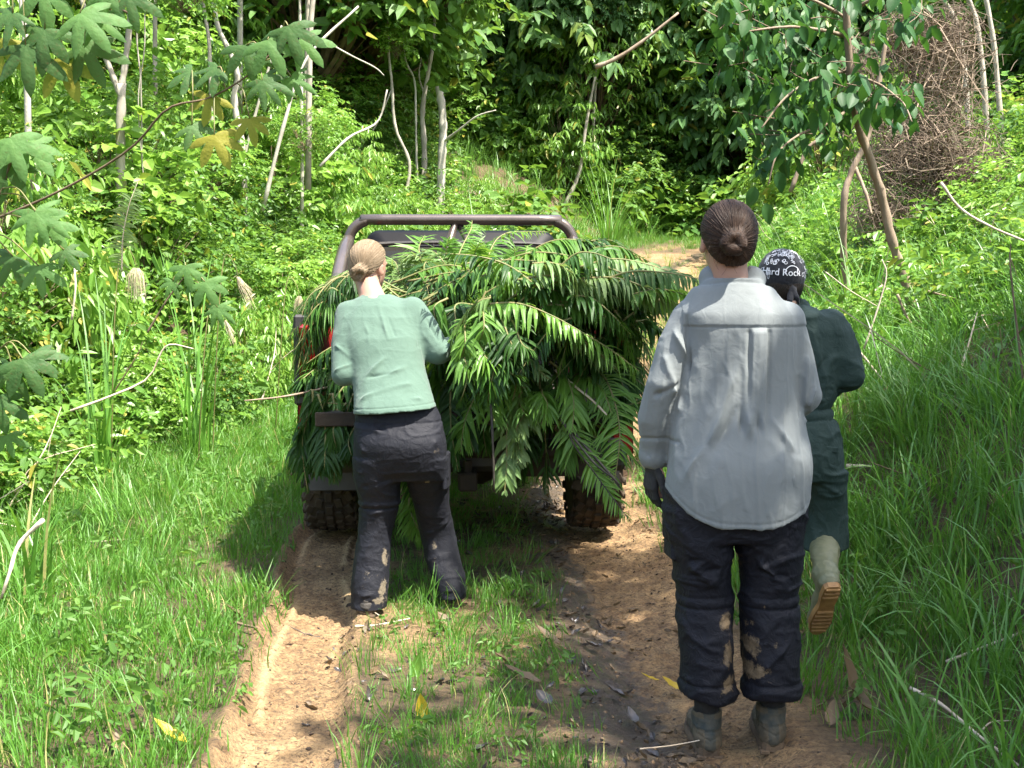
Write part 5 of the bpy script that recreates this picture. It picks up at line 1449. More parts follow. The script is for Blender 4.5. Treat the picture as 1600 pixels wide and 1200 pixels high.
    S.loft(pxst(D, [(460, 566, 610, .0, .058), (467, 556, 628, .0, .075), (478, 545, 645, 0, .092), (495, 536, 655, 0, .105), (530, 537, 660, .0, .118), (570, 548, 664, .005, .118), (610, 553, 674, .0, .132), (640, 553, 682, -.006, .146), (660, 553, 684, -.008, .146)]), 0.02, 2.3)
    S.chain([ls, (ls + le) / 2 + [-.008, 0, 0], le, (le + lw) / 2, lw], [0.062, 0.058, 0.052, 0.045, 0.035], 0.03)
    S.chain([rs + [-.01, 0, 0], (rs + re_) / 2, re_, (re_ + rw) / 2, rw], [0.064, 0.062, 0.057, 0.048, 0.036], 0.03)
    nk = p(583, 458, 0.0)
    zh = lambda X: P(600, 645, D).z + (X - P(555, 645, D).x) * 0.075
    S.cut(lambda X, Y, Z: np.where((np.abs(X - off.x + .02) < .24) & (Y < D + 2), zh(X) - Z, -1.0))
    S.ell(nk + [0.0, 0.01, 0.03], (0.054, 0.056, 0.036), None, 0.004, sub=True)
    inner = S.F + 0.013; low = S.ax[2][None, None, :] - (zh(0) + 0.06)
    S.F = np.maximum(S.F, -np.maximum(inner, low).astype(np.float32))
    B = -.11
    sg = [(p(592, 478, B), p(606, 530, B), .007, .006), (p(600, 478, B), p(618, 525, B), .007, -.005), (p(612, 482, B), p(640, 530, B), .008, .006), (p(622, 490, B), p(652, 515, B), .008, .006), (p(560, 480, B), p(575, 520, B), .008, .004),
          (p(654, 490, -.08), p(656, 540, -.06), .008, -.014), (p(655, 520, -.07), p(640, 508, B), .010, .008), (p(560, 600, B), p(600, 560, B), .012, .007), (p(556, 625, B), p(640, 600, B), .012, .007), (p(570, 640, B), p(670, 620, B), .010, .006), (p(600, 590, B), p(655, 560, B), .012, .006), (p(640, 560, B), p(662, 600, B), .010, -.006),
          (p(630, 540, B), p(660, 550, B), .008, .006), (p(660, 520, -.06), p(690, 560, -.05), .009, .007), (p(668, 500, -.06), p(684, 530, -.05), .008, -.007), (p(690, 560, -.04), p(705, 530, 0.0), .008, .008), (p(700, 562, -.02), p(716, 530, 0.05), .007, -.007), (p(525, 540, -.05), p(550, 560, -.05), .009, .007), (p(522, 580, -.05), p(548, 570, -.05), .008, .007), (p(545, 520, B), p(552, 580, B), .009, -.008), (p(560, 590, B), p(610, 585, B), .009, -.005)]
    def sd(V, N):
        d = 1.7 * folds(V, N, sg) + wrinkle(V, (8, 6, 7), 0.0022, 32) + wrinkle(V, (18, 14, 9), 0.0012, 35)
        hz = zh(V[:, 0]); tor = (np.abs(V[:, 0] - off.x) < .24) & (V[:, 1] < D + .10)
        d += np.where(tor, -0.003 * np.exp(-((V[:, 2] - hz - 0.022) / 0.003) ** 2), 0)
        r = np.linalg.norm((V - nk - [0, .01, 0.02]) / np.array([1, 1, .8]), axis=1)
        d += -0.003 * np.exp(-((r - 0.078) / 0.003) ** 2)
        return d
    solid_obj('long_sleeved_top', S, [M['shirt_green']], root, off, 1, sd, {'mud': lambda V: np.zeros(len(V))})
    for a, yw in ((p(574, 950, -.05), 0.05), (p(706, 925, .12), -.1)):
        hiking_boot(root, off, a[0], a[1], Hs(a[0], a[1]) - 0.005, yw, ('boot_dark', 'boot_dark', 'boot_sole'), 0.11, True)
    return root

# =================================================================== man in green coverall
def build_man():
    D = 4.72
    off = Vector((P(1262, 900, D).x, D, 0.0)); off.z = Hs(off.x, off.y)
    root = empty('person', off, 'man in a dark green coverall, rubber boots and a black patterned bandana, walking ahead', 'person')
    p = lambda x, y, dy=0.0: np.array(P(x, y, D + dy))
    hc = p(1219, 438, 0.06); R = rotm(0.25, 0.12)
    ls, le, lw = p(1185, 500, 0), p(1160, 590, .02), p(1200, 620, .22)
    rs, re_, rw = p(1300, 508, 0), p(1326, 585, -.02), p(1262, 618, .25)
    S = Solid((off.x - .40, D - .60, -.02), (off.x + .34, D + .46, 1.62), 0.0066)
    head_prims(S, hc, R, 0.98)
    S.cap(hc + R @ np.array([0, -.02, -.06]), p(1228, 500, 0.0), 0.052, 0.062, 0.03)
    S.loft(pxst(D, [(490, 1205, 1262, 0, .07), (515, 1180, 1308, 0, .085), (560, 1186, 1298, 0, .095), (640, 1202, 1284, 0, .088), (700, 1198, 1296, 0, .10), (740, 1200, 1296, 0, .095)]), 0.03)
    # left leg ahead, right leg trailing with the heel up
    lh, lk, la = p(1222, 735), p(1222, 830, .16), p(1226, 918, .28)
    rh, rk, ra = p(1278, 735), p(1284, 832, .06), p(1290, 900, -.25)
    for a, kn, an in ((lh, lk, la), (rh, rk, ra)):
        S.cap(a, kn, 0.075, 0.052, 0.03); S.cap(kn, an, 0.052, 0.036, 0.02)
    S.cap(la, la + np.array([0, .15, -.06]), .032, .025, .02)
    S.cap(ra, ra + np.array([.01, .02, -.14]), .032, .025, .02)
    S.chain([ls, le, lw], [0.048, 0.038, 0.027]); S.chain([rs, re_, rw], [0.048, 0.038, 0.027])
    hand_prims(S, lw, (0.6, 0.6, 0.1), (0, 0, 1), 1, 0.9); hand_prims(S, rw, (-0.6, 0.6, 0.1), (0, 0, 1), 1, 0.9)
    solid_obj('body', S, [M['skin_tan']], root, off, 1)
    # hair at the nape
    S = Solid(hc - .15, hc + .15, 0.0045)
    S.ell(hc + R @ np.array([0, -0.03, -0.01]), (0.077, 0.080, 0.092), R, 0.02)
    S.cut(lambda X, Y, Z: np.maximum(-(Z - (hc[2] - 0.085)), (X - hc[0]) * R[0, 1] + (Y - hc[1]) * R[1, 1] - 0.0))
    solid_obj('hair', S, [M['hair_black']], root, off, 1, None, hair_attrs(hc + [0, 0, .1], np.eye(3)))
    # bandana
    S = Solid(hc - .17, hc + .17, 0.0040)
    bc = hc + R @ np.array([0, -0.008, 0.026])
    S.ell(bc, (0.0885, 0.106, 0.098), R, 0.01)
    Rt = R
    def cutb(X, Y, Z):
        yy = (X - hc[0]) * R[0, 1] + (Y - hc[1]) * R[1, 1]
        return -(Z - (hc[2] - 0.012 + 0.30 * yy))
    S.cut(cutb)
    kn = hc + R @ np.array([0.0, -0.098, -0.022])
    S.ell(kn, (.020, .016, .014), None, .008)
    S.chain([kn, kn + R @ np.array([-.012, -.018, -.04]), kn + R @ np.array([-.022, -.010, -.075])], [.012, .011, .006], .006)
    S.chain([kn, kn + R @ np.array([.014, -.02, -.03]), kn + R @ np.array([.03, -.012, -.055])], [.011, .010, .005], .006)
    sg = [(kn, hc + R @ np.array([sx * .085, -.03, z_]), .008, am) for sx, z_, am in ((1, .0, .006), (-1, .0, .006), (1, .02, -.005), (-1, .025, -.005), (1, .045, .004), (-1, .05, .004))]
    ban = solid_obj('bandana', S, [M['black_cloth']], root, off, 1, lambda V, N: folds(V, N, sg) + wrinkle(V, (20, 20, 20), .002, 8), {'mud': lambda V: np.zeros(len(V))})
    # print on the cloth: lettering, ring and curls laid on its surface
    er = np.array([0.0885, 0.106, 0.098])
    def wrap(u, v, lift):
        """u to the right, v up (metres) as seen from behind -> point on the cap"""
        x = np.sin(u / 0.09); dd = -np.cos(u / 0.09)
        el = v / 0.095
        q = np.stack([x * np.cos(el), dd * np.cos(el), np.sin(el)], -1) * (er + lift)
        return bc + q @ R.T
    cu = bpy.data.curves.new('lettering', 'FONT'); cu.body = 'Hard Rock'; cu.size = 0.034; cu.extrude = 0; cu.resolution_u = 3; cu.offset = 0.0002
    to = bpy.data.objects.new('lettering_source', cu); COL.objects.link(to)
    bpy.context.view_layer.update()
    tm = bpy.data.meshes.new_from_object(to.evaluated_get(bpy.context.evaluated_depsgraph_get()))
    bpy.data.objects.remove(to)
    tv = np.zeros(len(tm.vertices) * 3); tm.vertices.foreach_get('co', tv); tv = tv.reshape(-1, 3)
    tf = [tuple(q.vertices) for q in tm.polygons]
    tv[:, 0] -= tv[:, 0].max() * 0.86
    U = wrap(tv[:, 0] + 0.004, tv[:, 1] + 0.004, 0.0055)
    me = bpy.data.meshes.new('lettering'); me.from_pydata([tuple(q - np.array(off)) for q in U], [], tf); me.materials.append(M['white_print'])
    link('lettering', me, ban)
    mb = MB()
    def strip(pts, w):
        pts = np.array(pts); t = np.gradient(pts, axis=0); t /= np.linalg.norm(t, axis=1)[:, None] + 1e-9
        nn = np.stack([-t[:, 1], t[:, 0]], -1) * w / 2
        A = wrap(pts[:, 0] - nn[:, 0], pts[:, 1] - nn[:, 1], 0.0045); B = wrap(pts[:, 0] + nn[:, 0], pts[:, 1] + nn[:, 1], 0.0045)
        V = np.stack([A, B], 1).reshape(-1, 3); i = np.arange(len(pts) - 1) * 2
        mb.add(V, np.stack([i, i + 2, i + 3, i + 1], -1))
    a = np.linspace(-0.2, math.pi + .2, 24); strip(np.stack([0.004 + .028 * np.cos(a) - .012, .014 + .026 * np.sin(a)], -1), .003)
    rr = random.Random(3)
    for k in range(120):
        u, v = rr.uniform(-.13, .13), rr.uniform(-.01, .115)
        if -.095 < u < .040 and v < .044: continue
        s_ = rr.uniform(.005, .010); a0 = rr.uniform(0, 6.28); sgn = rr.choice((-1, 1)); kx = 1 / max(0.35, math.cos(v / .095))
        if rr.random() < .65:
            t = np.linspace(0, 1, 16); r = s_ * (1 - .75 * t); a = a0 + sgn * t * 5.5
            strip(np.stack([u + kx * r * np.cos(a), v + r * np.sin(a)], -1), rr.uniform(.0014, .0026))
        else:
            t = np.linspace(0, 2 * math.pi, 14); strip(np.stack([u + kx * s_ * .5 * np.cos(t), v + s_ * np.sin(t) * (1 + .3 * np.cos(t))], -1), .0018)
    link('paisley_print', mb.mesh('paisley_print', [M['white_print']], False, off), ban)
    # coverall: trunk, sleeves and legs in one garment, left trouser tucked in its boot
    S = Solid((off.x - .40, D - .30, P(1250, 880, D).z), (off.x + .34, D + .42, P(1250, 462, D).z), 0.0052)
    S.loft(pxst(D, [(478, 1206, 1262, .0, .075), (492, 1188, 1292, .0, .095), (515, 1175, 1314, 0, .112), (560, 1176, 1312, 0, .122), (610, 1184, 1306, .0, .118), (643, 1190, 1298, .0, .112), (665, 1185, 1308, -.005, .125), (710, 1184, 1316, -.015, .14), (745, 1186, 1318, -.005, .135)]), 0.02, 2.3)
    Lg = pxst(D, [(735, 1184, 1258, .03, .13), (790, 1188, 1258, .10, .11), (840, 1192, 1256, .17, .09), (880, 1200, 1250, .22, .075)])
    Rg = pxst(D, [(735, 1246, 1319, .0, .13), (780, 1250, 1320, .02, .12), (815, 1254, 1321, .02, .108), (840, 1252, 1322, .0, .10), (856, 1252, 1322, -.01, .095)])
    trouser_legs(S, [Lg, Rg], 0.018)
    S.chain([ls, le, lw], [0.066, 0.060, 0.045], 0.03)
    S.chain([rs + [-.012, 0, 0], (rs + re_) / 2 + [.002, 0, 0], re_, (re_ + rw) / 2, rw], [0.070, 0.068, 0.062, 0.055, 0.045], 0.03)
    nk = p(1230, 480)
    S.cap(nk + [-.05, .02, .005], nk + [.055, .02, .000], 0.034, 0.034, 0.010)
    S.ell(nk + [0, .01, .045], (.052, .056, .045), None, .003, sub=True)
    B = -.11
    zw = P(1250, 645, D).z
    sg = [(p(1270, 520, B), p(1290, 600, B), .014, .008), (p(1290, 560, B), p(1250, 620, B), .012, -.008), (p(1240, 560, B), p(1280, 630, B), .012, .008), (p(1300, 520, -.08), p(1306, 610, -.05), .008, -.014), (p(1255, 600, B), p(1300, 640, B), .009, .008),
          (p(1310, 545, -.06), p(1340, 575, -.06), .009, .008), (p(1308, 590, -.06), p(1340, 600, -.06), .009, .008), (p(1300, 620, -.04), p(1335, 590, -.04), .008, -.008), (p(1255, 690, B), p(1310, 720, B), .012, .008), (p(1250, 720, B), p(1280, 790, B), .012, -.009),
          (p(1262, 740, B), p(1316, 775, B), .010, .009), (p(1256, 800, B), p(1316, 790, B), .010, .008), (p(1258, 825, B), p(1318, 815, B), .008, .010), (p(1256, 840, B), p(1318, 835, B), .006, -.010), (p(1250, 665, B), p(1260, 700, B), .010, .006), (p(1290, 660, B), p(1300, 700, B), .010, .006)]
    def cd(V, N):
        z = V[:, 2]
        return 1.5 * folds(V, N, sg) + wrinkle(V, (8, 8, 9), 0.008, 52) + wrinkle(V, (60, 60, 2.5), .0015, 55) * np.exp(-((z - zw) / .05) ** 2) + .005 * np.exp(-((z - zw) / .014) ** 2) - .006 * np.exp(-((z - zw - .02) / .005) ** 2) - .006 * np.exp(-((z - zw + .02) / .005) ** 2)
    solid_obj('coverall', S, [M['coverall']], root, off, 1, cd, {'mud': lambda V: np.zeros(len(V))})
    mb = MB(); q = p(1296, 702, -.125); mb.box(q, (.075, .012, .022), rotm(0.28, 0, 0.15), .003); mb.box(q + [.002, .006, -.06], (.07, .012, .11), rotm(0.28, 0, 0.1), .004)
    link('back_pocket', mb.mesh('back_pocket', [M['coverall']], False, off), root)
    # boots
    def wellington(kn, an, toe, heel, sole_n, nm):
        """shaft kn->an, foot from heel to toe, sole_n points out of the sole"""
        kn, an, toe, heel, n = [np.array(q, float) for q in (kn, an, toe, heel, sole_n)]; n /= np.linalg.norm(n)
        lo = np.minimum(np.minimum(kn, an), np.minimum(toe, heel)) - .09; hi = np.maximum(np.maximum(kn, an), np.maximum(toe, heel)) + .09
        S = Solid(lo, hi, .0042)
        sh = (kn - an) / np.linalg.norm(kn - an)
        S.chain([kn, kn * .65 + an * .35, an * .75 + kn * .25, an], [.060, .058, .046, .043], .02)
        S.chain([an, heel - n * .045], [.043, .036], .03)
        f = (toe - heel) / np.linalg.norm(toe - heel)
        S.chain([heel - n * .040 + f * .01, heel * .5 + toe * .5 - n * .042, toe - n * .034 - f * .03], [.034, .038, .034], .025)
        S.cut(lambda X, Y, Z: (X - heel[0]) * n[0] + (Y - heel[1]) * n[1] + (Z - heel[2]) * n[2] + 0.012)
        S.cut(lambda X, Y, Z: (X - kn[0]) * sh[0] + (Y - kn[1]) * sh[1] + (Z - kn[2]) * sh[2])
        o = solid_obj(nm, S, [M['rubber']], root, off, 1, lambda V, N: wrinkle(V, (12, 12, 22), .004, 61))
        x = np.cross(f, n); mb = MB(); Lf = np.linalg.norm(toe - heel)
        prof = [(-.035, .018), (-.022, .030), (.03, .033), (.09, .028), (.15, .038), (.20, .041), (Lf - .01, .030), (Lf + .012, .012)]
        g = lambda a, b, c: heel + x * a + f * b + n * c
        ring = [(w, yy) for yy, w in prof] + [(-w, yy) for yy, w in prof[::-1]]; m = len(prof); nn = len(ring)
        V = [g(a, b, .006) for a, b in ring] + [g(a * 1.04, b, -.016) for a, b in ring]
        F = [[i, (i + 1) % nn, nn + (i + 1) % nn, nn + i] for i in range(nn)]
        for i in range(m - 1): F.append([i, 2 * m - 1 - i, 2 * m - 2 - i, i + 1]); F.append([nn + i, nn + i + 1, nn + 2 * m - 2 - i, nn + 2 * m - 1 - i])
        mb.add(np.array(V), np.array(F))
        Rm = np.stack([x, f, n], -1)
        for b in np.arange(-.02, Lf, .024):
            if .05 < b < .10: continue
            w = float(np.interp(b, [q[0] for q in prof], [q[1] for q in prof])) * 1.7
            mb.box(g(0, b, .008), (w, .013, .014), Rm, .002)
        link('sole', mb.mesh('sole', [M['rubber_sole']], False, off), o)
    he = p(1299, 924, -.36); wellington(rk + np.array([0, -.035, -.005]), ra, he + np.array([-.02, .66, -.75]) * .265, he, (0.05, -.75, -.66), 'rubber_boot')
    zg = Hs(la[0], la[1]); he = np.array([la[0], la[1] - .04, zg + .018])
    wellington(p(1226, 835, .20), la, he + [-.01, .23, 0], he, (0, 0, -1), 'rubber_boot')
    return root
GREY = build_grey()
BLOND = build_blonde()
MAN = build_man()

# ------------------------------------------------------------------ pickup truck
M['red_paint'] = plain_mat('red_paint', (0.24, 0.010, 0.008), (0.30, 0.014, 0.011), 5, 0.6, 0.1, 0.002, 60, spec=0.2)
M['lamp_red'] = plain_mat('lamp_red', (0.20, 0.004, 0.004), (0.26, 0.006, 0.006), 30, 0.15, 0, coat=1.0)
M['lamp_clear'] = plain_mat('lamp_clear', (0.5, 0.48, 0.45), (0.6, 0.58, 0.55), 30, 0.15, 0, coat=1.0)
M['black_plastic'] = plain_mat('black_plastic', (0.012, 0.012, 0.013), (0.05, 0.043, 0.036), 5, 0.5, 0.3, 0.002, 80)
M['bar_metal'] = plain_mat('bar_paint', (0.058, 0.044, 0.038), (0.095, 0.074, 0.064), 6, 0.32, 0.15, 0.001, 120, metal=0.25, coat=0.5)
M['cab_black'] = plain_mat('cab_black', (0.003, 0.0035, 0.005), (0.006, 0.006, 0.008), 5, 0.5, 0.1, 0.001, 60, spec=0.15)
M['glass'] = plain_mat('dark_glass', (0.006, 0.012, 0.022), (0.010, 0.020, 0.034), 2, 0.04, 0.0, spec=0.9, coat=1.0)
M['tyre'] = plain_mat('tyre_muddy', (0.014, 0.012, 0.010), (0.085, 0.056, 0.030), 7, 0.9, 0.8, 0.006, 50)
M['chassis'] = plain_mat('chassis_muddy', (0.012, 0.010, 0.008), (0.055, 0.038, 0.024), 5, 0.9, 0.6, 0.006, 40)
M['steel'] = plain_mat('steel_rim', (0.10, 0.09, 0.08), (0.22, 0.19, 0.16), 10, 0.6, 0.3, metal=0.5)

def build_truck():
    TY = 7.15
    root = empty('pickup_truck', (-0.285, TY, 0.0), 'red pickup truck with a dark tubular roll bar, loaded with cut fern fronds', 'pickup truck')
    root.rotation_euler.z = math.radians(3.0)
    def part(name, mb, mats, parent=root, smooth=False, label=None):
        return link(name, mb.mesh(name, mats, smooth), parent, label=label)
    bx = lambda *a, **k: MB().box(*a, **k)
    W = .83
    # bed
    part('bed_floor', bx((0, .08, .80), (1.5, 2.22, .05), None, .01), [M['chassis']])
    for q in (-1, 1):
        mb = MB()
        # bed side with wheel arch cut: outline in (y,z) swept between two x's
        arch = [(.47 * math.cos(a), .40 + .47 * math.sin(a)) for a in np.linspace(math.pi * .93, math.pi * .07, 14)]
        out = [(-1.08, 1.26), (-1.10, .58)] + [(-.62, .54)] + arch + [(.62, .54), (1.2, .54), (1.2, 1.28)]
        n = len(out); V = [(q * W, y, z) for y, z in out] + [(q * (W - .09), y, z) for y, z in out]
        # bulge the outer skin a little
        V = np.array(V); V[:n, 0] += q * 0.02 * np.sin(np.clip((V[:n, 2] - .5) / .8, 0, 1) * math.pi)
        F = [[i, (i + 1) % n, n + (i + 1) % n, n + i][::int(q)] for i in range(n)]
        mb.add(V, np.array(F))
        # faces by fan strips to the top rail
        top = [(y, 1.26 + .02 * (y + 1.08) / 2.28) for y, z in out]
        V2 = np.array([(q * W + q * .012, y, z) for y, z in out[1:-1]] + [(q * W, y, z) for y, z in top[1:-1]]); m = n - 2
        mb.add(V2, np.array([[i, i + 1, m + i + 1, m + i][::int(-q)] for i in range(m - 1)]))
        V3 = V2.copy(); V3[:, 0] = q * (W - .085); mb.add(V3, np.array([[i, i + 1, m + i + 1, m + i][::int(q)] for i in range(m - 1)]))
        side = part('bed_side', mb, [M['red_paint']])
        part('bed_rail', MB().tube([(q * (W - .04), -1.06, 1.275), (q * (W - .04), 1.2, 1.295)], .035, 10), [M['black_plastic']], side)
        lens = part('tail_lamp', bx((q * (W - .045), -1.115, 1.06), (.075, .06, .36), None, .018), [M['lamp_red']])
        part('reversing_lens', bx((q * (W - .045), -1.15, .93), (.06, .012, .07), None, .004), [M['lamp_red']], lens)
        part('lamp_surround', bx((q * (W - .045), -1.09, 1.06), (.135, .05, .45), None, .012), [M['black_plastic']], lens)
        part('wheel_arch_flare', MB().tube([(q * (W + .035), y * 1.06, .40 + (z - .40) * 1.06) for y, z in arch], .045, 8, flat=0.5), [M['black_plastic']])
    tg = part('tailgate', bx((0, -1.32, .815), (1.40, .50, .055), None, .015), [M['black_plastic']])
    part('tailgate_edge', bx((0, -1.578, .815), (1.40, .014, .065), None, .004), [M['chassis']], tg)
    part('tailgate_latch', bx((.28, -1.55, .875), (.34, .12, .085), None, .015), [M['black_plastic']], tg)
    bp = part('rear_bumper', bx((0, -1.24, .60), (1.56, .16, .15), None, .03), [M['black_plastic']])
    part('bumper_step', bx((0, -1.335, .625), (1.2, .05, .05), None, .01), [M['chassis']], bp)
    part('number_plate', bx((.40, -1.328, .56), (.36, .012, .11), None, .003), [M['chassis']], bp)
    part('tow_hitch', MB().box((0, -1.36, .50), (.09, .22, .09), None, .01).tube([(0, -1.43, .53), (0, -1.43, .60)], .022, 10), [M['chassis']])
    mb = MB()
    for q in (-1, 1): mb.box((q * .42, .4, .60), (.08, 3.3, .12), None, .01)
    for y in (-1.0, -.45, .5, 1.3): mb.box((0, y, .60), (.84, .07, .09), None, .01)
    part('chassis_frame', mb, [M['chassis']])
    mb = MB(); mb.tube([(-.68, 0, .40), (.68, 0, .40)], .045, 12)
    V, F, C = tube([(.08, -.15, .40), (.08, -.10, .40), (.08, 0, .40), (.08, .1, .40), (.08, .16, .40)], [.05, .12, .145, .12, .05], 14); mb.add(V, F)
    part('rear_axle', mb, [M['chassis']], smooth=True)
    for q in (-1, 1):
        mb = MB()
        for k in range(4): mb.tube(spline([(q * .50, -.62 + .09 * k, .53 - .012 * k), (q * .50, 0, .35 + .012 * (3 - k)), (q * .50, .62 - .09 * k, .53 - .012 * k)], 9), .012, 4, flat=2.4)
        part('leaf_spring', mb, [M['chassis']])
        part('shock_absorber', MB().tube([(q * .36, -.08, .38), (q * .30, -.30, .72)], .028, 10), [M['chassis']])
        part('mud_flap', bx((q * .72, -.50, .48), (.27, .012, .34), rotm(0, -.1), .003), [M['black_plastic']])
    part('exhaust_pipe', MB().tube([(.55, -1.2, .44), (.55, -.6, .46), (.45, .0, .55), (.3, .8, .5)], .028, 10), [M['chassis']])
    # wheels
    def wheel(x, y, q):
        R = .385; w = .27
        prof = [(.20, -w * .40), (.235, -w * .47), (.30, -w * .52), (.35, -w * .49), (.372, -w * .40), (.376, 0), (.372, w * .40), (.35, w * .49), (.30, w * .52), (.235, w * .47), (.20, w * .40)]
        n = 48; V = []; F = []
        for r, t in prof:
            for k in range(n): a = 2 * math.pi * k / n; V.append((x + t, y + r * math.cos(a), R + r * math.sin(a)))
        for i in range(len(prof) - 1):
            for k in range(n): F.append([i * n + k, i * n + (k + 1) % n, (i + 1) * n + (k + 1) % n, (i + 1) * n + k])
        mb = MB(); mb.add(np.array(V), np.array(F))
        ty = part('wheel', mb, [M['tyre']], smooth=True)
        tb = MB()
        for k in range(26):
            a = 2 * math.pi * k / 26
            for s in (-2, -1, 0, 1, 2):
                aa = a + (0.12 if s % 2 else 0.0)
                Rm = np.array(Matrix.Rotation(aa, 3, 'X')) @ rotm(.25 * s)
                c = np.array([x + s * .055, y, R]) + np.array(Matrix.Rotation(aa, 3, 'X')) @ np.array([0, 0, .381 - .006 * abs(s)])
                tb.box(c, (.042, .060, .022), Rm, .004)
            Rm = np.array(Matrix.Rotation(a + .06, 3, 'X'))
            for s in (-1, 1): tb.box(np.array([x + s * w * .53, y, R]) + Rm @ np.array([0, 0, .345]), (.016, .035, .05), Rm, .003)
        part('tread_blocks', tb, [M['tyre']], ty)
        rb = MB(); rb.tube([(x - q * .02, y, R), (x + q * .07, y, R)], .205, 28); rb.tube([(x + q * .07, y, R), (x + q * .13, y, R)], [.07, .055], 16)
        for k in range(5):
            a = 2 * math.pi * k / 5; rb.tube([(x + q * .07, y + .11 * math.cos(a), R + .11 * math.sin(a)), (x + q * .085, y + .11 * math.cos(a), R + .11 * math.sin(a))], .02, 8)
        part('rim', rb, [M['steel']], ty)
    for q in (-1, 1): wheel(q * .765, 0, q); wheel(q * .765, 2.75, q)
    # cab: rounded shell lofted from outline sections
    def sect(y, hw_b, hw_s, hw_t, z0, zs, zt, rr=.10):
        pts = [(-hw_b, z0), (-hw_s, (z0 + zs) / 2), (-hw_s, zs)]
        cx = hw_t - rr
        for a in np.linspace(math.pi, math.pi / 2, 6): pts.append((-cx + rr * math.cos(a), zt - rr + rr * math.sin(a)))
        return [(x, y, z) for x, z in pts] + [(-x, y, z) for x, z in pts[::-1]]
    S_ = [sect(1.30, .76, .80, .655, .55, 1.27, 1.80), sect(1.42, .78, .81, .665, .50, 1.28, 1.825), sect(2.3, .78, .82, .66, .50, 1.28, 1.835), sect(2.75, .78, .81, .60, .50, 1.26, 1.76), sect(3.25, .78, .81, .78, .50, 1.16, 1.20, .05), sect(4.15, .76, .79, .76, .50, 1.05, 1.10, .05), sect(4.25, .72, .74, .72, .50, .9, .95, .05)]
    n = len(S_[0]); V = np.array(sum(S_, [])); F = []
    for i in range(len(S_) - 1):
        for k in range(n - 1): F.append([i * n + k, (i + 1) * n + k, (i + 1) * n + k + 1, i * n + k + 1])
    ctr = len(V); V = np.concatenate([V, [[0, 1.30, 1.1], [0, 4.25, .75]]])
    T = [[k, k + 1, ctr] for k in range(n - 1)] + [[0, ctr, n - 1]] + [[(len(S_) - 1) * n + k + 1, (len(S_) - 1) * n + k, ctr + 1] for k in range(n - 1)]
    me = mesh_np('cab', V, [np.array(F), np.array(T)], [M['cab_black'], M['red_paint']], True, {'tint': np.zeros(len(V))}, [0 if (V[f].mean(0)[2] > 1.27 and V[f].mean(0)[1] < 3.2) else 1 for f in F] + [0] * (n) + [1] * (n - 1))
    cab = link('cab', me, root)
    rw = part('rear_window', bx((0, 1.268, 1.53), (1.10, .02, .36), None, .008), [M['glass']])
    mb = MB(); z0, z1, x0 = 1.345, 1.725, .575
    mb.tube(spline([(-x0 + .03, 1.255, z0), (-x0, 1.255, z0 + .05), (-x0, 1.255, z1 - .07), (-x0 + .06, 1.255, z1), (x0 - .06, 1.255, z1), (x0, 1.255, z1 - .07), (x0, 1.255, z0 + .05), (x0 - .03, 1.255, z0), (-x0 + .03, 1.255, z0)], 50), .014, 8)
    for x in (-.19, .19): mb.tube([(x, 1.25, z0), (x, 1.25, z1)], .009, 6)
    part('window_seal', mb, [M['black_plastic']], rw)
    for q in (-1, 1):
        part('side_window', bx((q * .745, 2.1, 1.50), (.02, .95, .32), rotm(0, 0, -q * .30), .006), [M['glass']])
        m = part('door_mirror', bx((q * 1.0, 2.75, 1.33), (.20, .09, .19), None, .035), [M['black_plastic']])
        part('mirror_glass', bx((q * 1.0, 2.70, 1.33), (.165, .012, .155), None, .004), [M['glass']], m)
        part('mirror_arm', MB().tube([(q * .82, 2.80, 1.28), (q * .93, 2.77, 1.30)], .018, 8), [M['black_plastic']], m)
    # roll bar
    yb = .98; hw = .745; zt = 1.872
    pts = [(-hw - .05, yb, 1.28), (-hw - .03, yb, 1.55), (-hw, yb, 1.70)]
    for a in np.linspace(math.pi, math.pi / 2, 7): pts.append((-hw + .17 + .17 * math.cos(a), yb, zt - .15 + .15 * math.sin(a)))
    pts = pts + [(-x, y, z) for x, y, z in pts[::-1]]
    rb = part('roll_bar', MB().tube(spline(pts, 70), .036, 16), [M['bar_metal']], smooth=True)
    for q in (-1, 1):
        part('rear_brace', MB().tube(spline([(q * (hw + .0), yb - .03, 1.735), (q * (hw + .015), yb - .22, 1.66), (q * (hw + .03), yb - .50, 1.50), (q * (hw + .04), yb - .80, 1.29)], 16), [.040] + [.040] * 15, 14), [M['bar_metal']], rb, smooth=True)
        part('mounting_foot', bx((q * (hw + .05), yb, 1.31), (.13, .16, .02), None, .004), [M['bar_metal']], rb)
    part('centre_brace', MB().tube([(-.04, yb, zt - .02), (-.20, yb - .03, 1.35)], .026, 12), [M['bar_metal']], rb, smooth=True)
    part('centre_brace', MB().tube([(-.02, yb + .02, zt - .02), (.26, yb - .0, 1.35)], .024, 12), [M['bar_metal']], rb, smooth=True)
    return root
build_truck()

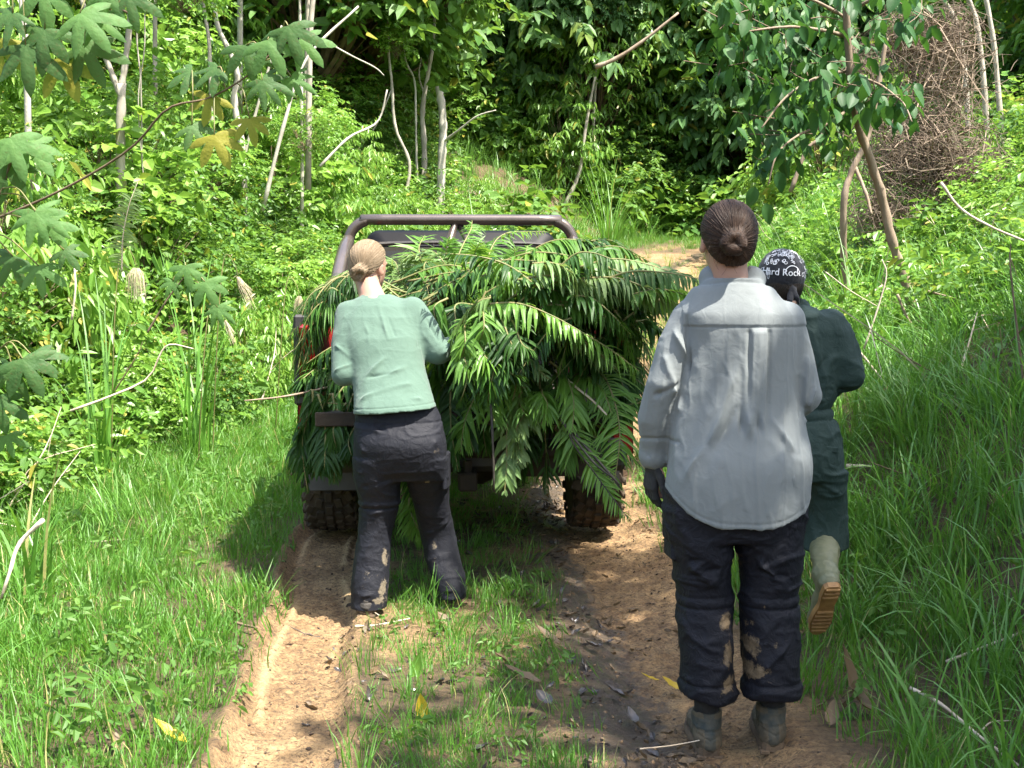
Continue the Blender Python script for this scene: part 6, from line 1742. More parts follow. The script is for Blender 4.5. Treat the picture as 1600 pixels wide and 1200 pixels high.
# ------------------------------------------------------------------ cut fern fronds
def frond_mesh(name, pts, ll, lw, mats, seed, n=30, sweep=0.35, droop=0.6, up=(0, 0, 1), bare=0.14, twist=0.0, wav=0.1, flip=0.0, rachis=0.006, fine=True):
    """rachis through pts (world), leaflets on both sides. returns rachis mesh data and leaflet mesh data relative to pts[0]"""
    r = np.random.default_rng(seed)
    c = spline(pts, n * 2 + 1) - np.array(pts[0]); t = np.gradient(c, axis=0); t /= np.linalg.norm(t, axis=1)[:, None]
    up = np.tile(np.array(up, float), (len(t), 1)); side = np.cross(t, up); side /= np.linalg.norm(side, axis=1)[:, None] + 1e-6
    nor = np.cross(side, t)
    if twist:
        a = np.linspace(0, twist, len(t))[:, None]; side, nor = side * np.cos(a) + nor * np.sin(a), nor * np.cos(a) - side * np.sin(a)
    tt = np.linspace(0, 1, len(c)); k0 = int(bare * len(c)); idx = np.arange(k0, len(c), 2)
    prof = np.sin(np.pi * np.clip(0.16 + 0.84 * (tt[idx] - bare) / (1 - bare), 0, 1)) ** 0.65 * 0.95 + 0.07
    prof = np.where(tt[idx] > .97, prof * .8, prof)
    mb = MB(); tv = r.random()
    # leaflet template: strap with pointed tip, 4 segments, folded along the midrib, bending down
    ys = np.array([0, .25, .5, .75, 1.0]); ws = np.array([.55, 1.0, .92, .62, .04]) / 2
    for s in (-1, 1):
        ok = (r.random(len(idx)) > 0.07) & (vn2(tt[idx] * 9 + s * 3, tt[idx] * 0, seed) > .14); ii = idx[ok]; pr = prof[ok]; m = len(ii)
        if m == 0: continue
        sw = sweep + 0.5 * (tt[ii] ** 3) + r.normal(size=m) * 0.13
        d = side[ii] * (s * np.cos(sw))[:, None] + t[ii] * np.sin(sw)[:, None] + nor[ii] * (r.normal(size=m) * 0.22 + flip)[:, None]
        L = ll * pr * r.uniform(.72, 1.15, m)
        cur = c[ii].copy(); dd = d.copy(); P0 = []; 
        g = droop * r.uniform(.6, 1.3, m); rows = []
        wl = lw * r.uniform(.8, 1.15, m) * np.clip(pr * 1.3, .35, 1)
        for j in range(5):
            w = np.cross(dd, nor[ii]); w /= np.linalg.norm(w, axis=1)[:, None] + 1e-6
            nn = np.cross(w, dd)
            hw_ = (wl * ws[j])[:, None]; zz = nn * (0.25 * hw_)
            rows.append(np.stack([cur - w * hw_ + zz, cur, cur + w * hw_ + zz], 1))
            if j < 4:
                dd = dd + np.array([0, 0, -1.0]) * (g * .42)[:, None] + nn * (wav * r.normal(size=m))[:, None]; dd /= np.linalg.norm(dd, axis=1)[:, None]
                cur = cur + dd * (L * .25)[:, None]
        V = np.stack(rows, 1).reshape(m, 15, 3)
        tf = np.array([[a * 3 + b, a * 3 + b + 1, a * 3 + b + 4, a * 3 + b + 3] for a in range(4) for b in (0, 1)])
        F = (tf[None] + (np.arange(m) * 15)[:, None, None]).reshape(-1, 4)
        mb.add(V.reshape(-1, 3), F, np.repeat(np.clip(tv + .18 * r.normal(size=m), .01, .94), 15))
    return mb, c
M['rachis'] = plain_mat('frond_stem', (0.10, 0.13, 0.03), (0.20, 0.16, 0.06), 20, 0.6, 0.2)
M['rachis_dark'] = plain_mat('frond_stem_dark', (0.025, 0.022, 0.018), (0.06, 0.05, 0.035), 20, 0.6, 0.2)
NF = [0]
def frond(pts, label, group, mat='fern', ll=.15, lw=.016, seed=None, stem='rachis', **kw):
    ll *= 1.18; lw *= 0.95
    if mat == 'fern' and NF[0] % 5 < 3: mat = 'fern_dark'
    NF[0] += 1; seed = NF[0] * 7 if seed is None else seed
    pts = [np.array(tuple(q), float) for q in pts]
    kw['n'] = int(kw.get('n', 30) * 1.5)
    mb, c = frond_mesh('frond', pts, ll, lw, None, seed, **kw)
    L = np.linalg.norm(np.diff(c, axis=0), axis=1).sum()
    V, F, C = tube(c[::3], np.linspace(.0065, .0018, len(c[::3])), 5)
    me = mesh_np('fern_frond', V, [F, C], [M[stem]], True)
    o = link('fern_frond', me, None, label, 'fern frond', group, None, pts[0])
    link('leaflets', mb.mesh('leaflets', [M[mat]]), o)['kind'] = 'stuff'
    return o
rf = random.Random(77)
def j(a): return rf.uniform(-a, a)
def pf(x, y, d): return np.array(P(x, y, d))
def zone_fan(count, base, tips, label, group, mat='fern', ll=(.12, .18), lw=(.012, .02), lift=.12, bow=0.0, **kw):
    """n fronds from around base=(x0,x1,y0,y1,d0,d1) px to tips=(...) px"""
    for k in range(count):
        u = (k + rf.random()) / count
        b = pf(base[0] + (base[1] - base[0]) * u + j(12), rf.uniform(base[2], base[3]), rf.uniform(base[4], base[5]))
        e = pf(tips[0] + (tips[1] - tips[0]) * u + j(18), rf.uniform(tips[2], tips[3]), rf.uniform(tips[4], tips[5]))
        L = np.linalg.norm(e - b); m1 = b * .66 + e * .34 + np.array([j(.04), j(.03), lift * L * 1.6 + j(.03)]); m2 = b * .3 + e * .7 + np.array([j(.04), j(.03) - bow, lift * L * 1.3 + j(.03)])
        frond([b, m1, m2, e], label, group, mat, rf.uniform(*ll), rf.uniform(*lw), **kw)
# inner heap filling the bed
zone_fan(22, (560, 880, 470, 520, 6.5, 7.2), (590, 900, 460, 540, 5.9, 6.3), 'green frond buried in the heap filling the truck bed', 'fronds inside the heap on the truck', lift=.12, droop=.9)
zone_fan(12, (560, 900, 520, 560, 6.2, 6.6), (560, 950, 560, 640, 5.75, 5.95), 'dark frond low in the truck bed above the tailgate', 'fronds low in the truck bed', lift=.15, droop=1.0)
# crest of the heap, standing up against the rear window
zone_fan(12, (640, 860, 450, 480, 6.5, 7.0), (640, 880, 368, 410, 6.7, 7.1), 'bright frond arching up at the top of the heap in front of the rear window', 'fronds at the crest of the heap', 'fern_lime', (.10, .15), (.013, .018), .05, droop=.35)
zone_fan(8, (660, 760, 450, 470, 6.6, 6.9), (600, 700, 395, 430, 6.6, 7.0), 'pale feathery frond spreading to the left above the blonde woman', 'pale fronds above the blonde woman', 'fern_pale', (.12, .17), (.010, .014), .08, droop=.35)
frond([pf(700, 440, 6.8), pf(720, 390, 6.9), pf(735, 360, 7.0), pf(738, 345, 7.1)], 'single frond tip standing up highest in front of the roll bar', 'fronds at the crest of the heap', 'fern_lime', .10, .014)
frond([pf(760, 440, 6.7), pf(765, 395, 6.8), pf(790, 365, 6.9), pf(855, 362, 7.0)], 'thin frond tip curling right just under the roll bar', 'fronds at the crest of the heap', 'fern_lime', .11, .013)
# left: pale leaflets behind the blonde woman and the drooping plume on the left side
zone_fan(9, (640, 600, 440, 500, 6.2, 6.5), (500, 490, 440, 500, 6.3, 6.6), 'pale underside of a frond lying behind the blonde woman\'s head', 'pale fronds behind the blonde woman', 'fern_pale', (.13, .18), (.012, .016), .12, droop=.7)
zone_fan(16, (600, 560, 480, 530, 6.0, 6.3), (478, 448, 500, 590, 5.9, 6.2), 'frond drooping over the left bed side like a plume', 'fronds drooping over the left bed side', 'fern', (.14, .19), (.009, .013), .34, droop=1.3)
zone_fan(15, (540, 600, 520, 640, 5.9, 6.05), (462, 500, 560, 715, 5.8, 6.0), 'frond hanging left of the blonde woman over the tail lamp', 'fronds left of the blonde woman', 'fern', (.12, .17), (.014, .018), .15, droop=1.0)
zone_fan(12, (540, 620, 590, 650, 5.75, 5.9), (475, 555, 685, 735, 5.6, 5.85), 'broad frond hanging down at the blonde woman\'s left hip', 'fronds at the blonde woman\'s left hip', 'fern', (.12, .17), (.018, .024), .18, droop=1.2)
# the big armful the women push: dark fronds drooping to the right
A = 'dark glossy frond lying across the top of the armful, leaflets hanging'
zone_fan(12, (650, 720, 440, 520, 5.8, 6.0), (920, 1045, 420, 520, 5.6, 6.0), A, 'dark fronds across the top of the armful', 'fern', (.15, .20), (.018, .024), .10, droop=1.3, n=38, sweep=.2)
zone_fan(8, (690, 740, 500, 545, 5.7, 5.85), (950, 1048, 500, 610, 5.6, 5.9), 'dark frond drooping right across the middle of the armful', 'dark fronds across the middle of the armful', 'fern', (.14, .19), (.017, .022), .14, droop=1.5, n=36, sweep=.2)
zone_fan(10, (700, 820, 450, 500, 5.6, 5.8), (640, 830, 540, 610, 5.5, 5.7), 'frond with long strap leaflets falling over the front of the armful', 'fronds over the front of the armful', 'fern', (.12, .17), (.018, .024), .10, droop=1.3, bare=.05)
zone_fan(6, (760, 820, 440, 460, 5.8, 6.0), (960, 1040, 395, 430, 5.8, 6.2), 'frond along the upper edge of the armful reaching right', 'fronds along the upper edge', 'fern', (.12, .16), (.016, .020), .12, droop=.9, n=34)
zone_fan(5, (820, 880, 440, 480, 5.6, 5.75), (1000, 1045, 450, 590, 5.55, 5.8), 'lighter frond at the right end of the armful', 'lighter fronds at the right end', 'fern_lime', (.13, .17), (.016, .020), .10, droop=1.0)
zone_fan(6, (800, 860, 410, 440, 5.8, 6.0), (990, 1030, 420, 520, 5.7, 5.95), 'pale frond underside showing in the right half of the armful', 'pale fronds in the right half', 'fern_pale', (.12, .16), (.016, .020), .10, droop=.8)
# tangled odd fronds over the front of the armful, hiding her forearm
T = 'short frond tangled into the others at the front of the load'
for k in range(46):
    b0 = pf(rf.uniform(720, 1000), rf.uniform(410, 540), rf.uniform(5.4, 5.7)); a = rf.uniform(-.9, 2.4)
    L = rf.uniform(.25, .55); dv = np.array([math.sin(a) * .9, rf.uniform(-.3, .1), -abs(math.cos(a)) * .7]); dv /= np.linalg.norm(dv)
    if k % 4 == 0: dv[2] *= -.5
    frond([b0, b0 + dv * L * .33 + np.array([0, 0, .05]), b0 + dv * L * .66 + np.array([0, 0, .04]), b0 + dv * L], T, 'short fronds tangled at the front', ('fern', 'fern', 'fern_lime', 'fern_pale')[k % 4], rf.uniform(.09, .15), rf.uniform(.014, .024), droop=rf.uniform(.5, 1.5), bare=.03, n=20, twist=rf.uniform(-1.2, 1.2))
for k in range(11):
    x0, y0 = rf.uniform(705, 800), rf.uniform(440, 540); a = rf.uniform(-.5, .9); L = rf.uniform(55, 110)
    frond([pf(x0, y0, 5.5), pf(x0 + L * .35 * math.sin(a), y0 + L * .25, 5.36), pf(x0 + L * .7 * math.sin(a) + j(8), y0 + L * .65, 5.30), pf(x0 + L * math.sin(a), y0 + L * math.cos(a), 5.32)], 'frond hanging in front of the blonde woman\'s right forearm', 'fronds over the right forearm', ('fern', 'fern', 'fern_lime')[k % 3], rf.uniform(.09, .13), rf.uniform(.016, .022), droop=rf.uniform(.6, 1.3), bare=.02, n=18, twist=rf.uniform(-.9, .9))
# small fronds lying every way in the bed behind the tailgate
for k in range(30):
    b0 = pf(rf.uniform(560, 930), rf.uniform(530, 690), rf.uniform(5.6, 5.95)); a = rf.uniform(0, 6.28); L = rf.uniform(.25, .5)
    dv = np.array([math.cos(a), rf.uniform(-.4, .1), math.sin(a) * .7 - .2]); dv /= np.linalg.norm(dv)
    frond([b0, b0 + dv * L * .33 + np.array([0, 0, .04]), b0 + dv * L * .66, b0 + dv * L + np.array([0, 0, -.05])], 'small frond lying crosswise low in the load', 'small fronds low in the load', ('fern', 'fern_lime', 'fern')[k % 3], rf.uniform(.08, .13), rf.uniform(.010, .018), droop=rf.uniform(.3, 1.1), bare=.03, n=18, twist=rf.uniform(-1.2, 1.2))
zone_fan(16, (600, 720, 430, 500, 5.9, 6.3), (840, 1040, 435, 530, 5.7, 6.1), 'long arching frond lying flat across the mound of the load', 'long arching fronds across the mound', 'fern', (.15, .19), (.016, .022), .08, droop=.7, n=34)
zone_fan(9, (640, 740, 430, 480, 5.9, 6.2), (760, 1000, 425, 480, 5.8, 6.1), 'sunlit long frond on the top of the mound', 'sunlit fronds on the top of the mound', 'fern_lime', (.12, .16), (.014, .019), .07, droop=.6, n=34)
# hanging from the tailgate
zone_fan(12, (640, 880, 545, 600, 5.6, 5.8), (640, 880, 690, 770, 5.45, 5.7), 'frond hanging straight down from the tailgate towards the ground', 'fronds hanging from the tailgate', 'fern', (.11, .16), (.016, .022), .03, droop=1.1, bare=.05)
zone_fan(8, (740, 900, 560, 620, 5.55, 5.7), (700, 940, 640, 720, 5.4, 5.6), 'light green frond tangled above the rear bumper', 'light fronds above the rear bumper', 'fern_lime', (.10, .14), (.012, .018), .12, droop=.8)
zone_fan(4, (800, 840, 600, 640, 5.5, 5.6), (770, 830, 720, 775, 5.4, 5.5), 'pale lobed frond hanging lowest in the middle of the load', 'pale hanging fronds in the middle', 'fern_pale', (.08, .11), (.022, .028), .02, droop=.8, bare=.02)
frond([pf(905, 560, 5.7), pf(945, 590, 5.6), pf(968, 670, 5.5), pf(958, 770, 5.45)], 'large light green frond with evenly spaced leaflets curving down beside the right wheel', 'fronds beside the right wheel', 'fern_lime', .17, .013, bare=.02, n=40, sweep=.15, droop=.7, up=(0, -1, .2))
frond([pf(870, 590, 5.6), pf(890, 680, 5.5), pf(930, 740, 5.45), pf(985, 815, 5.4)], 'long frond with its tip touching the track beside the right wheel', 'fronds beside the right wheel', 'fern_lime', .11, .012, bare=.10, n=40, sweep=.5, droop=.4, stem='rachis_dark', up=(0, -1, .2))
frond([pf(640, 740, 5.75), pf(640, 790, 5.7), pf(650, 820, 5.65), pf(668, 850, 5.6)], 'drooping frond seen between the blonde woman\'s legs', 'fronds between the blonde woman\'s legs', 'fern_lime', .10, .012, droop=.7)
frond([pf(632, 690, 5.75), pf(636, 730, 5.7), pf(652, 770, 5.65), pf(668, 800, 5.6)], 'frond hanging just above, seen between the blonde woman\'s legs', 'fronds between the blonde woman\'s legs', 'fern', .11, .014, droop=.7)
zone_fan(12, (475, 570, 600, 640, 5.6, 5.75), (470, 560, 700, 770, 5.5, 5.65), 'frond draped over the left end of the tailgate', 'fronds over the left end of the tailgate', 'fern_dark', (.10, .14), (.016, .022), .05, droop=1.2, bare=.02)
zone_fan(8, (930, 990, 520, 570, 5.7, 5.9), (945, 995, 620, 700, 5.65, 5.85), 'frond hanging over the right tail lamp', 'fronds over the right tail lamp', 'fern_dark', (.10, .14), (.014, .020), .05, droop=1.1, bare=.02)
# bare stalks sticking out of the load
def stick(pts, r0, r1, label, cat='stick', mat='dry', group=None, name='stick', n=14):
    pts = [np.array(tuple(q), float) for q in pts]
    c = spline(pts, n) - pts[0]; rr = np.linspace(r0, r1, n) * .8 * (1 + .12 * np.sin(np.arange(n) * 1.9))
    V, F, C = tube(c, rr, 7)
    return link(name, mesh_np(name, V, [F, C], [M[mat]], True), None, label, cat, group, None, pts[0])
stick([pf(560, 590, 6.0), pf(500, 608, 5.8), pf(440, 620, 5.6), pf(382, 626, 5.45)], .009, .004, 'long bare frond stalk pointing left out of the load', 'stalk', 'bark')
stick([pf(560, 640, 5.9), pf(520, 670, 5.8), pf(490, 700, 5.7), pf(455, 742, 5.6)], .012, .008, 'broken woody stalk angled down to the left of the tail lamp', 'stalk', 'twig')
stick([pf(868, 578, 5.6), pf(900, 605, 5.55), pf(925, 625, 5.5), pf(948, 648, 5.45)], .009, .005, 'pale bare stalk lying above the dropped tailgate at the right', 'stalk', 'dry')
stick([pf(762, 545, 5.55), pf(766, 620, 5.45), pf(770, 690, 5.4), pf(772, 768, 5.4)], .010, .006, 'black stalk hanging vertically in the middle of the load', 'stalk', 'rachis_dark')
stick([pf(870, 640, 5.55), pf(900, 680, 5.5), pf(930, 715, 5.45), pf(968, 758, 5.4)], .010, .007, 'dark woody stalk slanting down to the right wheel', 'stalk', 'rachis_dark')
stick([pf(876, 655, 5.5), pf(905, 695, 5.45), pf(930, 725, 5.4), pf(955, 745, 5.4)], .008, .005, 'second dark stalk slanting below the first by the right wheel', 'stalk', 'rachis_dark')

# ------------------------------------------------------------------ individual trees, boughs and vines
def trunk_thing(name, label, cat, polys, mat, crown=None, group=None, knots=True):
    """polys: list of (name, [world points], r0, r1); first one is the trunk, the rest its boughs. crown: list of (mesh, loc, scale)"""
    base = np.array(tuple(polys[0][1][0]))
    e = empty(name, base, label, cat, group)
    for nm, pts, r0, r1 in polys:
        n = 6 * len(pts); c = spline(pts, n) - base
        rr = np.linspace(r0, r1, n) * (1 + .10 * np.sin(np.arange(n) * 2.3) + .06 * np.sin(np.arange(n) * 5.1))
        V, F, C = tube(c, rr, 10)
        V = V + (vn3(V[:, 0] * 25, V[:, 1] * 25, V[:, 2] * 12, 3)[:, None] - .5) * r0 * .35
        link(nm, mesh_np(nm, V, [F, C], [M[mat]], True), e)
    for me, loc, s in (crown or []):
        o = link('crown', me, e); o.location = np.array(tuple(loc)) - base; o.scale = (s, s, s); o.rotation_euler.z = rf.uniform(0, 6.28)
    return e
def gp(px, py, d):
    """point on pixel ray at distance d, dropped to the ground when it is a base"""
    return np.array(P(px, py, d))
def base_at(px, py, lo=8): 
    g = ground_hit(px, py, lo); return np.array([g.x, g.y, g.z - .1])

# white and pale trunks at the left of the clearing
b = base_at(686, 345); d = b[1]
trunk_thing('pale_tree', 'thick straight white trunk, broken off at the top, left of the clearing', 'tree', [('trunk', [b, gp(690, 250, d), gp(692, 190, d), gp(686, 135, d)], .085, .070), ('bough', [gp(692, 222, d), gp(715, 205, d - .3), gp(745, 182, d - .5), gp(775, 172, d - .6)], .028, .010)], 'bark_pale',
            [(TR_LIME[0], gp(690, 40, d + .6), .75)])
b = base_at(662, 330); d = b[1] + .4
trunk_thing('pale_tree', 'curved pale-barked tree just left of the white trunk', 'tree', [('trunk', [b, gp(663, 240, d), gp(660, 175, d), gp(668, 120, d), gp(676, 72, d), gp(680, 10, d)], .062, .030), ('bough', [gp(664, 150, d), gp(655, 120, d), gp(658, 90, d)], .02, .01)], 'bark_grey', [(TR_MID[1], gp(690, -30, d), .8)])
b = base_at(625, 330); d = b[1]
trunk_thing('slender_tree', 'slender leaning tree with wavy stem and yellowing leaves', 'tree', [('trunk', [b, gp(640, 260, d), gp(618, 200, d), gp(612, 130, d), gp(606, 60, d), gp(610, -20, d)], .035, .018), ('bough', [gp(612, 140, d), gp(585, 200, d), gp(560, 218, d)], .016, .007)], 'bark_grey', [(SH_WIDE[0], gp(620, 95, d), .42), (SH_WIDE[1], gp(600, 10, d), .5)])
b = base_at(652, 318); d = b[1] - .3
trunk_thing('slender_tree', 'thin winding stem between the slender tree and the pale curved tree', 'tree', [('trunk', [b, gp(650, 210, d), gp(648, 130, d), gp(634, 95, d), gp(630, 50, d)], .024, .012)], 'bark_pale', [(SH_WIDE[1], gp(640, 60, d), .40)])
b = base_at(470, 420); d = b[1]
trunk_thing('slender_tree', 'straight thin pale pole of a sapling above the blonde woman', 'tree', [('trunk', [b, gp(472, 300, d), gp(471, 150, d), gp(468, 0, d), gp(467, -60, d)], .028, .018)], 'bark_pale', [(SH_LIME[0], gp(470, -70, d), .9)])
b = base_at(385, 420); d = b[1]
trunk_thing('slender_tree', 'bent pale trunk showing through the leaves left of the blonde woman', 'tree', [('trunk', [b, gp(380, 250, d), gp(366, 160, d), gp(370, 110, d), gp(340, 40, d), gp(330, -30, d)], .045, .028), ('bough', [gp(380, 250, d), gp(410, 140, d), gp(440, 40, d)], .022, .012)], 'bark_pale', [(SH_HANG[0], gp(360, -50, d), 1.0)])
b = base_at(190, 480, 7); d = b[1]
trunk_thing('forked_tree', 'forked grey-brown tree at the upper left with vines along its stems', 'tree', [('trunk', [b, gp(188, 300, d), gp(190, 130, d)], .065, .045), ('bough', [gp(190, 135, d), gp(198, 80, d), gp(205, 10, d), gp(208, -60, d)], .035, .028), ('bough', [gp(188, 150, d), gp(165, 90, d), gp(135, 20, d), gp(110, -50, d)], .032, .022), ('vine', [gp(215, -40, d - .1), gp(214, 60, d - .1), gp(220, 130, d - .1), gp(222, 260, d)], .008, .008), ('vine', [gp(224, -40, d - .1), gp(226, 70, d - .1), gp(216, 160, d - .1), gp(226, 300, d)], .006, .006)], 'bark_grey',
            [(SH_LIME[1], gp(175, -70, d), 1.1), (SH_LIME[2], gp(290, 30, d + .5), .6)])
# bleached boughs leaning through the trees
stick([gp(410, 330, 15), gp(445, 190, 15), gp(480, 90, 15.2), gp(560, 10, 15.5)], .035, .018, 'long bleached bough leaning to the upper right in the left trees', 'branch', 'bark_pale', name='leaning_branch')
stick([gp(500, 260, 14.5), gp(545, 215, 14.7), gp(590, 190, 15), gp(605, 140, 15)], .022, .012, 'thin bleached branch arching below the slender tree', 'branch', 'bark_pale', name='leaning_branch')
stick([gp(505, 62, 15), gp(545, 85, 15), gp(585, 105, 15), gp(600, 118, 15)], .016, .008, 'thin bleached twig bending down above the slender tree', 'branch', 'bark_pale', name='leaning_branch')
# dark trunks across the clearing
for k, (px, py, lst, r, lab) in enumerate((
        (985, 350, [(982, 260), (990, 190), (985, 120), (998, 100)], .07, 'grey forked trunk in the dark forest edge behind the clearing'),
        (1000, 345, [(995, 230), (988, 140)], .055, 'straight bleached stem beside the grey forked trunk'),
        (922, 330, [(925, 250), (928, 180), (936, 60)], .045, 'thin upright trunk near the middle of the forest edge'),
        (880, 320, [(905, 270), (915, 200), (930, 120)], .05, 'dark leaning trunk left of the thin upright trunk'),
        (935, 290, [(955, 240), (970, 210), (998, 180)], .05, 'brown bough crossing behind the forked trunk'),
        (1143, 300, [(1146, 220), (1143, 130), (1148, 60)], .06, 'pale straight trunk behind the brown-haired woman'),
        (1120, 310, [(1126, 230), (1128, 150)], .035, 'thin mottled trunk left of the pale straight trunk'))):
    b = base_at(px, py, 18); d = b[1]
    trunk_thing('edge_tree', lab, 'tree', [('trunk', [b] + [gp(x, y, d) for x, y in lst], r, r * .55)], 'bark_grey' if k != 1 else 'bark_pale', [(TR_DARK[k % 3], gp(lst[-1][0], lst[-1][1] - 60, d + .8), .6)])
stick([gp(930, 105, 24), gp(965, 90, 24), gp(1010, 60, 24), gp(1060, 20, 24)], .06, .03, 'thick brown bough high in the forest edge behind the clearing', 'branch', 'bark', name='leaning_branch')
stick([gp(1235, 300, 15), gp(1260, 235, 15), gp(1282, 215, 15), gp(1290, 180, 15)], .035, .022, 'brown leaning stem behind the dark-leaved tree', 'branch', 'bark', name='leaning_branch')
for k, (x0, y0, x1, y1, lab) in enumerate(((1500, 60, 1450, -30, 'left'), (1530, 60, 1500, -30, 'middle'), (1555, 90, 1535, -30, 'right'))):
    stick([gp(x0 + 20, y0 + 260, 16), gp(x0, y0, 16), gp(x1, y1, 16)], .05, .035, 'grey-green leaning pole at the top right corner, %s one of three' % lab, 'pole', 'bark_grey', name='leaning_pole')

# ---- near tree with broad dark leaves, upper right
def near_tree():
    b = np.array(P(1440, 530, 9.0)); b[2] = Hs(b[0], b[1]) - .12
    q = lambda x, y, d=8.8: np.array(P(x, y, d))
    polys = [('trunk', [b, q(1418, 450, 9.0), q(1396, 385, 8.95), q(1373, 290, 8.9), q(1338, 180, 8.8), q(1325, 70, 8.7), q(1320, -60, 8.6)], .040, .024),
             ('bough', [q(1330, 60), q(1290, 48, 8.6), q(1230, 42, 8.5), q(1160, 50, 8.4)], .016, .006),
             ('bough', [q(1328, 110), q(1280, 120, 8.6), q(1230, 150, 8.4), q(1190, 200, 8.3)], .014, .005),
             ('bough', [q(1336, 160), q(1300, 190, 8.6), q(1250, 210, 8.5), q(1215, 240, 8.3), q(1200, 290, 8.3)], .012, .004),
             ('bough', [q(1332, 120), q(1370, 130, 8.7), q(1410, 160, 8.6), q(1425, 190, 8.5)], .012, .004),
             ('bough', [q(1326, 20), q(1380, -10, 8.6), q(1430, -20, 8.5)], .014, .005),
             ('bough', [q(1325, 30), q(1270, 0, 8.5), q(1200, -20, 8.4), q(1150, -20, 8.3)], .014, .005)]
    e = trunk_thing('broad_leaf_tree', 'leaning tree with dark broad leaves overhanging the track at the upper right', 'tree', polys, 'bark')
    base = b; rr = np.random.default_rng(91)
    metas = []
    for k, (w, cu) in enumerate(((.58, .28), (.52, .40), (.62, .2))):
        V, F = leaf_fine(w, 6, .16, cu, .01)
        for tn in (.15, .5, .85): metas.append(mesh_np('broad_leaf', V, F, [M['leaf_gloss']], True, {'tint': np.full(len(V), tn)}))
    yl = mesh_np('yellow_leaf', *leaf_fine(.55, 6, .16, .3, .01), [M['leaf_lime']], True)
    # clusters of leaves: (px, py, spread px, count)
    cl = [(1140, 90, 40, 10), (1150, 30, 40, 10), (1170, 60, 45, 14), (1230, 60, 50, 18), (1290, 30, 50, 18), (1190, 120, 50, 20), (1250, 110, 50, 22), (1310, 100, 45, 18), (1240, 160, 45, 22), (1190, 180, 42, 18), (1290, 160, 45, 22), (1230, 205, 45, 20), (1330, 140, 40, 16), (1370, 150, 40, 14), (1410, 150, 35, 10), (1380, 30, 45, 12), (1430, 10, 40, 8), (1160, 0, 40, 8), (1230, -5, 50, 12), (1200, 235, 30, 8), (1290, 205, 30, 8)]
    n = 0
    for (cx, cy, sp, m) in cl:
        for _ in range(m):
            if n > 285: break
            px, py = cx + rr.normal() * sp * .55, cy + rr.normal() * sp * .5; d = 8.6 + rr.normal() * .28
            pos = np.array(P(px, py, d))
            a = rr.uniform(0, 6.283); dv = np.array([[math.cos(a) * .7, math.sin(a) * .7, -.55 - .5 * rr.random()]])
            R = frames(dv, np.array([[rr.normal() * .35, rr.normal() * .35 - .25, 1.0]]))[0]
            s = .142 * rr.uniform(.6, 1.15)
            o = link('leaf', yl if (rr.random() < .04) else metas[int(rr.integers(0, len(metas)))], e)
            o.matrix_local = Matrix.Translation(Vector(pos - base)) @ (Matrix(R.tolist()).to_4x4() @ Matrix.Scale(s, 4)); n += 1
    # twigs carrying the leaves
    mb = MB()
    for (cx, cy, sp, m) in cl:
        c = np.array(P(cx, cy, 8.6)) - base
        for _ in range(2):
            a = rr.normal(size=3) * np.array([.13, .13, .10]); mb.tube(spline([c - a, c + rr.normal(size=3) * .03, c + a], 5), .0035, 4, cap=False)
    link('twigs', mb.mesh('twigs', [M['twig']]), e)
    R_ = 520; ps = []; 
    for _ in range(R_):
        cx, cy, sp, m = cl[int(rr.integers(0, len(cl)))]; ps.append(np.array(P(cx + rr.normal() * sp * .6, cy + rr.normal() * sp * .55, 8.95 + rr.normal() * .25)) - base)
    ps = np.array(ps); a = rr.uniform(0, 6.28, R_); dv = np.stack([np.cos(a) * .7, np.sin(a) * .7, -.4 - .5 * rr.random(R_)], -1)
    V, F = leaf_fine(.55, 3, .16, .3); V, F, T = stamp(V, F, frames(dv, np.stack([rr.normal(size=R_) * .4, rr.normal(size=R_) * .4, np.ones(R_)], -1)) * (.13 * rr.uniform(.6, 1.2, R_))[:, None, None], ps, rr.random(R_) * .9)
    link('foliage', mesh_np('foliage', V, F, [M['leaf_gloss']], True, {'tint': T}), e)['kind'] = 'stuff'
    # hanging sprig
    for i, (px, py) in enumerate(((1215, 268), (1180, 292), (1196, 318), (1222, 232))):
        o = link('leaf', metas[i], e); R = frames(np.array([[.3 * (-1) ** i, 0, -1]]), np.array([[0, -1, .2]]))[0]
        o.matrix_local = Matrix.Translation(Vector(np.array(P(px, py, 8.3)) - base)) @ (Matrix(R.tolist()).to_4x4() @ Matrix.Scale(.15, 4))
near_tree()
# second pale stem crossing behind it
b = np.array(P(1324, 410, 11.3)); b[2] = Hs(b[0], b[1]) - .1
q = lambda x, y, d=11.0: np.array(P(x, y, d))
trunk_thing('crossing_tree', 'pale-brown forked stem crossing behind the dark-leaved tree', 'tree', [('trunk', [b, q(1318, 330), q(1330, 270), q(1352, 225), q(1366, 170), q(1385, 60)], .034, .018), ('bough', [q(1336, 262), q(1352, 300, 10.9), q(1362, 335, 10.8)], .02, .012)], 'bark', [(SH_MID[0], q(1400, -70, 12), .9)])

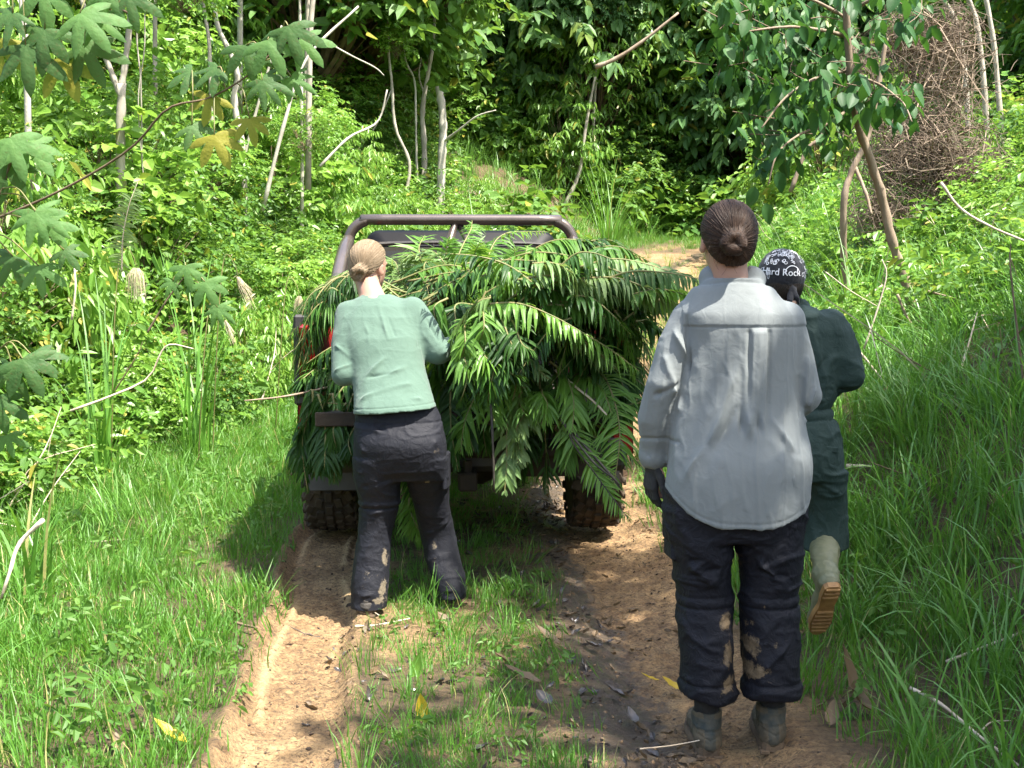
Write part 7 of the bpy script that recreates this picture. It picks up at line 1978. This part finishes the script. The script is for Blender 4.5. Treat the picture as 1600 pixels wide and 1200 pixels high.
# dead vine tangle draped over the bank
def vine_tangle():
    rr = np.random.default_rng(44)
    base = np.array(P(1470, 330, 13.0)); base[2] = Hs(base[0], base[1])
    e = empty('dead_vine_tangle', base, 'big brown tangle of dead dry vines draped over bushes at the upper right', 'dead vines')
    lumps = [(1465, 120, 13.2, .55, .55, .75), (1450, 230, 13.0, .65, .5, .55), (1410, 60, 13.3, .30, .3, .35), (1500, 270, 12.8, .55, .45, .42), (1400, 250, 13.0, .45, .4, .45), (1340, 130, 13.3, .30, .3, .5), (1480, 60, 13.4, .35, .3, .35), (1380, 330, 12.8, .35, .3, .25)]
    mb = MB()
    for (px, py, d, rx, ry, rz) in lumps:
        c = np.array(P(px, py, d)) - base; n = int(1150 * rx)
        u = rr.normal(size=(n, 3)); u /= np.linalg.norm(u, axis=1)[:, None]; pos = c + u * np.array([rx, ry, rz]) * (rr.uniform(.5, 1.12, n) + .12 * np.abs(rr.normal(size=n)))[:, None]
        for k in range(n):
            L = rr.uniform(.10, .34); dv = rr.normal(size=3); dv -= u[k] * (dv @ u[k]) * .75; dv[2] -= .3; dv /= np.linalg.norm(dv)
            kk = rr.normal(size=3) * .55; p0 = pos[k]; p1 = p0 + dv * L * .5 + kk * L * .18; p2 = p0 + dv * L + kk * L * .35 + np.array([0, 0, -.12 * L])
            V, F, _ = tube([p0, p1, p2], [.0032, .0028, .0014], 3); mb.add(V, F, 0)
    link('vines', mb.mesh('vines', [M['deadvine']]), e)
    mb = MB()
    for (px, py, d, rx, ry, rz) in lumps:       # the dead brush under the vines
        c = np.array(P(px, py, d)) - base
        for k in range(int(300 * rx)):
            a = rr.normal(size=3) * np.array([rx, ry, rz]) * .4; b2 = rr.normal(size=3) * np.array([rx, ry, rz]) * .4
            V, F, _ = tube(spline([c + a, c + (a + b2) / 2 + rr.normal(size=3) * .05, c + b2], 4), .006, 3); mb.add(V, F, 0)
    link('stems', mb.mesh('stems', [M['bark']]), e)
vine_tangle()
for k, (px, py, d, sc) in enumerate(((1420, 345, 11.6, .40), (1545, 330, 11.2, .5), (1590, 250, 12.0, .6), (1380, 300, 12.2, .35), (1585, 120, 14.5, .9))):
    g = np.array(P(px, py, d)); put_shrub('bush', (SH_MID, SH_LIME)[k % 2], g[0], g[1], sc, 1.0, 'leafy bush', 'bush', 'bushes around the dead vine tangle')
# ---- branches with big lobed leaves reaching in from the left
LOB = []
for k in range(4):
    V, F = leaf_lobed((5, 5, 7, 5)[k], .5, k); V[1:, 2] += np.random.default_rng(k).normal(size=len(V) - 1) * .022
    for tn, mt in ((.2, 'leaf_big'), (.6, 'leaf_soft'), (.99 if k == 0 else .45, 'leaf_big' if k % 2 else 'leaf_soft')):
        LOB.append(mesh_np('lobed_leaf', V, F, [M[mt]], True, {'tint': np.where((V[:, 2] > -0.42 * np.maximum(1e-6, np.hypot(V[:, 0], V[:, 1])) ** 1.8 + .01) | (np.arange(len(V)) == 0), min(.999, tn + .35 if tn < .9 else tn), tn)}))
def lobed_branch(stem, leaves, label, r0, r1, twigs=()):
    base = np.array(tuple(stem[0])); e = empty('lobed_leaf_branch', base, label, 'branch')
    c = spline(stem, 30) - base; V, F, C = tube(c, np.linspace(r0, r1, 30), 8); link('branch', mesh_np('branch', V, [F, C], [M['twig']], True), e)
    rr = random.Random(len(leaves))
    for (px, py, d, size, yaw, pit, kind) in leaves:
        pos = np.array(P(px, py, d)) - base
        a = math.radians(yaw); dv = np.array([[math.sin(a), -.35, -math.cos(a)]])       # yaw 0 = hangs straight down, + to the right
        up = np.array([[0, -1.0, pit]])
        R = frames(dv, up)[0]
        o = link('leaf', LOB[kind % len(LOB)], e); o.matrix_local = Matrix.Translation(Vector(pos)) @ (Matrix(R.tolist()).to_4x4() @ Matrix.Scale(size * .68, 4))
        k = int(np.argmin(np.linalg.norm(c - pos, axis=1))); near = c[k]
        mid = (near + pos) / 2 + np.array([0, 0, .05]); V, F, C = tube(spline([near, mid, pos], 8), [.0035] * 8, 5)
        link('leaf_stalk', mesh_np('leaf_stalk', V, [F, C], [M['rachis']], True), e)
q = lambda x, y, d: np.array(P(x, y, d))
lobed_branch([q(-260, 420, 6.6), q(-60, 360, 6.5), q(80, 305, 6.4), q(200, 235, 6.3), q(262, 170, 6.2), q(330, 152, 6.2), q(400, 108, 6.1), q(440, 60, 6.1)],
             [(385, 70, 6.1, .26, 10, .5, 0), (418, 62, 6.0, .27, 25, .3, 1), (450, 40, 6.0, .30, 20, .2, 3), (470, 60, 6.1, .26, 45, .4, 4), (340, 105, 6.2, .24, -60, 1.0, 3), (330, 150, 6.2, .22, -20, .3, 2), (300, 195, 6.2, .22, 40, .9, 5), (335, 210, 6.1, .26, 25, .5, 2), (410, 125, 6.0, .26, 40, .4, 6), (455, 120, 6.1, .22, 30, .4, 7), (390, 185, 6.1, .20, 10, .4, 2), (300, 110, 6.3, .22, -70, .9, 9)],
             'thin dark branch with drooping lobed leaves crossing the left foliage', .008, .004)
lobed_branch([q(-200, 60, 5.8), q(-60, 0, 5.7), q(40, -30, 5.6), q(140, -10, 5.6), q(200, 20, 5.6)],
             [(70, 45, 5.6, .30, -10, .5, 0), (40, 70, 5.6, .34, 5, .3, 3), (95, 90, 5.7, .30, 20, .3, 2), (130, 70, 5.7, .32, 30, .3, 5), (125, 20, 5.5, .32, 45, .5, 4), (150, 30, 5.6, .28, 60, .5, 7), (20, 20, 5.6, .26, -50, .8, 6), (165, -20, 5.6, .30, 30, .3, 8), (200, -10, 5.6, .26, 15, .3, 3), (70, -20, 5.6, .3, 0, .4, 1), (0, 60, 5.7, .28, -10, .3, 2)],
             'branch with large spotted lobed leaves hanging into the top left corner', .014, .006)
lobed_branch([q(-160, 520, 5.6), q(-60, 400, 5.5), q(0, 300, 5.5), q(20, 240, 5.5)],
             [(15, 215, 5.4, .30, 25, .8, 4), (40, 225, 5.5, .26, 50, .9, 1), (5, 250, 5.5, .28, -10, .4, 0), (55, 330, 5.4, .27, 25, .7, 7), (70, 345, 5.5, .22, 40, .5, 10), (60, 415, 5.5, .22, 10, .9, 4), (20, 400, 5.6, .24, -30, .5, 3), (100, 390, 5.5, .16, 40, .6, 9)],
             'branch with pale green lobed leaves at the left edge', .012, .006)
lobed_branch([q(-150, 640, 5.4), q(-60, 580, 5.3), q(0, 545, 5.3)],
             [(35, 560, 5.2, .26, 30, .6, 0), (20, 575, 5.3, .24, -10, .3, 6), (50, 555, 5.3, .22, 60, .8, 3), (-5, 620, 5.3, .24, 10, .4, 9), (10, 680, 5.4, .16, 20, .5, 4)],
             'low branch with dark lobed leaves at the left edge', .011, .006)
# large single leaves and long leaves
lobed_branch([q(230, 520, 8.2), q(260, 470, 8.2), q(290, 430, 8.2)], [(290, 415, 8.1, .25, 10, .5, 10), (320, 440, 8.1, .28, 25, .4, 1), (340, 480, 8.1, .24, 15, .3, 7), (270, 440, 8.2, .18, -30, .5, 4)],
             'small sapling with soft lobed leaves left of the truck', .008, .004)

for k, (px, py, d, sc) in enumerate(((720, 300, 18, .6), (770, 290, 18.5, .7), (820, 275, 19.5, .8), (850, 300, 20, .6), (745, 250, 21, .9), (800, 225, 22, 1.0), (880, 330, 21, .45), (600, 300, 17, .6), (650, 320, 17, .45))):
    g = np.array(P(px, py, d)); put_shrub('bush', (SH_WIDE, SH_LIME, SH_BIG)[k % 3], g[0], g[1], sc, 1.0, 'sunlit broad-leaved bush', 'bush', 'sunlit bushes left of the bend of the track')
# ---- plumes, yellowing frond, sticks and fallen leaves
def plume(px, py, d, L, w, lean, label):
    rr = np.random.default_rng(int(px)); top = np.array(P(px, py, d)); gz = Hs(top[0] - .25, top[1] + .1)
    base = np.array([top[0] - .25, top[1] + .1, gz]); e = empty('grass_plume', base, label, 'grass plume')
    c = spline([base, base + (top - base) * .6 + np.array([-.05, -.1, .15]), top + np.array([-.10, -.02, .13]), top + np.array([-.03, 0, .10]), top], 22) - base
    V, F, C = tube(c, np.linspace(.005, .0025, 22), 5); link('stalk', mesh_np('stalk', V, [F, C], [M['rachis']], True), e)
    mb = MB(); t0 = top - base
    for k in range(int(700 * w)):
        a = rr.uniform(0, 6.28); s = w * .5 * math.sqrt(rr.random()) * 1.15; l = L * rr.uniform(.45, 1.15)
        p0 = t0 + np.array([s * .35 * math.cos(a), s * .35 * math.sin(a), -.01 * rr.random()]); p1 = t0 + np.array([s * math.cos(a) * .9 + lean * .3, s * math.sin(a), -.35 * l]); p2 = t0 + np.array([s * math.cos(a) * 1.1 + lean, s * math.sin(a), -l])
        V, F, _ = tube([p0, p1, p2], [.0010, .0015, .0005], 3); mb.add(V, F, 0)
    link('tassel', mb.mesh('tassel', [M['plume']]), e)
plume(213, 418, 8.6, .22, .13, .0, 'cream tassel-like grass plume hanging at the left, fullest of the plumes')
plume(372, 432, 9.2, .22, .06, .10, 'wispy cream plume hanging above the bright leaves left of the truck')
plume(352, 500, 8.8, .17, .04, .06, 'small narrow cream plume below the wispy one')
plume(468, 462, 10.5, .20, .07, -.02, 'short cream plume beside the truck\'s left mirror')
frond([q(190, 425, 8.4), q(192, 370, 8.35), q(202, 320, 8.3), q(215, 285, 8.3)], 'yellowing fern frond standing upright in the left bank', None, 'fern_pale', .10, .016, up=(0, -1, 0), droop=.5, bare=.02, n=30, stem='dry')
def reed(px, py, d, L, n, seed, label):
    g = np.array(P(px, py, d)); me = grass_tuft('reed_clump', M['grass'], n, L, .022, .12, 1.1, seed, 8)
    link('reed_clump', me, None, label, 'grass clump', None, None, (g[0], g[1], Hs(g[0], g[1]) - .02))
reed(300, 420, 9.6, 1.7, 26, 901, 'tall reed clump standing behind the cream plumes')
reed(150, 470, 8.6, 1.4, 22, 902, 'tall reed clump at the foot of the forked tree')
reed(750, 330, 18, 1.8, 60, 903, 'large arching grass clump behind the roll bar')
reed(950, 350, 21, 2.0, 60, 904, 'straw-tinged grass clump at the bend of the track')
reed(30, 800, 5.2, .75, 20, 905, 'dark tall grass clump at the left edge of the verge')

def gstick(pxs, r0, r1, label, mat='dry', lift=.02, tip=None):
    pts = []
    for i, (px, py) in enumerate(pxs):
        g = ground_hit(px, py); pts.append(np.array([g.x, g.y, Hs(g.x, g.y) + lift + (tip or 0) * (i / (len(pxs) - 1))]))
    return stick(pts, r0, r1, label, 'stick', mat)
stick([q(68, 812, 4.6), q(30, 850, 4.6), q(15, 895, 4.5), q(2, 935, 4.5)], .012, .007, 'crooked bleached branch standing in the grass at the left edge', 'stick', 'dry')
stick([q(110, 642, 7.4), q(170, 620, 7.5), q(230, 592, 7.6), q(252, 550, 7.6), q(268, 538, 7.6), q(302, 545, 7.6)], .010, .005, 'pale curved branch lying over the left undergrowth', 'stick', 'dry')
stick([q(112, 500, 7.6), q(118, 450, 7.6), q(116, 415, 7.7)], .009, .006, 'upright pale stick in the left bank foliage', 'stick', 'dry')
gstick([(368, 985), (385, 993), (402, 1003)], .009, .005, 'short brown stick on the left edge of the rut', 'twig', .03)
gstick([(555, 993), (590, 985), (640, 976)], .007, .004, 'thin straw-coloured stick behind the blonde woman\'s boots')
stick([q(1422, 1075, 3.9), q(1470, 1100, 3.8), q(1530, 1150, 3.6), q(1610, 1210, 3.45)], .008, .006, 'long curved bare twig in the grass at the bottom right corner', 'stick', 'dry')
stick([q(1535, 1140, 3.6), q(1550, 1128, 3.62), q(1580, 1126, 3.66)], .004, .002, 'small side twig above the long curved one', 'stick', 'dry')
stick([q(1478, 1034, 4.2), q(1540, 1010, 4.2), q(1605, 985, 4.2)], .007, .006, 'straight bare stick at the right edge, lower of two', 'stick', 'dry')
stick([q(1550, 975, 4.4), q(1580, 968, 4.4), q(1605, 955, 4.4)], .007, .005, 'straight bare stick at the right edge, upper of two', 'stick', 'dry')
stick([q(1322, 728, 6.4), q(1360, 729, 6.4), q(1420, 735, 6.4)], .014, .008, 'pale cut stick lying in the grass right of the man', 'stick', 'dry')
stick([q(1335, 540, 7.2), q(1360, 570, 7.2), q(1385, 600, 7.1)], .011, .008, 'pale stick slanting behind the man\'s elbow', 'stick', 'dry')
stick([q(1350, 545, 7.4), q(1372, 480, 7.4), q(1385, 430, 7.4), q(1378, 405, 7.4)], .008, .004, 'thin curved stem rising behind the man\'s shoulder', 'stick', 'dry')
stick([q(1290, 425, 7.6), q(1330, 455, 7.6), q(1370, 478, 7.5)], .005, .003, 'thin pale twig crossing behind the bandana', 'stick', 'dry')
stick([q(1402, 460, 8), q(1420, 500, 8), q(1462, 560, 7.9)], .012, .008, 'weathered branch leaning on the foot of the dark-leaved tree', 'stick', 'bark')
stick([q(1470, 285, 7.6), q(1500, 325, 7.6), q(1550, 355, 7.5), q(1610, 380, 7.4)], .012, .008, 'bare curved branch reaching in from the right edge', 'stick', 'dry')
stick([q(1375, 690, 6.4), q(1420, 700, 6.4), q(1460, 722, 6.4)], .006, .004, 'thin dead twig in the bank grass above the pale stick', 'stick', 'twig')
stick([q(1450, 455, 8), q(1500, 470, 8), q(1530, 490, 8)], .010, .007, 'dead branch among ferns on the right bank', 'stick', 'bark')
gstick([(560, 680 + 270), (600, 975)], .004, .003, 'grass straw lying near the blonde woman\'s heel')
gstick([(1000, 1195), (1050, 1172), (1112, 1160)], .003, .002, 'yellow straw lying across the left hiking boot', 'dry', .05)
# fallen leaves one can point to
LFm = {}
def fallen(px, py, size, yaw, mat, label, tilt=.35, w=.5, curl=-.35, lift=.02, wave=.03):
    g = ground_hit(px, py); key = (mat, w, curl)
    if key not in LFm:
        V, F = leaf_fine(w, 6, .35, curl, wave); V[:, 1] -= .5; LFm[key] = mesh_np('fallen_leaf', V, F, [M[mat]], True, {'tint': np.full(len(V), .6)})
    o = link('fallen_leaf', LFm[key], None, label, 'fallen leaf'); o.location = (g.x, g.y, Hs(g.x, g.y) + lift + size * .12); o.rotation_euler = (tilt, rf.uniform(-.3, .3), math.radians(yaw)); o.scale = (size,) * 3
fallen(1325, 1118, .17, 55, 'litter', 'large curled grey-brown dead leaf right of the hiking boots', .35, .62, -.9, .04, .06)
fallen(1300, 1135, .09, -20, 'litter', 'brown shred of leaf just left of the large curled one', .5)
fallen(1048, 1068, .075, 60, 'yellow_leaf', 'bright yellow leaf on the track left of the turned-up trousers', .2)
fallen(1015, 1062, .07, 95, 'yellow_leaf', 'narrow yellow leaf beside the bright yellow one', .1, .3)
fallen(660, 1128, .10, 5, 'yellow_leaf', 'yellow leaf standing in the grass at the bottom centre', 1.2, .45)
fallen(265, 1172, .12, 75, 'yellow_leaf', 'yellow-orange leaf lying on the left grass at the bottom', .2, .42)
fallen(650, 1062, .10, 10, 'leaf_lime', 'light green leaf upright on the grass strip', 1.2, .45)
fallen(815, 1078, .14, 80, 'litter', 'long tan dead leaf in the middle of the strip', .1, .35)
fallen(790, 1050, .10, 100, 'litter', 'pale dead leaf above the long tan one', .2, .5)
fallen(855, 1012, .12, 60, 'litter', 'curled tan leaf at the edge of the muddy rut', .2, .4)
fallen(182, 1183, .08, 40, 'litter', 'brown dead leaf in the grass at the bottom left', .3, .6)
fallen(365, 973, .09, 100, 'litter', 'dark curled leaf on the left edge of the rut', .3, .5)
fallen(925, 1012, .075, 120, 'litter_dark', 'wet grey leaf on the mud in the middle of the right rut', .1, .6)
fallen(960, 1090, .075, 70, 'litter_dark', 'dark wet leaf on the mud beside the left hiking boot', .1, .6)
fallen(985, 1130, .075, 20, 'litter_dark', 'black wet leaf nearest the left hiking boot', .1, .6)
fallen(850, 1112, .075, 40, 'litter_dark', 'blackened leaf on the strip edge at the bottom', .1, .6)
fallen(1395, 780, .10, 30, 'litter', 'brown leaf caught in the bank grass', .9, .5)
fallen(1510, 690, .09, -40, 'litter', 'tan leaf caught in the grass on the right bank', .9, .5)
fallen(695, 985, .09, 50, 'litter', 'pinkish dead leaf in the grass beside the blonde woman\'s boot', .3, .6)
fallen(475, 990, .13, 95, 'litter_dark', 'thin dark leaf strip lying across the left rut', .05, .12)
for k, (px, py, h, lab) in enumerate(((640, 850, .42, 'young broad-leaved weed growing between the wheel ruts'), (55, 770, .40, 'single pale broad-leaved weed in the left grass'), (490, 720, .30, 'leafy weed beside the left tyre'), (1390, 480, .5, 'broad-leaved plant behind the bandana'), (1290, 480, .45, 'dark broad-leaved plant growing right behind the man\'s shoulder'), (1560, 640, .4, 'narrow-leaved herb in the right bank grass'))):
    g = ground_hit(px, py); base = np.array([g.x, g.y, Hs(g.x, g.y)]); e = empty('broad_leaved_weed', base, lab, 'weed')
    rr = random.Random(k); mb = MB(); mb.tube(spline([(0, 0, 0), (.02, 0, h * .5), (.0, .01, h)], 8), .004, 5); link('stem', mb.mesh('stem', [M['rachis']]), e)
    for i in range(6):
        a = i * 2.4 + k; V, F = leaf_fine(.42, 5, .12, .35)
        o = link('leaf', mesh_np('weed_leaf', V, F, [M['leaf_lime' if k in (0, 1) else 'leaf_mid']], True, {'tint': np.full(len(V), .6)}), e)
        o.location = (0, 0, h * (.45 + .1 * i)); o.rotation_euler = (.5, 0, a); o.scale = (h * .36 * (1 - .06 * i),) * 3

# ------------------------------------------------------------------ labels that single out look-alikes
LM = [("the blonde woman's head", 570, 400), ("the forked tree", 190, 150), ("the thick white trunk", 690, 230), ("the roll bar", 715, 335), ("the dead vine tangle", 1460, 180), ("the brown hair bun", 1140, 360),
      ("the fullest cream plume", 213, 445), ("the bend of the track", 1000, 400), ("the leaning tree's trunk", 1400, 400), ("the top left corner", 20, 20), ("the top right corner", 1580, 20), ("the bandana", 1220, 420),
      ("the grey forked trunk", 985, 220), ("the man's right elbow", 1340, 590), ("the left wheel", 520, 770), ("the upright yellowing frond", 200, 350), ("the thin white pole", 470, 120), ("the photo's left edge", 10, 420), ("the photo's right edge", 1590, 420), ("the photo's top edge", 880, 10)]
LMF = [("the roll bar's right corner", 890, 370), ("the roll bar's left corner", 545, 370), ("the blonde woman's head", 570, 410), ("her right elbow", 690, 555), ("the left tail lamp", 480, 560), ("the black hanging stalk", 768, 650), ("the right rear wheel", 930, 770),
       ("her left hip", 560, 680), ("the centre brace", 700, 365), ("the pale bare stalk", 910, 615), ("the grey sleeve", 1040, 560), ("her right hip", 695, 660), ("the heap's top", 760, 400), ("the load's right end", 1030, 450), ("the rear bumper", 760, 730)]
SHORTN = {'bushes': None}
def single_out():
    bpy.context.view_layer.update()
    by = {}
    for o in SC.objects:
        if o.parent is None and 'label' in o and o.get('group'): by.setdefault(o['label'], []).append(o)
    todo = {}
    for lab, obs in by.items():
        if len(obs) < 2: continue
        fr = obs[0].name.startswith('fern_frond')
        base = lab
        for w in (' at the', ' on the', ' high ', ' of the', ' rising', ' growing', ' shading', ' on the lower', ' across', ' arching', ' spreading', ' lying', ' drooping', ' hanging', ' buried', ' low in', ' tangled', ' with ', ' along', ' underside', ' over the', ' above', ' in front of', ' behind'):
            k = base.find(w)
            if k > 4: base = base[:k]
        base = ' '.join(base.split()[:5])
        todo.setdefault((base, fr), []).extend(obs)
    for (base, fr), obs in todo.items():
        res = {}
        for o in obs:
            c = Vector((0, 0, 0)); n = 0
            for q in [o] + list(o.children):
                if q.type == 'MESH' and q.data is not None and len(q.data.vertices):
                    bb = [q.matrix_world @ Vector(v) for v in q.bound_box]; m = sum(bb, Vector()) / 8; c += m; n += 1
            c = c / max(n, 1)
            if c.y < 1.5: continue
            px, py = px_of(c.x, c.y, c.z); px = min(max(px, 0), 1600); py = min(max(py, 0), 1200)
            lm = min(LMF if fr else LM, key=lambda t: (t[1] - px) ** 2 + (t[2] - py) ** 2)
            dx, dy = px - lm[1], py - lm[2]; r = math.hypot(dx, dy)
            h = 'left' if dx < 0 else 'right'; v = 'above' if dy < 0 else 'below'
            rel = (v if abs(dx) < .42 * abs(dy) else (h + ' of' if abs(dy) < .42 * abs(dx) else ('lower ' if v == 'below' else 'upper ') + h + ' of'))
            rel = ('just ' if r < (35 if fr else 70) else '') + rel
            res.setdefault(rel + ' ' + lm[0], []).append((c.y, o))
        for rel, L in res.items():
            L.sort(key=lambda t: t[0])
            n = len(L)
            for i, (y, o) in enumerate(L):
                tail = ''
                if n == 2: tail = (', nearer of two', ', farther of two')[i]
                elif n == 3: tail = (', nearest of three', ', middle of three', ', farthest of three')[i]
                elif n > 3: tail = ', ' + ('nearest', 'second nearest', 'third nearest', 'fourth nearest', 'fifth nearest', 'sixth nearest', 'seventh nearest', 'eighth nearest', 'ninth nearest', 'tenth nearest', 'eleventh nearest', 'twelfth nearest', 'thirteenth nearest', 'fourteenth nearest', 'farthest')[min(i, 14)]
                o['label'] = base + ' ' + rel + tail
single_out()
